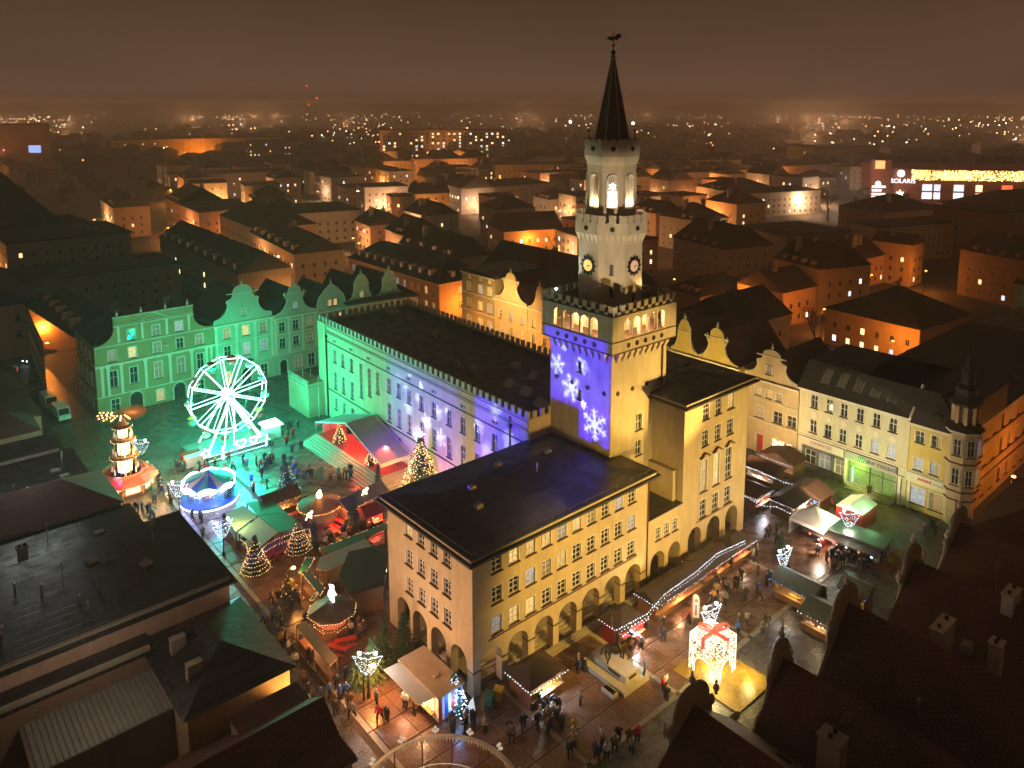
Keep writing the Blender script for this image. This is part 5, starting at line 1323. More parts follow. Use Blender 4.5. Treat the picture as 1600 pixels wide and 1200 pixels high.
for px, py, h, r, lb, mt in ((583, 1062, 4.6, 1.9, 'fir with orange glow behind the white light motif', 'needlelt'), (601, 1040, 5.2, 1.7, 'tall green fir just behind the food trailer row, left of two', 'needle'), (632, 1028, 5.0, 1.7, 'tall green fir nearest the west arcade', 'needle'), (560, 1072, 3.4, 1.7, 'broad low fir in front of the white light motif', 'needlelt'),
                             (492, 862, 4.2, 1.1, 'slim dark fir column left of the long grey roof', 'needle'), (553, 832, 5.2, 1.6, 'dark fir between the orange booth and the hall corner', 'needle'), (545, 925, 3.6, 1.1, 'dark fir right of the octagonal lit hut', 'needle'), (591, 765, 3.8, 1.0, 'slim dark fir at the foot of the stage steps', 'needle'),
                             (358, 780, 3.2, 1.4, 'dark fir between carousel and big wheel', 'needle'), (1220, 872, 3.6, 1.1, 'fir beside the white canopy stall on the east side', 'needle'), (640, 1075, 2.4, 1.3, 'small bush fir beside the trailer awning', 'needlelt'), (1285, 955, 3.0, 1.5, 'round green fir right of the green roofed hut', 'needlelt'), (1065, 932, 1.9, .8, 'little fir beside the lit hut on the south plaza', 'needlelt')):
    q = gp(px, py); fir('fir_tree', lb, (q.x, q.y, 0), h, r, px * 3 + py, mt, group='firs set up around the market', n=1700)

# ------------------------------------------------------------------ big wheel
WH = gp(356, 616, 9.0); WR = 6.25
wh = thing('ferris_wheel', 'big wheel with twelve glowing spokes and small gondolas on a green platform', 'ferris wheel', (WH.x, WH.y, 0))
for yy_, sc_ in ((-.75, 1.0), (.75, 1.0)):
    b = MB()
    P = [(WR * cos(2 * pi * k / 12 + .13), yy_, 9 + WR * sin(2 * pi * k / 12 + .13)) for k in range(12)]
    for k in range(12): b.tube(P[k], P[(k + 1) % 12], .085, 5)
    O('rim', b, M['wheelled'], wh)
    for k in range(12):
        b = MB(); b.tube((0, yy_, 9), P[k], .1 if yy_ < 0 else .06, 5); O('spoke', b, M['wheelled'], wh)
b = MB()
for k in range(12):
    a = 2 * pi * k / 12 + .13
    b.tube((WR * cos(a), -.75, 9 + WR * sin(a)), (WR * cos(a), .75, 9 + WR * sin(a)), .05, 4)
    b.tube((WR * .6 * cos(a), -.75, 9 + WR * .6 * sin(a)), (WR * .6 * cos(a + .52), .75, 9 + WR * .6 * sin(a + .52)), .02, 3)
O('cross_brace', b, M['metal'], wh)
b = MB(); b.tube((0, -1.6, 9), (0, 1.6, 9), .3, 10); O('axle', b, M['metal'], wh)
for y in (-1.25, -.9, .95):
    b = MB(); n = 16
    b.raw([(rr * cos(2 * pi * k / n), y + dy, 9 + rr * sin(2 * pi * k / n)) for rr, dy in ((.75, 0), (.75, .2), (.38, .2), (.38, 0)) for k in range(n)],
          [(j * n + k, j * n + (k + 1) % n, ((j + 1) % 4) * n + (k + 1) % n, ((j + 1) % 4) * n + k) for j in range(4) for k in range(n)])
    O('hub_ring', b, M['wheelled'], wh)
for sx, sy, w in ((-1, -1.5, .2), (1, -1.5, .26), (-1, 1.5, .16), (1, 1.5, .16)):
    b = MB(); b.tube((0, sy * .9, 9), (sx * 4.2, sy * 1.5, 1.3), w, 6); O('support_leg', b, M['wheelled'], wh)
b = MB(); b.tube((-.5, -1.4, 8.6), (-1.8, -2.3, 1.2), .12, 5); b.tube((.5, -1.4, 8.3), (-.3, -2.3, 1.2), .1, 5); O('support_strut', b, M['wheelled'], wh)
gm = [M['red'], M['white'], M['teal'], M['yellow']]
for k in range(12):
    a = 2 * pi * (k + .5) / 12 + .13; c = Vector((WR * 1.0 * cos(a), 0, 9 + WR * sin(a)))
    b = MB(); b.lathe([(.25, -1.35), (.62, -1.1), (.7, -.75), (.62, -.72), (.5, -.75)], 9); g = O('gondola', b, gm[k % 2 * 1 if k % 3 else 2], wh, c)
    b = MB(); b.tube((0, 0, 0), (-.45, 0, -.8), .03, 4); b.tube((0, 0, 0), (.45, 0, -.8), .03, 4); O('gondola_hanger', b, M['metal'], g)
    b = MB(); b.lathe([(.75, -.1), (.4, .12), (.05, .22)], 9); O('gondola_canopy', b, gm[(k + 1) % 4], g)
b = MB(); b.box(-6.6, -3.6, .0, 5.2, 3.2, 1.0); O('platform', b, M['metal'], wh)
b = MB(); b.tube((-6.6, -3.65, 1.05), (5.2, -3.65, 1.05), .06, 4); b.tube((-6.6, -3.65, .3), (5.2, -3.65, .3), .06, 4); b.tube((5.2, -3.65, 1.05), (5.2, 3.2, 1.05), .06, 4)
for x in (-2.6, 4.6): b.tube((x, -3.7, .1), (x, -3.7, 2.1), .2, 6)
O('platform_tubes', b, M['wheelled'], wh)
for x, s_, lab in ((0.3, .8, 'heart'), (2.4, .7, 'heart'), (-5.2, .8, 'star')):
    b = MB(); n = 18
    if lab == 'heart': pts = [(s_ * .06 * 16 * sin(2 * pi * k / n) ** 3, s_ * .06 * (13 * cos(2 * pi * k / n) - 5 * cos(4 * pi * k / n) - 2 * cos(6 * pi * k / n) - cos(8 * pi * k / n))) for k in range(n)]
    else: pts = [((s_ if k % 2 else .45 * s_) * cos(pi * k / 5), (s_ if k % 2 else .45 * s_) * sin(pi * k / 5)) for k in range(10)]
    for (x1, z1), (x2, z2) in zip(pts, pts[1:] + pts[:1]): b.tube((x1, 0, z1), (x2, 0, z2), .12, 4)
    O('light_' + lab, b, M['whiteled'] if lab == 'star' else emat('pink_led', (1, .6, .9), 5), wh, (x, -3.8, 1.9))
b = MB(); b.box(5.6, -1.5, 0, 8.0, .8, 2.2); kb = O('ticket_booth', b, M['white'], wh)
b = MB(); b.frus(5.2, -1.9, 8.4, 1.2, 2.2, 2.5, .2); O('booth_roof', b, M['wheelled'], kb)
b = MB(); b.box(-8.2, -3.8, .3, -5.4, -2.6, 1.9); O('side_booth', b, M['white'], wh); b = MB(); b.box(-8.3, -2.4, .2, -5.6, -1.4, 2.0); O('side_cabinet', b, M['red'], wh)
for sx, px, pw in ((0, 5.5, 9000), (3.5, -3.0, 9000), (-3.5, -3.0, 8000)):
    lamp('wheel_glow', 'POINT', (WH.x + sx, WH.y + px, 9), pw, (.0, 1.0, .5), size=1.5)
lamp('wheel_glow', 'POINT', (WH.x, WH.y - 4.5, 4), 9000, (.0, 1.0, .7), size=1.0)
lamp('wheel_glow', 'SPOT', (WH.x + 2, WH.y + 3, 8), 22000, (.0, 1.0, .42), (16, 96, 9), .5, 44, 1.0)
lamp('wheel_glow', 'SPOT', (WH.x - 3, WH.y + 3, 8), 1200, (.06, 1.0, .35), (-4, 96, 8), .5, 60, .9)
# fence round the wheel
fn = thing('wheel_fence', 'low metal barrier fence around the front of the big wheel', 'fence', (WH.x, WH.y, 0))
fp = [(-9.5, -1), (-10, -4.6), (-4, -5.2), (2, -5.2), (7.5, -4.8)]
for (x1, y1), (x2, y2) in zip(fp[:-1], fp[1:]):
    n = max(1, int(math.hypot(x2 - x1, y2 - y1) / 2))
    for k in range(n):
        a = (x1 + (x2 - x1) * k / n, y1 + (y2 - y1) * k / n); c = (x1 + (x2 - x1) * (k + 1) / n, y1 + (y2 - y1) * (k + 1) / n)
        b = MB(); b.tube((*a, 1.1), (*c, 1.1), .03, 4); b.tube((*a, .25), (*c, .25), .02, 4); b.tube((*a, 0), (*a, 1.1), .03, 4)
        for q in range(1, 8): u_ = q / 8; b.tube((a[0] + (c[0] - a[0]) * u_, a[1] + (c[1] - a[1]) * u_, .25), (a[0] + (c[0] - a[0]) * u_, a[1] + (c[1] - a[1]) * u_, 1.1), .012, 3)
        O('barrier', b, M['metal'], fn)

# ------------------------------------------------------------------ carousel
CA = gp(325, 790); CA.y += 1.6; CA.x += .8
ca = thing('carousel', 'round carousel with striped tent roof, white lamp arches and lit lettered rim', 'carousel', (CA.x, CA.y, 0))
b = MB(); b.lathe([(3.9, 0), (3.9, .45), (3.6, .5)], 28); O('turntable', b, M['blue'], ca)
b = MB(); b.lathe([(3.95, .12), (3.95, .36)], 28, cap=False); O('rim_light', b, M['whiteled'], ca)
b = MB()
for k in range(28):
    if k % 7 == 3: continue
    a = 2 * pi * k / 28; b.box(-.12, -.01, 0, .12, .01, .01) if False else None
    for q in range(2):
        a2 = a + q * .1; x, y = 4.0 * cos(a2), 4.0 * sin(a2); b.tube((x, y, .16), (x, y, .32), .05, 4)
O('rim_lettering', b, M['black'], ca)
seg = 16; cols = ['plaster_peach', 'blue', 'red', 'teal']
for k in range(seg):
    a1, a2 = 2 * pi * k / seg, 2 * pi * (k + 1) / seg; R = 3.35
    b = MB(); b.poly([(0, 0, 4.5), (.9 * cos(a1), .9 * sin(a1), 3.75), (.9 * cos(a2), .9 * sin(a2), 3.75)]); b.poly([(.9 * cos(a1), .9 * sin(a1), 3.75), (R * cos(a1), R * sin(a1), 2.9), (R * cos(a2), R * sin(a2), 2.9), (.9 * cos(a2), .9 * sin(a2), 3.75)])
    O('roof_segment', b, M[('plaster_pink', 'blue', 'teal', 'blue')[k % 4]], ca)
for k in range(8):
    a = 2 * pi * (k + .5) / 8; b = MB()
    b.at(3.45 * cos(a), 3.45 * sin(a), 2.35, a + pi / 2); pts = [(-1.3 + 2.6 * q / 8, .42 + .42 * sin(pi * q / 8)) for q in range(9)]
    b.xzprism(pts + [(1.3, .2), (.6, -.1), (0, .15), (-.6, -.1), (-1.3, .2)], -.08, .08)
    O('lamp_arch', b, emat('arch_led', (.9, .93, 1.0), 5) if k == 0 else D.materials['arch_led'], ca)
b = MB(); b.lathe([(.6, .5), (.6, 3.2)], 10); O('centre_column', b, M['white'], ca)
def horse_mesh(mat, s=1.0):
    b = MB(); b.sm = True
    b.tube((-.42, 0, .78), (.38, 0, .82), .2, 8, .19); b.ball((-.42, 0, .78), .21, 8, 5); b.ball((.38, 0, .84), .2, 8, 5)
    b.tube((.42, 0, .88), (.68, 0, 1.3), .14, 6, .085); b.tube((.66, 0, 1.32), (.98, 0, 1.14), .1, 6, .06)
    b.tube((.64, .05, 1.36), (.62, .06, 1.47), .03, 4, .01); b.tube((.64, -.05, 1.36), (.62, -.06, 1.47), .03, 4, .01)
    for x, y, fx in ((.34, .1, .12), (.34, -.1, -.02), (-.42, .1, -.08), (-.42, -.1, .06)):
        b.tube((x, y, .74), (x + fx * .5, y, .38), .075, 6, .045); b.tube((x + fx * .5, y, .38), (x + fx - (.05 if x < 0 else 0), y, .04), .04, 5, .035)
    b.tube((-.58, 0, .88), (-.78, 0, .45), .06, 5, .03)
    return b.mesh('horse', [M[mat]])
hms = [horse_mesh(m) for m in ('white', 'woodlt', 'plaster_grey')]
for k in range(10):
    a = 2 * pi * k / 10; b = None
    h = O('carousel_horse', hms[k % 3], parent=ca, loc=(2.6 * cos(a), 2.6 * sin(a), .75), rz=a + pi / 2)
    b = MB(); b.tube((0, 0, -.25), (0, 0, 2.3), .03, 5); O('horse_pole', b, M['goldled'] if False else M['metal'], h)
for dx, dy, pw in ((0, -4.8, 1500), (4.6, -1.5, 1200), (-4.2, -3.2, 1100)): lamp('carousel_glow', 'POINT', (CA.x + dx, CA.y + dy, 2.6), pw, (.16, .28, 1.0), size=.6)
lamp('carousel_glow', 'POINT', (CA.x, CA.y - 1.3, 2.5), 500, (.6, .7, 1.0), size=.3)

# ------------------------------------------------------------------ candle pyramid
PY = Vector((-13.3, 64.2, 0))
py_ = thing('christmas_pyramid', 'tall wooden candle pyramid with glowing tiers on a timber hut and big propeller', 'christmas pyramid', PY)
b = MB(); b.lathe([(3.7, 0), (3.7, 2.0)], 8, a0=pi / 8); O('hut_wall', b, M['woodlt'], py_)
b = MB(); b.lathe([(4.3, 2.0), (4.3, 2.12), (2.7, 3.0)], 8, a0=pi / 8); O('hut_roof', b, M['red'], py_)
for k in range(8):
    a = k * pi / 4; b = MB(); b.box(-.95, -.06, .9, .95, .02, 1.7); o = O('hatch', b, M['shoplight'] if k in (5, 6, 7) else M['wood'], py_, (3.72 * cos(pi / 8) * cos(a), 3.72 * cos(pi / 8) * sin(a), 0), a + pi / 2)
    b = MB(); b.box(-1.1, -.4, .8, 1.1, 0, .9); O('hatch_counter', b, M['wood'], o)
string(py_, [(4.35 * cos(pi / 8 + k * pi / 4), 4.35 * sin(pi / 8 + k * pi / 4), 2.05) for k in range(9)], 'warmled', .22, .06)
b = MB()
for k in range(8):
    a1, a2 = pi / 8 + k * pi / 4, pi / 8 + (k + 1) * pi / 4; r = 3.0
    b.tube((r * cos(a1), r * sin(a1), 3.35), (r * cos(a2), r * sin(a2), 3.35), .05, 4)
    for q in range(8):
        x = r * (cos(a1) * (1 - q / 8) + cos(a2) * q / 8); y = r * (sin(a1) * (1 - q / 8) + sin(a2) * q / 8); b.box(x - .04, y - .04, 2.75, x + .04, y + .04, 3.3)
O('balustrade', b, M['woodlt'], py_)
for (z0, z1, r) in ((3.0, 5.3, 1.55), (5.6, 7.8, 1.3), (8.1, 9.7, 1.05)):
    b = MB(); b.lathe([(r * 1.35, z0 - .2), (r * 1.35, z0)], 10); O('tier_floor', b, M['woodlt'], py_)
    b = MB(); b.lathe([(r * .62, z0 + .05), (r * .62, z1 - .1)], 8); O('tier_light', b, M['pyrlight'], py_)
    for k in range(8):
        a = k * pi / 4 + .2; b = MB(); b.tube((r * cos(a), r * sin(a), z0), (r * cos(a), r * sin(a), z1), .07, 5); O('tier_post', b, M['woodlt'], py_)
    b = MB()
    for k in range(7):
        a = k * 2 * pi / 7; x, y = r * 1.12 * cos(a), r * 1.12 * sin(a); b.lathe([(.13, 0), (.16, .3), (.08, .6), (.11, .72), (.02, .9)], 6, x, y, z0)
    O('carved_figures', b, M['white'], py_)
    b = MB(); b.lathe([(r * 1.25, z1), (r * 1.25, z1 + .12), (r * .7, z1 + .3)], 10); O('tier_roof', b, M['wood'], py_)
    string(py_, [(r * 1.28 * cos(k * pi / 5), r * 1.28 * sin(k * pi / 5), z1) for k in range(11)], 'warmled', .28, .05)
b = MB(); b.tube((0, 0, 10), (0, 0, 11.6), .1, 6); b.lathe([(.9, 10.0), (.35, 10.9), (.3, 11.4)], 10); O('propeller_hub', b, M['woodlt'], py_)
for k in range(16):
    a = 2 * pi * k / 16 + .1; b = MB(); b.at(0, 0, 11.5, a)
    b.raw([(.3, -.1, 0), (.3, .12, .1), (3.1, -.42, -.12), (3.1, .34, .3), (3.35, 0, .08), (.3, -.1, -.04), (.3, .12, .06), (3.1, -.42, -.16), (3.1, .34, .26), (3.35, 0, .04)], [(0, 1, 3, 4, 2), (5, 7, 9, 8, 6), (0, 2, 7, 5), (1, 6, 8, 3), (2, 4, 9, 7), (4, 3, 8, 9)])
    O('propeller_blade', b, M['woodlt'], py_)
b = MB()
for k in range(16):
    a = 2 * pi * k / 16 + .1
    if 2.2 < (a % (2 * pi)) < 4.9: 
        for q in (1.3, 1.9, 2.5, 3.0): b.octa((q * cos(a), q * sin(a), 11.75), .13)
O('blade_bulbs', b, M['warmled'], py_)
for dx, dy, z, pw in ((0, -5.2, 3.2, 1700), (4.5, -2, 3, 1200), (1.5, -2.2, 9, 500), (1.2, -.6, 12.6, 130), (2.2, -2.4, 6.6, 500)): lamp('pyramid_glow', 'POINT', (PY.x + dx, PY.y + dy, z), pw, (1, .48, .16), size=.5)  # the highest point is an added unseen source lighting the propeller blades
lamp('pyramid_glow', 'POINT', (PY.x - 1.6, PY.y - 2.6, 3.4), 180, (.6, .3, 1), size=.3)

# ------------------------------------------------------------------ stage tent and steps
tn = thing('stage_tent', 'large grey canvas stage tent with green lit left slope and red lit inside', 'tent', (18.2, 52.2, 0))
b = MB(); zE, zR, x0, x1 = 2.9, 6.0, -2.6, 2.7
for ya, yb in ((-10.2, 0), (10.2, 0)):
    for k in range(4):
        u0, u1 = x0 + (x1 - x0) * k / 4, x0 + (x1 - x0) * (k + 1) / 4
        b.raw([(u0, ya, zE), (u1, ya, zE), (u1, yb, zR), (u0, yb, zR), (u0 + .7, ya * .5, (zE + zR) / 2 - .05), (u0, ya, zE - .06), (u1, ya, zE - .06), (u1, yb, zR - .06), (u0, yb, zR - .06)], [(0, 1, 2, 3), (5, 8, 7, 6)])
O('tent_roof', b, M['canvas'], tn)
b = MB()
for ya in (-10.2, 10.2): b.tube((x0, ya, zE), (x0, 0, zR), .11, 5); b.tube((x1, ya, zE), (x1, 0, zR), .08, 5)
b.box(x0, -10.3, zE - .55, x1, -10.22, zE); b.box(x0, 10.22, zE - .55, x1, 10.3, zE); O('tent_valance', b, M['canvaswhite'], tn)
for x in (x0, 0, x1):
    for y in (-10.1, 10.1): b = MB(); b.tube((x, y, .9 if y < 0 else .3), (x, y, zE), .07, 5); O('tent_post', b, M['metal'], tn)
b = MB(); b.raw([(x1, -10.2, .9), (x1, 10.2, .9), (x1, 10.2, zE), (x1, 0, zR), (x1, -10.2, zE)], [(0, 1, 2, 3, 4)]); b.box(x0 + 1.2, 10.1, .9, x1, 10.16, zE); O('tent_wall', b, M['canvaswhite'], tn)
for y in (7.2, 1.5, -5): lamp('stage_light', 'POINT', (19.4, 52 + y, 3.4), 520, (1, .03, .015), size=.3)
lamp('stage_light', 'SPOT', (18.5, 52, 4.6), 5200, (1, .12, .04), (11, 49, 0), .3, 100, .8)
lamp('stage_light', 'SPOT', (18.5, 45, 4.0), 3000, (1, .08, .05), (13, 38, 0), .3, 100, .8)
lamp('stage_light', 'POINT', (18.0, 39.0, 2.6), 350, (1, .25, .12), size=.4)
stp = thing('stage_steps', 'broad stepped stone terrace in front of the red lit stage tent', 'steps', (18, 52, 0))
for k in range(6):
    b = MB(); e = .5 * (5 - k); b.box(-2.7 - e, -10.6 - e, .0 if k == 0 else .15 * k, 2.8, 10.4, .15 * (k + 1)); O('step', b, M['stonelt'], stp)
b = MB(); b.box(-2.2, -9.9, .9, 2.8, 10.0, .93); O('stage_carpet', b, M['red'], stp)
for k in range(5): 
    b = MB(); b.box(-.35, -.3, 0, .35, .3, .8 + .25 * (k % 3)); tag(O('loudspeaker', b, M['black'], None, (19.8, 44.5 + 3.6 * k, .93)), ('black speaker box on the stage nearest the right tree', 'second black stage box from the right', 'black stage box at the middle of the red stage', 'second black stage box from the left', 'black speaker box beside the left stage tree')[k], 'speaker')
for k, (px, py) in enumerate(((475, 640), (487, 640), (499, 652))):
    q = gp(px, py); b = MB(); b.tube((0, 0, 0), (0, 0, 7.6), .07, 6, .04); b.ball((0, 0, 7.65), .1, 6, 4)
    tag(O('flag_pole', b, M['white'], None, (q.x, q.y, 0)), ('bare white flagpole furthest left before the long wing', 'bare white flagpole, middle of the three', 'bare white flagpole closest to the stage tent')[k], 'flagpole', 'white flagpoles by the long wing')

# ------------------------------------------------------------------ giant gift box and golden mat
GB = Vector((20.2, -12.4, 0))
gf = thing('light_gift', 'huge glowing white gift box of lights with red ribbon bow on arched legs', 'light sculpture', GB, radians(0))
gf.scale = (.9, .9, .9)
rd = random.Random(4)
GW = 1.75
def gside(root, rz):
    b = MB(); 
    for k in range(1150):
        x = rd.uniform(-GW, GW); z = rd.uniform(0.0, 4.3)
        if sin(x * 9 + 2 * sin(z * 4)) * sin(z * 8 + 2.2 * sin(x * 5)) > .22: continue
        arch = (abs(x) < 1.05 and z < 1.55 + .9 * math.sqrt(max(0, 1 - (x / 1.05) ** 2)) - .4)
        if arch and not (abs(x) < .0): continue
        s = .055
        b.octa((x, -GW - .05 + rd.uniform(-.04, .04), z), s)
    return b
for k in range(4):
    b = gside(gf, 0); b_ = O('light_panel', b, M['goldled'] if False else emat('gift_led', (1.0, .9, .66), 1.7) if k == 0 else D.materials['gift_led'], gf, (0, 0, 0), k * pi / 2); b_['kind'] = 'stuff'
    b = MB()
    for x in (-GW, GW): b.tube((x, -GW, 0), (x, -GW, 4.3), .06, 4)
    b.tube((-GW, -GW, 4.3), (GW, -GW, 4.3), .06, 4)
    pts = [(-1.05 * cos(pi * q / 8), 1.1 + 1.0 * sin(pi * q / 8)) for q in range(9)]
    for p1, p2 in zip(pts[:-1], pts[1:]): b.tube((p1[0], -GW - .05, p1[1]), (p2[0], -GW - .05, p2[1]), .06, 4)
    b.tube((-1.05, -GW - .05, 0), (-1.05, -GW - .05, 1.1), .06, 4); b.tube((1.05, -GW - .05, 0), (1.05, -GW - .05, 1.1), .06, 4)
    O('box_frame', b, D.materials['gift_led'], gf, (0, 0, 0), k * pi / 2)
b = MB()
for k in range(1200):
    x, y = rd.uniform(-GW, GW), rd.uniform(-GW, GW)
    if sin(x * 9 + 2 * sin(y * 4)) * sin(y * 8 + 2.2 * sin(x * 5)) > .22: continue
    b.octa((x, y, 4.35 + rd.uniform(-.04, .04)), .055)
O('light_lid', b, D.materials['gift_led'], gf)['kind'] = 'stuff'
M['ribbon'] = emat('red_ribbon_light', (1.0, .03, .02), .75)
b = MB(); b.box(-.22, -GW - .12, 4.42, .22, GW + .1, 4.52); b.box(-GW - .1, -.22, 4.425, GW + .1, .22, 4.525); b.box(-.22, -GW - .16, 3.4, .22, -GW - .1, 4.5); b.box(-GW - .16, -.22, 3.4, -GW - .1, .22, 4.5); O('ribbon', b, M['ribbon'], gf)
for sx in (-1, 1):
    for yy_ in (0,):
        b = MB(); n = 14; prev = None
        b.at(0, 0, 4.6, radians(-41))
        for k in range(n + 1):
            t = 2 * pi * k / n; x = sx * (.85 - .85 * cos(t)); z = .45 * sin(t) * (1 if k <= n / 2 else .6) + .3 - .25 * cos(t)
            if prev: b.raw([(prev[0], -.18, prev[1]), (x, -.18, z), (x, .18, z), (prev[0], .18, prev[1]), (prev[0], -.18, prev[1] + .05), (x, -.18, z + .05), (x, .18, z + .05), (prev[0], .18, prev[1] + .05)], [(0, 1, 2, 3), (4, 7, 6, 5), (0, 4, 5, 1), (2, 6, 7, 3)])
            prev = (x, z)
        O('bow_loop', b, M['ribbon'], gf)
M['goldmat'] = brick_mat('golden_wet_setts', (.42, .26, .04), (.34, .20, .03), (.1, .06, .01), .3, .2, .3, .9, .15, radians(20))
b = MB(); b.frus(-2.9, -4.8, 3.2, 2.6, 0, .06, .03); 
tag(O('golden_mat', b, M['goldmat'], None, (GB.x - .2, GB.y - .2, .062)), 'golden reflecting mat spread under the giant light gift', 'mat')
for dx, dy, z, pw in ((0, 0, 1.0, 500), (-2.6, -2.2, 1.6, 420), (1.8, -3.0, 1.4, 420), (-1.0, -3.0, 3.5, 300), (0, 0, 6.2, 160)): lamp('gift_glow', 'POINT', (GB.x + dx, GB.y + dy, z), pw, (1, .78, .28), size=.5)

# ------------------------------------------------------------------ equestrian monument
mo = thing('equestrian_monument', 'bronze rider on a walking horse on a low pale stone plinth', 'statue', (12.6, -6.7, 0))
b = MB(); b.box(-1.9, -2.6, .05, 1.75, 3.0, .55); O('plinth_base', b, M['stonelt'], mo)
b = MB(); b.box(-.95, -1.95, .55, .95, 2.6, 1.25); O('plinth', b, M['stonelt'], mo)
b = MB(); b.box(-.99, -1.2, .8, -.95, .3, 1.1); b.box(-.5, -1.99, .8, .5, -1.95, 1.1); O('plaque', b, M['bronze'], mo)
def skin(name, verts, edges, mat, parent=None, loc=(0, 0, 0), rz=0, sub=1, scale=1.0):
    me = D.meshes.new(name); me.from_pydata([tuple(Vector(v[:3]) * scale) for v in verts], edges, [])
    o = D.objects.new(name, me); COL.objects.link(o)
    m = o.modifiers.new('s', 'SKIN'); m.use_smooth_shade = True
    for i, v in enumerate(verts):
        sv = me.skin_vertices[0].data[i]; r = v[3] * scale; ry = (v[4] if len(v) > 4 else v[3]) * scale; sv.radius = (r, ry); sv.use_root = (i == 0)
    if sub: s = o.modifiers.new('d', 'SUBSURF'); s.levels = sub; s.render_levels = sub
    bpy.context.view_layer.update()
    dg = bpy.context.evaluated_depsgraph_get(); res = D.meshes.new_from_object(o.evaluated_get(dg)); res.name = name
    D.objects.remove(o); D.meshes.remove(me)
    res.materials.clear()
    for q in (mat if isinstance(mat, list) else [mat]): res.materials.append(q)
    return res
S = 1.55
hv = [(-.55, 0, 1.05, .26), (-.1, 0, 1.0, .27), (.35, 0, 1.05, .28), (.62, 0, 1.3, .17), (.85, 0, 1.62, .13), (1.1, 0, 1.5, .11), (1.3, 0, 1.28, .07),   # body neck head
      (-.62, .17, .8, .15), (-.72, .18, .5, .07), (-.62, .18, .08, .05), (-.5, .18, .02, .06),
      (-.55, -.17, .8, .15), (-.5, -.18, .5, .07), (-.68, -.18, .1, .05), (-.58, -.18, .02, .06),
      (.42, .16, .8, .1), (.46, .17, .45, .06), (.42, .17, .08, .045), (.48, .17, .02, .055),
      (.48, -.16, .82, .1), (.74, -.17, .62, .065), (.68, -.17, .28, .045), (.62, -.17, .2, .05),
      (-.82, 0, 1.15, .07), (-1.0, 0, .85, .09), (-1.0, 0, .5, .04)]
he = [(0, 1), (1, 2), (2, 3), (3, 4), (4, 5), (5, 6), (0, 7), (7, 8), (8, 9), (9, 10), (0, 11), (11, 12), (12, 13), (13, 14), (2, 15), (15, 16), (16, 17), (17, 18), (2, 19), (19, 20), (20, 21), (21, 22), (0, 23), (23, 24), (24, 25)]
hm_ = skin('horse', hv, he, M['bronze'], scale=S); ho = O('horse', hm_, parent=mo, loc=(.1, 0.1, 1.22), rz=radians(-35))
b = MB()
for sy in (-1, 1): b.tube((.84 * S, sy * .06 * S, 1.72 * S), (.82 * S, sy * .08 * S, 1.86 * S), .06, 4, .01)
O('horse_ears', b, M['bronze'], ho)
rv = [(0, 0, 1.3, .15), (0, 0, 1.6, .17), (.02, 0, 1.85, .13), (.02, 0, 1.98, .06), (.04, 0, 2.12, .1), (.0, .2, 1.82, .07), (.15, .28, 1.6, .05), (.38, .15, 1.52, .04), (.0, -.2, 1.82, .07), (.2, -.26, 1.65, .05), (.42, -.14, 1.56, .04),
      (.08, .26, 1.2, .1), (.2, .31, .85, .07), (.12, .31, .52, .05), (.26, .31, .46, .045), (.08, -.26, 1.2, .1), (.2, -.31, .85, .07), (.12, -.31, .52, .05), (.26, -.31, .46, .045)]
re_ = [(0, 1), (1, 2), (2, 3), (3, 4), (2, 5), (5, 6), (6, 7), (2, 8), (8, 9), (9, 10), (0, 11), (11, 12), (12, 13), (13, 14), (0, 15), (15, 16), (16, 17), (17, 18)]
O('rider', skin('rider', rv, re_, M['bronze'], scale=S), parent=mo, loc=(.1, .1, 1.3), rz=radians(-35))
b = MB(); b.tube((0, 0, 1.0), (0, 0, 6.5), .05, 5, .03); b.tube((0, 0, 5.8), (0, 0, 6.7), .09, 4, .01); O('banner_pole', b, M['bronze'], mo, (.0, .8, 1.2))
b = MB(); b.box(-.35, -.75, .06, .35, .75, .5); b.box(-.25, -.65, .42, .25, .65, .5); tag(O('planter', b, M['stonelt'], None, (10.1, -8.0, 0)), 'pale stone planter box beside the monument plinth', 'planter')

M['greygreen'] = pmat('grey_green_felt', (.09, .12, .10), .6, .15, 2); M['darkgreen'] = pmat('dark_green_tarp', (.03, .06, .04), .5, .2, 2)
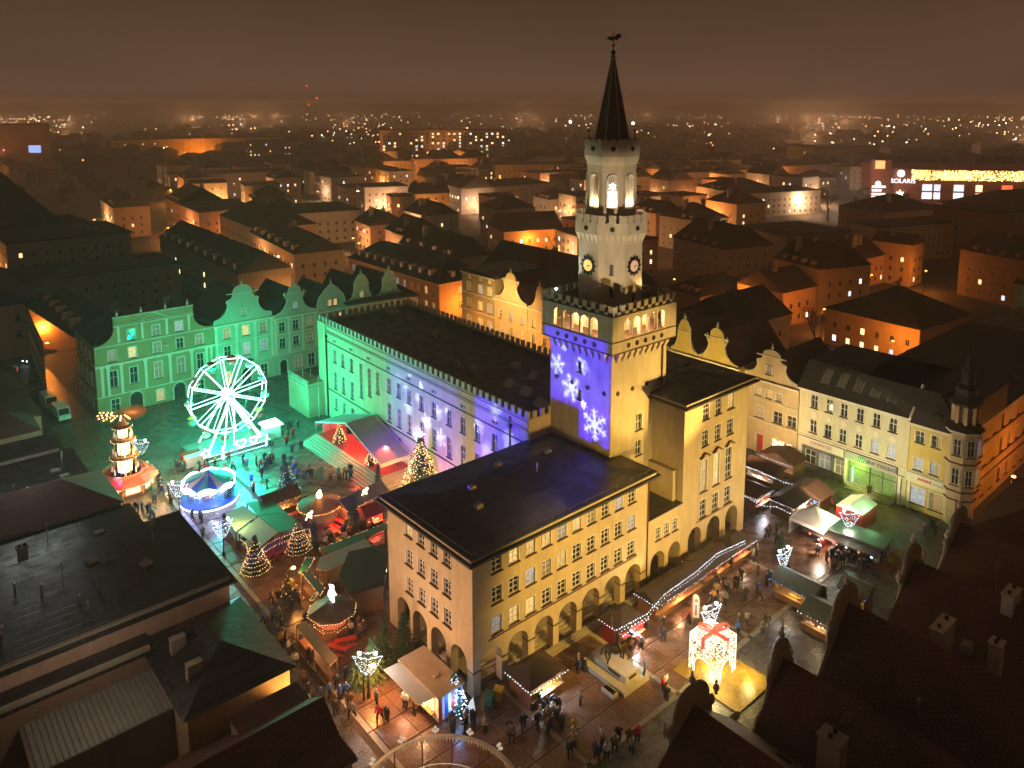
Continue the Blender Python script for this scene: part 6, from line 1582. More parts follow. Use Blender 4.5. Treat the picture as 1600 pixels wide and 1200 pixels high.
# ------------------------------------------------------------------ market huts
M['hutin'] = emat('hut_interior', (1.0, .62, .28), 1.2, False, .5)
def hut(name, label, px, py, w, d, rz, h=2.3, rh=.9, wall='wood', roof='shingle', led='whiteled', open_='front', kind='gx', lampc=(1, .7, .4), lp=110, cat='market stall', group=None, z=0.06, loc=None):
    q = Vector(loc) if loc else gp(px, py)
    t = thing(name, label, cat, (q.x, q.y, z), rz, group)
    b = MB(); b.box(-w / 2, -d / 2, 0, w / 2, d / 2, .95); b.box(-w / 2, d / 2 - .08, .95, w / 2, d / 2, h)
    for sx in (-1, 1): b.box(sx * w / 2 - (.08 if sx > 0 else 0), -d / 2 + .001, .95, sx * w / 2 + (0 if sx > 0 else .08), d / 2 - .081, h)
    for k in range(int(w / .3)): b.box(-w / 2 + .3 * k, -d / 2 - .015, 0.02, -w / 2 + .3 * k + .27, -d / 2, .9)
    O('wall', b, M[wall], t)
    b = MB(); b.box(-w / 2 + .1, -d / 2 + .35, .96, w / 2 - .1, -d / 2 + .4, h - .1) if False else b.box(-w / 2 + .1, d / 2 - .14, 1.0, w / 2 - .1, d / 2 - .09, h - .1)
    O('shelf_display', b, M['hutin'], t)
    rd = random.Random(int(px * 7 + py)); b = MB()
    for k in range(int(w * 5)):
        x = rd.uniform(-w / 2 + .15, w / 2 - .15); s = rd.uniform(.05, .12); b.box(x - s, -d / 2 + .05, .98, x + s, -d / 2 + .05 + 2 * s, .98 + rd.uniform(.08, .3))
    O('goods', b, M[rd.choice(['red', 'woodlt', 'white', 'yellow'])], t)
    b = MB(); b.box(-w / 2 - .05, -d / 2 - .35, .93, w / 2 + .05, -d / 2 + .1, .98); O('counter', b, M['woodlt'], t)
    e = .35; b = MB()
    if kind == 'gx':
        b.raw([(-w / 2 - e, -d / 2 - e - .2, h - .15), (w / 2 + e, -d / 2 - e - .2, h - .15), (w / 2 + e, d / 2 + e, h), (-w / 2 - e, d / 2 + e, h), (-w / 2 - e, 0, h + rh), (w / 2 + e, 0, h + rh)], [(0, 1, 5, 4), (3, 4, 5, 2), (0, 4, 3), (1, 2, 5)])
    elif kind == 'gy':
        b.raw([(-w / 2 - e, -d / 2 - e, h), (w / 2 + e, -d / 2 - e, h), (w / 2 + e, d / 2 + e, h), (-w / 2 - e, d / 2 + e, h), (0, -d / 2 - e, h + rh), (0, d / 2 + e, h + rh)], [(0, 4, 5, 3), (1, 2, 5, 4), (0, 1, 4), (3, 5, 2)])
    elif kind == 'hip': b.frus(-w / 2 - e, -d / 2 - e, w / 2 + e, d / 2 + e, h, h + rh, min(w, d) / 2 + e - .05)
    elif kind == 'flat': b.frus(-w / 2 - e, -d / 2 - e, w / 2 + e, d / 2 + e, h, h + .15, .05)
    O('roof', b, M[roof], t)
    if led:
        zz = h - .12
        string(t, [(-w / 2 - e, -d / 2 - e - .15, zz), (w / 2 + e, -d / 2 - e - .15, zz)], led, .36, .05)
        string(t, [(-w / 2 - e, -d / 2 - e - .15, zz), (-w / 2 - e, d / 2 + e, zz)], led, .36, .05)
    if lp: lamp('stall_light', 'POINT', (0, -d / 2 - .25, h - .45), lp * 2, lampc, size=.15, parent=t)
    return t
SOUTHZ = 0.06
hut('market_stall', 'dark shingled hut with icicle lights before the south arcade, nearest the bins', 838, 1075, 4.0, 2.9, 0, rh=1.1, kind='hip', loc=(5.0, -3.2, 0), lampc=(.75, .85, 1), lp=350)
hut('market_stall', 'shingled corner hut with cold white lights and red front behind the rider statue', 970, 985, 3.4, 2.6, 0, rh=1.1, kind='hip', wall='red', loc=(17.0, -3.6, 0), lampc=(.85, .9, 1), lp=420)
hut('market_stall', 'long dark roofed hut with blue white lights below the connecting arcade', 1060, 905, 8.2, 2.4, 0, rh=.8, loc=(25.5, -3.2, 0), lampc=(1, .45, .2), lp=260)
hut('market_stall', 'dark hut with garland and warm counter below the east block arches', 1120, 860, 5.0, 2.4, 0, rh=.8, loc=(32.8, -3.0, 0), lampc=(1, .6, .3))
hut('market_stall', 'dark pointed hut at the right end of the south garland row', 1150, 838, 4.0, 2.4, 0, rh=.9, loc=(38.2, -3.0, 0), kind='hip')
t = thing('light_garland', 'long garland of cold white lamps strung along the south row of huts', 'light garland', (0, 0, 0))
pts = [(14.5, -5.0, 2.9), (19, -5.2, 2.7), (22, -5.0, 3.4), (28.2, -4.6, 3.2), (32.6, -4.3, 3.5), (38.8, -4.3, 2.8)]
string(t, pts, 'whiteled', .34, .06, 'bulbs')
string(t, [(x, y - .12, z - .3) for x, y, z in pts], 'whiteled', .5, .05, 'bulbs')
east_h = [(1195, 752, 4.4, 3.0, 'brown roofed hut with blue white counter lights nearest the east block', 'roofbrown', 'gx'), (1178, 790, 3.6, 2.6, 'hut with bright white counter at the foot of the east block corner', 'roofbrown', 'gy'),
          (1222, 735, 5.4, 3.4, 'large brown gabled hut with rope of lights in front of the red shop window', 'roofbrown', 'gy'), (1265, 790, 4.6, 3.2, 'brown gabled hut right of the rope of lights', 'roofbrown', 'gy'),
          (1235, 800, 5.0, 3.0, 'dark roofed hut with red and white lit counter left of the white canopy', 'shingle', 'gx')]
for k, (px, py, w, d, lb, rf, kd) in enumerate(east_h):
    hut('market_stall', lb, px, py, w, d, RX * 0.0 if k in (1, 4) else RX, roof=rf, kind=kd, rh=1.0, led='whiteled', lampc=(.9, .9, 1), lp=220)
t = thing('light_garland', 'garland of cold white lamps crossing between the east side huts', 'light garland', (0, 0, 0))
pts = [tuple(gp(x, y, 3.0)) for x, y in ((1165, 775), (1190, 790), (1215, 792), (1240, 805))]; string(t, pts, 'whiteled', .4, .065, 'bulbs')
t = thing('light_garland', 'short garland of lamps between the rear east side huts', 'light garland', (0, 0, 0))
pts = [tuple(gp(x, y, 3.0)) for x, y in ((1163, 727), (1180, 733), (1222, 752), (1248, 760))]; string(t, pts, 'whiteled', .4, .065, 'bulbs')
# white canopy stall
q = gp(1272, 835); cs = thing('canopy_stall', 'brightly lit white pagoda canopy stall with red counter on the east side', 'market stall', (q.x, q.y, .0), 0)
b = MB(); w = 2.3; b.raw([(-w, -w, 2.3), (w, -w, 2.3), (w, w, 2.3), (-w, w, 2.3), (0, 0, 3.9)], [(0, 1, 4), (1, 2, 4), (2, 3, 4), (3, 0, 4)])
for a_, c_ in (((-w, -w), (w, -w)), ((w, -w), (w, w)), ((w, w), (-w, w)), ((-w, w), (-w, -w))): b.quad((*a_, 2.3), (*c_, 2.3), (*c_, 1.9), (*a_, 1.9))
b.box(-w, w - .05, 0, w, w, 1.9); b.box(w - .05, -w, 0, w, w, 1.9); O('canopy', b, M['canvaswhite'], cs)
b = MB(); b.box(-2.2, -2.4, 0, 2.2, -1.8, 1.0); O('counter', b, M['red'], cs)
b = MB(); b.box(-1.8, -2.3, 1.02, 1.8, -1.9, 1.3); O('goods', b, M['white'], cs)
b = MB()
for x in (-w, w):
    for y in (-w, w): b.tube((x, y, 0), (x, y, 2.3), .05, 5)
O('canopy_post', b, M['metal'], cs)
for dx, dy, z, pw in ((0, -.5, 1.9, 700), (-3.4, -2.6, 2.4, 800), (0, -4.4, 2.6, 900)): lamp('stall_light', 'POINT', (dx, dy, z), pw, (1, .82, .6), size=.25, parent=cs)
q = gp(1337, 815); t = thing('market_tent', 'pale green lit canvas tent beside the bank entrance', 'tent', (q.x, q.y, 0), 0)
b = MB(); b.raw([(-2.2, -1.8, 2.4), (2.2, -1.8, 2.4), (2.2, 1.8, 2.4), (-2.2, 1.8, 2.4), (-2.2, 0, 3.1), (2.2, 0, 3.1)], [(0, 1, 5, 4), (3, 4, 5, 2), (0, 4, 3), (1, 2, 5)]); O('tent_roof', b, M['canvaswhite'], t)
b = MB(); b.box(-2.15, -1.75, 0, 2.15, 1.75, 2.38); O('tent_wall', b, M['red'], t)
lamp('tent_light', 'POINT', (q.x - .8, q.y - 2.6, 3.6), 420, (.3, 1, .35), size=.3)
q = gp(1325, 852); t = thing('long_stall', 'long blue sided grill stall with dark roof and row of red lanterns', 'market stall', (q.x, q.y, 0), RX + radians(5))
b = MB(); b.box(-4.6, -1.2, 0, 4.6, 1.2, 2.1); O('wall', b, M['blue'], t)
b = MB(); b.frus(-4.9, -1.9, 4.9, 1.5, 2.1, 2.3, .1); O('roof', b, M['darkgreen'], t)
b = MB(); b.raw([(-4.6, -1.3, 2.1), (4.6, -1.3, 2.1), (4.6, -3.2, 1.75), (-4.6, -3.2, 1.75), (-4.6, -3.2, 1.5), (4.6, -3.2, 1.5)], [(0, 3, 2, 1), (3, 4, 5, 2)]); O('awning', b, M['shingle'], t)
b = MB(); b.octa((0, 0, 0), .15)
lm = [b.mesh('lantern', [M['redled']]), MB()]
b = MB(); b.octa((0, 0, 0), .15); lm[1] = b.mesh('lantern', [M['whiteled']])
for k in range(6): O('lantern', lm[k % 2], parent=t, loc=(-3.6 + 1.5 * k, -3.2, 1.45))
lamp('stall_light', 'POINT', (-1, -3.8, 2.0), 260, (1, .5, .4), size=.2, parent=t); lamp('stall_light', 'POINT', (-2.5, .2, 3.2), 160, (.5, 1, .5), size=.2, parent=t)
hut('market_stall', 'small green roofed wooden hut with blue icicle lights left of the cobbled lane', 1246, 935, 4.4, 2.6, RX, roof='greygreen', kind='gx', rh=.9, wall='woodlt', led='blueled', lp=60, loc=tuple(gp(1247, 940)), cat='market stall')
hut('market_stall', 'dark tent like stall edged with cold lights behind the south gables', 1283, 985, 3.6, 3.0, RX, roof='greygreen', led='whiteled', lp=60, loc=tuple(gp(1290, 988)))
hut('market_stall', 'tiny green roofed stall peeking out behind the black urn gable', 1330, 950, 2.6, 2.2, RX, roof='greygreen', led='blueled', lp=30, loc=tuple(gp(1338, 948)))
q = gp(1385, 880); t = thing('fairground_ride', 'small children ride with yellow figures on a dark platform at the right', 'children ride', (q.x, q.y, 0))
b = MB(); b.box(-2.2, -1.2, 0, 2.2, 1.2, .35); O('ride_platform', b, M['wood'], t)
for k in range(4):
    b = MB(); b.sm = True; b.ball((0, 0, .5), .42, 8, 5); b.ball((.42, 0, .95), .26, 8, 5); b.tube((.6, 0, .92), (.85, 0, .85), .09, 5); b.tube((-.3, 0, .6), (-.65, 0, .95), .08, 5, .02); b.tube((0, .2, 0), (0, .2, .4), .07, 5); b.tube((0, -.2, 0), (0, -.2, .4), .07, 5)
    O('ride_figure', b, M['yellow'] if k % 2 else M['white'], t, (-1.6 + 1.1 * k, (-1) ** k * .5, .35), k)

# food trailer next to the hall corner
ft = thing('food_trailer', 'tan roofed food trailer with lifted awning and striped end beside the hall corner', 'food trailer', (-3.1, 2.4, .06), RX)
b = MB(); b.box(-3.1, -1.35, .45, 3.1, 1.35, 2.85); O('trailer_body', b, M['white'], ft)
b = MB(); b.box(-3.25, -1.5, 2.85, 3.25, 1.5, 3.0); b.box(.6, -.25, 3.0, 1.1, .25, 3.12); O('roof', b, M['plaster_peach'], ft)
b = MB(); b.raw([(-3.0, -1.4, 2.85), (2.8, -1.4, 2.85), (2.8, -3.2, 3.0), (-3.0, -3.2, 3.0), (-3.0, -3.2, 2.92), (2.8, -3.2, 2.92)], [(0, 3, 2, 1), (3, 4, 5, 2)]); O('awning', b, M['canvaswhite'], ft)
b = MB(); b.box(-2.8, -1.42, 1.2, 2.5, -1.36, 2.7); O('serving_hatch', b, M['hutin'], ft)
b = MB(); b.box(-2.9, -1.85, 1.1, 2.6, -1.36, 1.18); O('counter', b, M['woodlt'], ft)
for k in range(4): b = MB(); b.box(3.11, -1.3 + .68 * k, .5, 3.13, -.95 + .68 * k, 2.8); O('end_stripe', b, M['blueled'] if k == 9 else M[('red', 'blue', 'red', 'blue')[k]], ft)
for k in range(14): b = MB(); b.box(-2.9 + .42 * k, -1.47, 2.62, -2.7 + .42 * k, -1.43, 2.84); O('roof_pennant', b, M['red'], ft)
for x in (-1.8, 1.8):
    for y in (-1.0, 1.0): b = MB(); b.tube((x, y - .12, .3), (x, y + .12, .3), .3, 12); O('wheel', b, M['tyre'], ft)
lamp('trailer_light', 'POINT', (1.5, -2.0, 2.4), 420, (1, .55, .25), size=.15, parent=ft); lamp('trailer_light', 'POINT', (-1.5, -2.0, 2.4), 420, (1, .4, .2), size=.15, parent=ft)
b = MB(); b.box(1.6, -2.3, 2.2, 2.4, -2.2, 2.45); O('strip_light', b, M['goldled'], ft)
q = gp(736, 1118); b = MB(); b.raw([(-.35, -.3, 0), (.35, -.3, 0), (.35, -.05, 1.5), (-.35, -.05, 1.5), (-.35, .3, 0), (.35, .3, 0), (-.35, .0, 1.5), (.35, .0, 1.5)], [(0, 1, 2, 3), (4, 6, 7, 5), (3, 2, 7, 6)])
tag(O('menu_board', b, emat('menu_glow', (.85, .9, 1), .8), None, (q.x, q.y, .06), radians(25)), 'white lit menu board standing beside the blue lit tree', 'menu board')
# waste bins
for px, py, m, lb in ((765, 1103, 'green', 'dark green wheeled waste bin under the hall corner'), (779, 1095, 'yellow', 'yellow wheeled waste bin next to the green one')):
    q = gp(px, py); t = thing('waste_bin', lb, 'waste bin', (q.x, q.y, .06), radians(30))
    b = MB(); b.raw([(-.33, -.3, .1), (.33, -.3, .1), (.33, .3, .1), (-.33, .3, .1), (-.42, -.4, 1.15), (.42, -.4, 1.15), (.42, .4, 1.15), (-.42, .4, 1.15)], [(0, 3, 2, 1), (0, 1, 5, 4), (1, 2, 6, 5), (2, 3, 7, 6), (3, 0, 4, 7), (4, 5, 6, 7)]); O('bin_body', b, M[m], t)
    b = MB(); b.box(-.45, -.45, 1.15, .45, .45, 1.22); O('lid', b, M[m], t)
    for sx in (-1, 1): b = MB(); b.tube((sx * .3, .28, .1), (sx * .36, .28, .1), .1, 8); O('wheel', b, M['tyre'], t)

# round children's train rink cut by the lower frame edge
RC = Vector((-10.3, -9.0, 0)); RR = 6.6
rk = thing('round_pavilion', 'round pavilion rim with icicle trim and globe lamps at the bottom of the view', 'pavilion', RC)
b = MB(); n = 48
for k in range(n):
    a1, a2 = 2 * pi * k / n, 2 * pi * (k + 1) / n
    b.raw([(RR * cos(a1), RR * sin(a1), 2.55), (RR * cos(a2), RR * sin(a2), 2.55), ((RR - .35) * cos(a2), (RR - .35) * sin(a2), 2.62), ((RR - .35) * cos(a1), (RR - .35) * sin(a1), 2.62)], [(0, 1, 2, 3)])
    am = (a1 + a2) / 2
    for q in range(3):
        s_ = a1 + (a2 - a1) * (q + .5) / 3; L = .35 + .25 * ((k * 3 + q) * 7 % 5) / 5
        b.raw([((RR - .37) * cos(s_ - .02), (RR - .37) * sin(s_ - .02), 2.6), ((RR - .37) * cos(s_ + .02), (RR - .37) * sin(s_ + .02), 2.6), ((RR - .37) * cos(s_), (RR - .37) * sin(s_), 2.6 - L)], [(0, 1, 2)])
O('icicle_rim', b, M['trim'], rk)
for k in range(16):
    a = 2 * pi * k / 16; b = MB(); b.tube((6.3 * cos(a), 6.3 * sin(a), 0), (6.3 * cos(a), 6.3 * sin(a), 2.5), .07, 5); O('rim_post', b, M['wood'], rk)
for k in range(14):
    a = 2 * pi * k / 14 + .1; b = MB()
    for dx, dz in ((-.2, 0), (.2, 0), (0, .25), (0, -.15)): b.ball((RR * 1.0 * cos(a) - sin(a) * dx, RR * sin(a) + cos(a) * dx, 2.95 + dz), .13, 7, 5)
    O('globe_lamps', b, emat('globe_white', (.9, .7, .5), .55) if k == 0 else D.materials['globe_white'], rk)
b = MB(); b.lathe([(5.4, .06), (5.4, .16)], 40); O('ride_floor', b, M['asphalt'], rk)
b = MB()
for k in range(40):
    a1, a2 = 2 * pi * k / 40, 2 * pi * (k + 1) / 40; b.tube((5.2 * cos(a1), 5.2 * sin(a1), 1.05), (5.2 * cos(a2), 5.2 * sin(a2), 1.05), .035, 4); b.tube((5.2 * cos(a1), 5.2 * sin(a1), .1), (5.2 * cos(a1), 5.2 * sin(a1), 1.05), .05, 4)
O('railing', b, M['metal'], rk)
for k in range(9):
    a = .3 + k * .62; b = MB(); b.frus(-.7, -.38, .7, .38, .15, .6, .06); b.box(-.65, -.36, .6, -.5, .36, 1.1); b.box(.5, -.36, .6, .62, .36, .95); b.ball((.75, 0, .8), .2, 7, 5)
    tag(O('train_car', b, M[('red', 'red', 'yellow')[k % 3]], rk, (3.9 * cos(a), 3.9 * sin(a), 0), a + pi / 2))
lamp('pavilion_glow', 'POINT', (RC.x + 1, RC.y + 2, 3.6), 320, (1, .6, .35), size=.6)

# octagonal lit hut with bear light, fences, long roofs on the west side
q = gp(520, 985); ko = thing('octagonal_hut', 'octagonal hut outlined with warm light chains carrying a white bear figure on its roof', 'market stall', (q.x, q.y, .06), radians(10))
b = MB(); b.lathe([(1.9, 0), (1.9, 1.0)], 8, a0=pi / 8); O('wall', b, M['wood'], ko)
b = MB(); b.lathe([(2.6, 2.3), (2.55, 2.42), (.5, 3.3)], 8, a0=pi / 8); O('roof', b, M['shingle'], ko)
b = MB(); b.lathe([(1.5, 1.0), (1.5, 2.3)], 8, a0=pi / 8); O('hut_inside', b, emat('hut_red_inside', (1, .12, .04), .6), ko)
b = MB()
for k in range(8): a = pi / 8 + k * pi / 4; b.tube((1.85 * cos(a), 1.85 * sin(a), 1), (1.85 * cos(a), 1.85 * sin(a), 2.35), .06, 4)
O('post', b, M['wood'], ko)
ring = lambda r, z: [(r * cos(pi / 8 + k * pi / 4), r * sin(pi / 8 + k * pi / 4), z) for k in range(9)]
string(ko, ring(2.62, 2.35), 'warmled', .26, .045); string(ko, ring(1.95, 1.05), 'warmled', .34, .035)
for k in range(8): a = pi / 8 + k * pi / 4; string(ko, [(1.95 * cos(a), 1.95 * sin(a), 1), (1.95 * cos(a), 1.95 * sin(a), 2.3)], 'warmled', .3, .035)
b = MB(); b.sm = True; b.ball((0, 0, .9), .42, 9, 6, 1.25); b.ball((.05, 0, 1.6), .28, 8, 5); b.ball((-.1, .18, 1.85), .1, 6, 4); b.ball((-.1, -.18, 1.85), .1, 6, 4)
for sy in (-1, 1): b.tube((0, sy * .22, .6), (.05, sy * .25, 0), .17, 7, .13); b.tube((.1, sy * .35, 1.15), (.35, sy * .4, .8), .1, 6, .08)
tag(O('bear_light', b, emat('bear_white_glow', (1, .95, .85), 2.6), None, (q.x, q.y, 3.32)), 'glowing white bear figure standing on the octagonal hut roof', 'light figure')
lamp('hut_glow', 'POINT', (q.x - 2.8, q.y - 1.5, 2.3), 350, (1, .42, .15), size=.3)
def slab_roof(name, label, pts, z, th, mat, cat='market stall', posts=True, led=None, edge=None):
    P = [gp(x, y, z) for x, y in pts]; c = sum(P, Vector()) / len(P); t = thing(name, label, cat, (c.x, c.y, 0))
    b = MB(); b.prism([(p.x - c.x, p.y - c.y) for p in P], z, z + th); O('roof', b, M[mat], t)
    if posts:
        for p in P: b = MB(); x, y = (p.x - c.x) * .94, (p.y - c.y) * .94; b.box(x - .07, y - .07, 0, x + .07, y + .07, z); O('post', b, M['wood'], t)
        b = MB(); Q = [((p.x - c.x) * .9, (p.y - c.y) * .9) for p in P]; b.prism(Q, .05, 1.0); O('counter', b, M['wood'], t)
    if led:
        e = edge or list(range(len(P))) + [0]; string(t, [(P[k].x - c.x, P[k].y - c.y, z + th + .03) for k in e], led, .3, .045)
    return t
slab_roof('long_booth', 'long low booth with plank roof running left of the octagonal hut', [(462, 978), (478, 972), (528, 1030), (515, 1042)], 2.4, .12, 'woodlt')
slab_roof('lit_booth', 'narrow yellow fronted booth traced with warm light chain above the octagonal hut', [(470, 895), (484, 893), (508, 920), (500, 932)], 2.6, .1, 'shingle', led='warmled')
slab_roof('lit_booth', 'slanted roof frame with warm light chain between the firs and the octagonal hut', [(478, 872), (492, 872), (478, 896), (466, 896)], 2.6, .06, 'green', led='warmled', posts=False).__class__
slab_roof('lit_booth', 'thin warm lit eave strip beside the long grey roof', [(484, 938), (492, 928), (500, 922), (488, 940)], 2.5, .06, 'green', led='warmled', posts=False)
slab_roof('flat_booth', 'pale grey pointed flat roof booth in front of the dark santa tent', [(494, 890), (510, 893), (585, 860), (572, 843), (500, 872)], 2.8, .12, 'canvas')
slab_roof('flat_booth', 'long dark shelf roof lined with warm lamps under the hall corner', [(500, 858), (515, 866), (606, 825), (604, 818)], 2.8, .1, 'green', led='warmled', edge=[0, 3])
dt = slab_roof('dark_tent', 'large black round topped tent with santa figure left of the hall', [(530, 905), (545, 930), (600, 915), (607, 868), (590, 858), (545, 868)], 3.0, .5, 'black', cat='tent')
q = gp(556, 910, 1.0)
sa = thing('santa_figure', 'red inflatable santa figure before the dark tent', 'figure', (q.x, q.y, .1))
b = MB(); b.sm = True; b.ball((0, 0, 1.0), .75, 10, 7, 1.2); b.tube((.5, 0, 1.5), (.95, -.2, 1.1), .2, 7); b.tube((-.5, 0, 1.5), (-.95, -.2, 1.1), .2, 7); O('coat', b, M['ribbon'] if False else emat('santa_red', (1, .05, .03), .35), sa)
b = MB(); b.sm = True; b.ball((0, 0, 2.1), .36, 9, 6); b.ball((0, -.1, 1.95), .34, 8, 5); O('head', b, M['white'], sa)
b = MB(); b.lathe([(.36, 2.3), (.2, 2.6), (.03, 2.85)], 9); O('hat', b, M['red'], sa)
for k in range(2): q = gp(588 + 12 * k, 896 - 5 * k, 1.6); b = MB(); b.box(-.3, -.05, 0, .3, .05, .35); tag(O('lit_sign', b, M['whiteled'], None, (q.x, q.y, 1.4), -.5), ('left', 'right')[k] + ' small white lit sign on the dark tent side', 'sign')
# green/yellow lit tent roofs
gt = [([(352, 805), (380, 790), (402, 806), (368, 832)], 'canvas', 'yellow green lit square canvas roof left of the dark fir'), ([(372, 833), (405, 808), (434, 832), (405, 856)], 'canvas', 'grey green canvas roof in the middle of the tent block'),
      ([(384, 786), (425, 782), (446, 800), (404, 806)], 'green', 'green canvas roof at the top of the tent block'), ([(406, 808), (446, 800), (474, 826), (436, 832)], 'green', 'green canvas roof at the right end of the tent block')]
for pts, m, lb in gt: slab_roof('market_tent', lb, pts, 2.5, .08, m, cat='tent')
q = gp(372, 815, 3.2); lamp('tent_light', 'POINT', (q.x, q.y, 3.6), 260, (.75, .95, .1), size=.3)
# round orange grill hut
q = gp(500, 815); gh = thing('round_grill_hut', 'round grill booth glowing orange with two white lit figures in the market centre', 'market stall', (q.x, q.y, 0))
b = MB(); b.lathe([(2.4, 0), (2.4, 1.0)], 14); O('counter', b, M['wood'], gh)
b = MB(); b.lathe([(2.9, 2.5), (2.85, 2.6), (.5, 3.4)], 14); O('roof', b, M['shingle'], gh)
b = MB()
for k in range(14):
    a = 2 * pi * k / 14; b.tube((2.4 * cos(a), 2.4 * sin(a), 1), (2.8 * cos(a), 2.8 * sin(a), 2.5), .04, 4)
O('post', b, M['wood'], gh)
string(gh, [(2.9 * cos(k * pi / 9), 2.9 * sin(k * pi / 9), 2.5) for k in range(19)], 'amberled', .3, .09)
b = MB(); b.sm = True; b.ball((0, 0, 0), .42, 8, 5, 1.1); b.ball((.1, 0, .5), .22, 7, 4); tag(O('glow_figure', b, emat('orange_white_glow', (1, .72, .35), 7), None, (q.x, q.y, 3.75)), 'bright orange white light figure on top of the round grill booth', 'light figure')
lamp('grill_glow', 'POINT', (q.x, q.y, 4.6), 700, (1, .28, .05), size=.5); lamp('grill_glow', 'POINT', (q.x + 1, q.y - 3.4, 2.4), 600, (1, .3, .06), size=.5)
for px, py, z, lb in ((483, 805, 3.6, 'white glowing lion like figure left of the round grill booth'), (570, 768, 3.2, 'white orange glowing figure on the long bar roof')):
    q2 = gp(px, py, z); b = MB(); b.sm = True; b.ball((0, 0, 0), .3, 8, 5); b.ball((.35, 0, .3), .2, 7, 4); b.tube((-.2, 0, -.1), (-.5, 0, -.5), .09, 5); b.tube((.2, 0, -.1), (.3, 0, -.55), .09, 5)
    tag(O('glow_figure', b, D.materials['orange_white_glow'] if px > 500 else emat('lion_glow', (1, .9, .75), 4), None, q2), lb, 'light figure')
hut('long_bar', 'long dark bar hut with row of warm roof lamps below the stage steps', 560, 800, 6.5, 2.4, radians(8), roof='shingle', led='warmled', lp=300, loc=tuple(gp(565, 800)), lampc=(1, .35, .15))
hut('market_stall', 'dark hut with warm lit letters right of the tent block', 440, 800, 4.6, 2.2, 0, roof='shingle', led='warmled', lp=160, loc=tuple(gp(437, 800)))
hut('market_stall', 'red lit booth between dark fir and hall corner', 582, 822, 2.4, 2.0, 0, roof='red', led=None, lp=350, lampc=(1, .15, .08), loc=tuple(gp(580, 822)))
for k, (px, py) in enumerate(((455, 812), (443, 868), (425, 872), (452, 850), (520, 835), (530, 822), (528, 1022), (512, 800), (540, 1010))):
    q = gp(px, py); t = thing('beer_table_set', ('red beer table with benches ' + ('right of the tent block', 'by the left lit fir', 'nearest the curly lit fir', 'between the two lit firs', 'before the round grill booth', 'right of the round grill booth', 'under the octagonal hut', 'close behind the grill booth', 'beside the orange lit fir')[k]), 'table', (q.x, q.y, .06), radians(20 * k), 'beer tables among the stalls')
    b = MB(); b.box(-1.1, -.3, .7, 1.1, .3, .76); O('tabletop', b, M['red'], t)
    for sy in (-1, 1): b = MB(); b.box(-1.1, sy * .65 - .13, .42, 1.1, sy * .65 + .13, .46); O('bench_seat', b, M['red'], t)
    b = MB()
    for x in (-.8, .8):
        for y in (-.65, 0, .65): b.box(x - .03, y - .03, 0, x + .03, y + .03, .45 if y else .7)
    O('legs', b, M['metal'], t)
pts = [gp(x, y, 2.6) for x, y in ((375, 842), (385, 850), (388, 866))]; t = thing('light_garland', 'warm light chain at the outer left corner of the fir fence', 'light garland', (0, 0, 0)); string(t, [tuple(p) for p in pts], 'warmled', .34, .05, 'bulbs')
pts = [gp(x, y, 3.0) for x, y in ((402, 868), (415, 852), (432, 842), (460, 832), (483, 826), (486, 838))]; t = thing('light_garland', 'warm double light chain spanning between the two wrapped firs', 'light garland', (0, 0, 0)); string(t, [tuple(p) for p in pts], 'warmled', .32, .05, 'bulbs'); string(t, [(p.x, p.y, p.z - .7) for p in pts], 'warmled', .34, .045, 'bulbs')
q = gp(500, 755); t = thing('green_banner', 'green sheet banner standing on the plaza left of the stage', 'banner', (q.x, q.y, 0), radians(20))
b = MB(); b.box(-.7, -.02, .4, .7, .02, 2.4); O('banner_cloth', b, M['teal'], t); b = MB(); b.tube((-.7, 0, 0), (-.7, 0, 2.5), .03, 4); b.tube((.7, 0, 0), (.7, 0, 2.5), .03, 4); O('banner_pole', b, M['metal'], t)
q = gp(1087, 970); t = thing('beach_flag', 'white feather flag with red edge near the light gift', 'flag', (q.x, q.y, .06), radians(-50))
b = MB(); b.xzprism([(-.35, .3), (.35, .3), (.35, 2.4), (.2, 2.9), (-.1, 3.1), (-.35, 2.9)], -.02, .02); O('flag_cloth', b, M['white'], t); b = MB(); b.xzprism([(-.5, .3), (-.36, .3), (-.36, 2.9), (-.5, 2.6)], -.02, .02); O('flag_edge', b, M['red'], t)
b = MB(); b.xzprism([(.2 * cos(k * pi / 6), 2.3 + .2 * sin(k * pi / 6)) for k in range(12)], -.03, -.021); b.box(-.12, -.03, .6, .1, -.021, 1.8); O('flag_emblem', b, M['stone'], t)
q = gp(1075, 975); b = MB(); b.raw([(-.35, -.3, 0), (.35, -.3, 0), (.35, 0, 1.1), (-.35, 0, 1.1), (-.35, .3, 0), (.35, .3, 0)], [(0, 1, 2, 3), (3, 2, 5, 4)]); tag(O('sandwich_board', b, M['black'], None, (q.x, q.y, .06), .4), 'dark folding sandwich board left of the feather flag', 'sign')

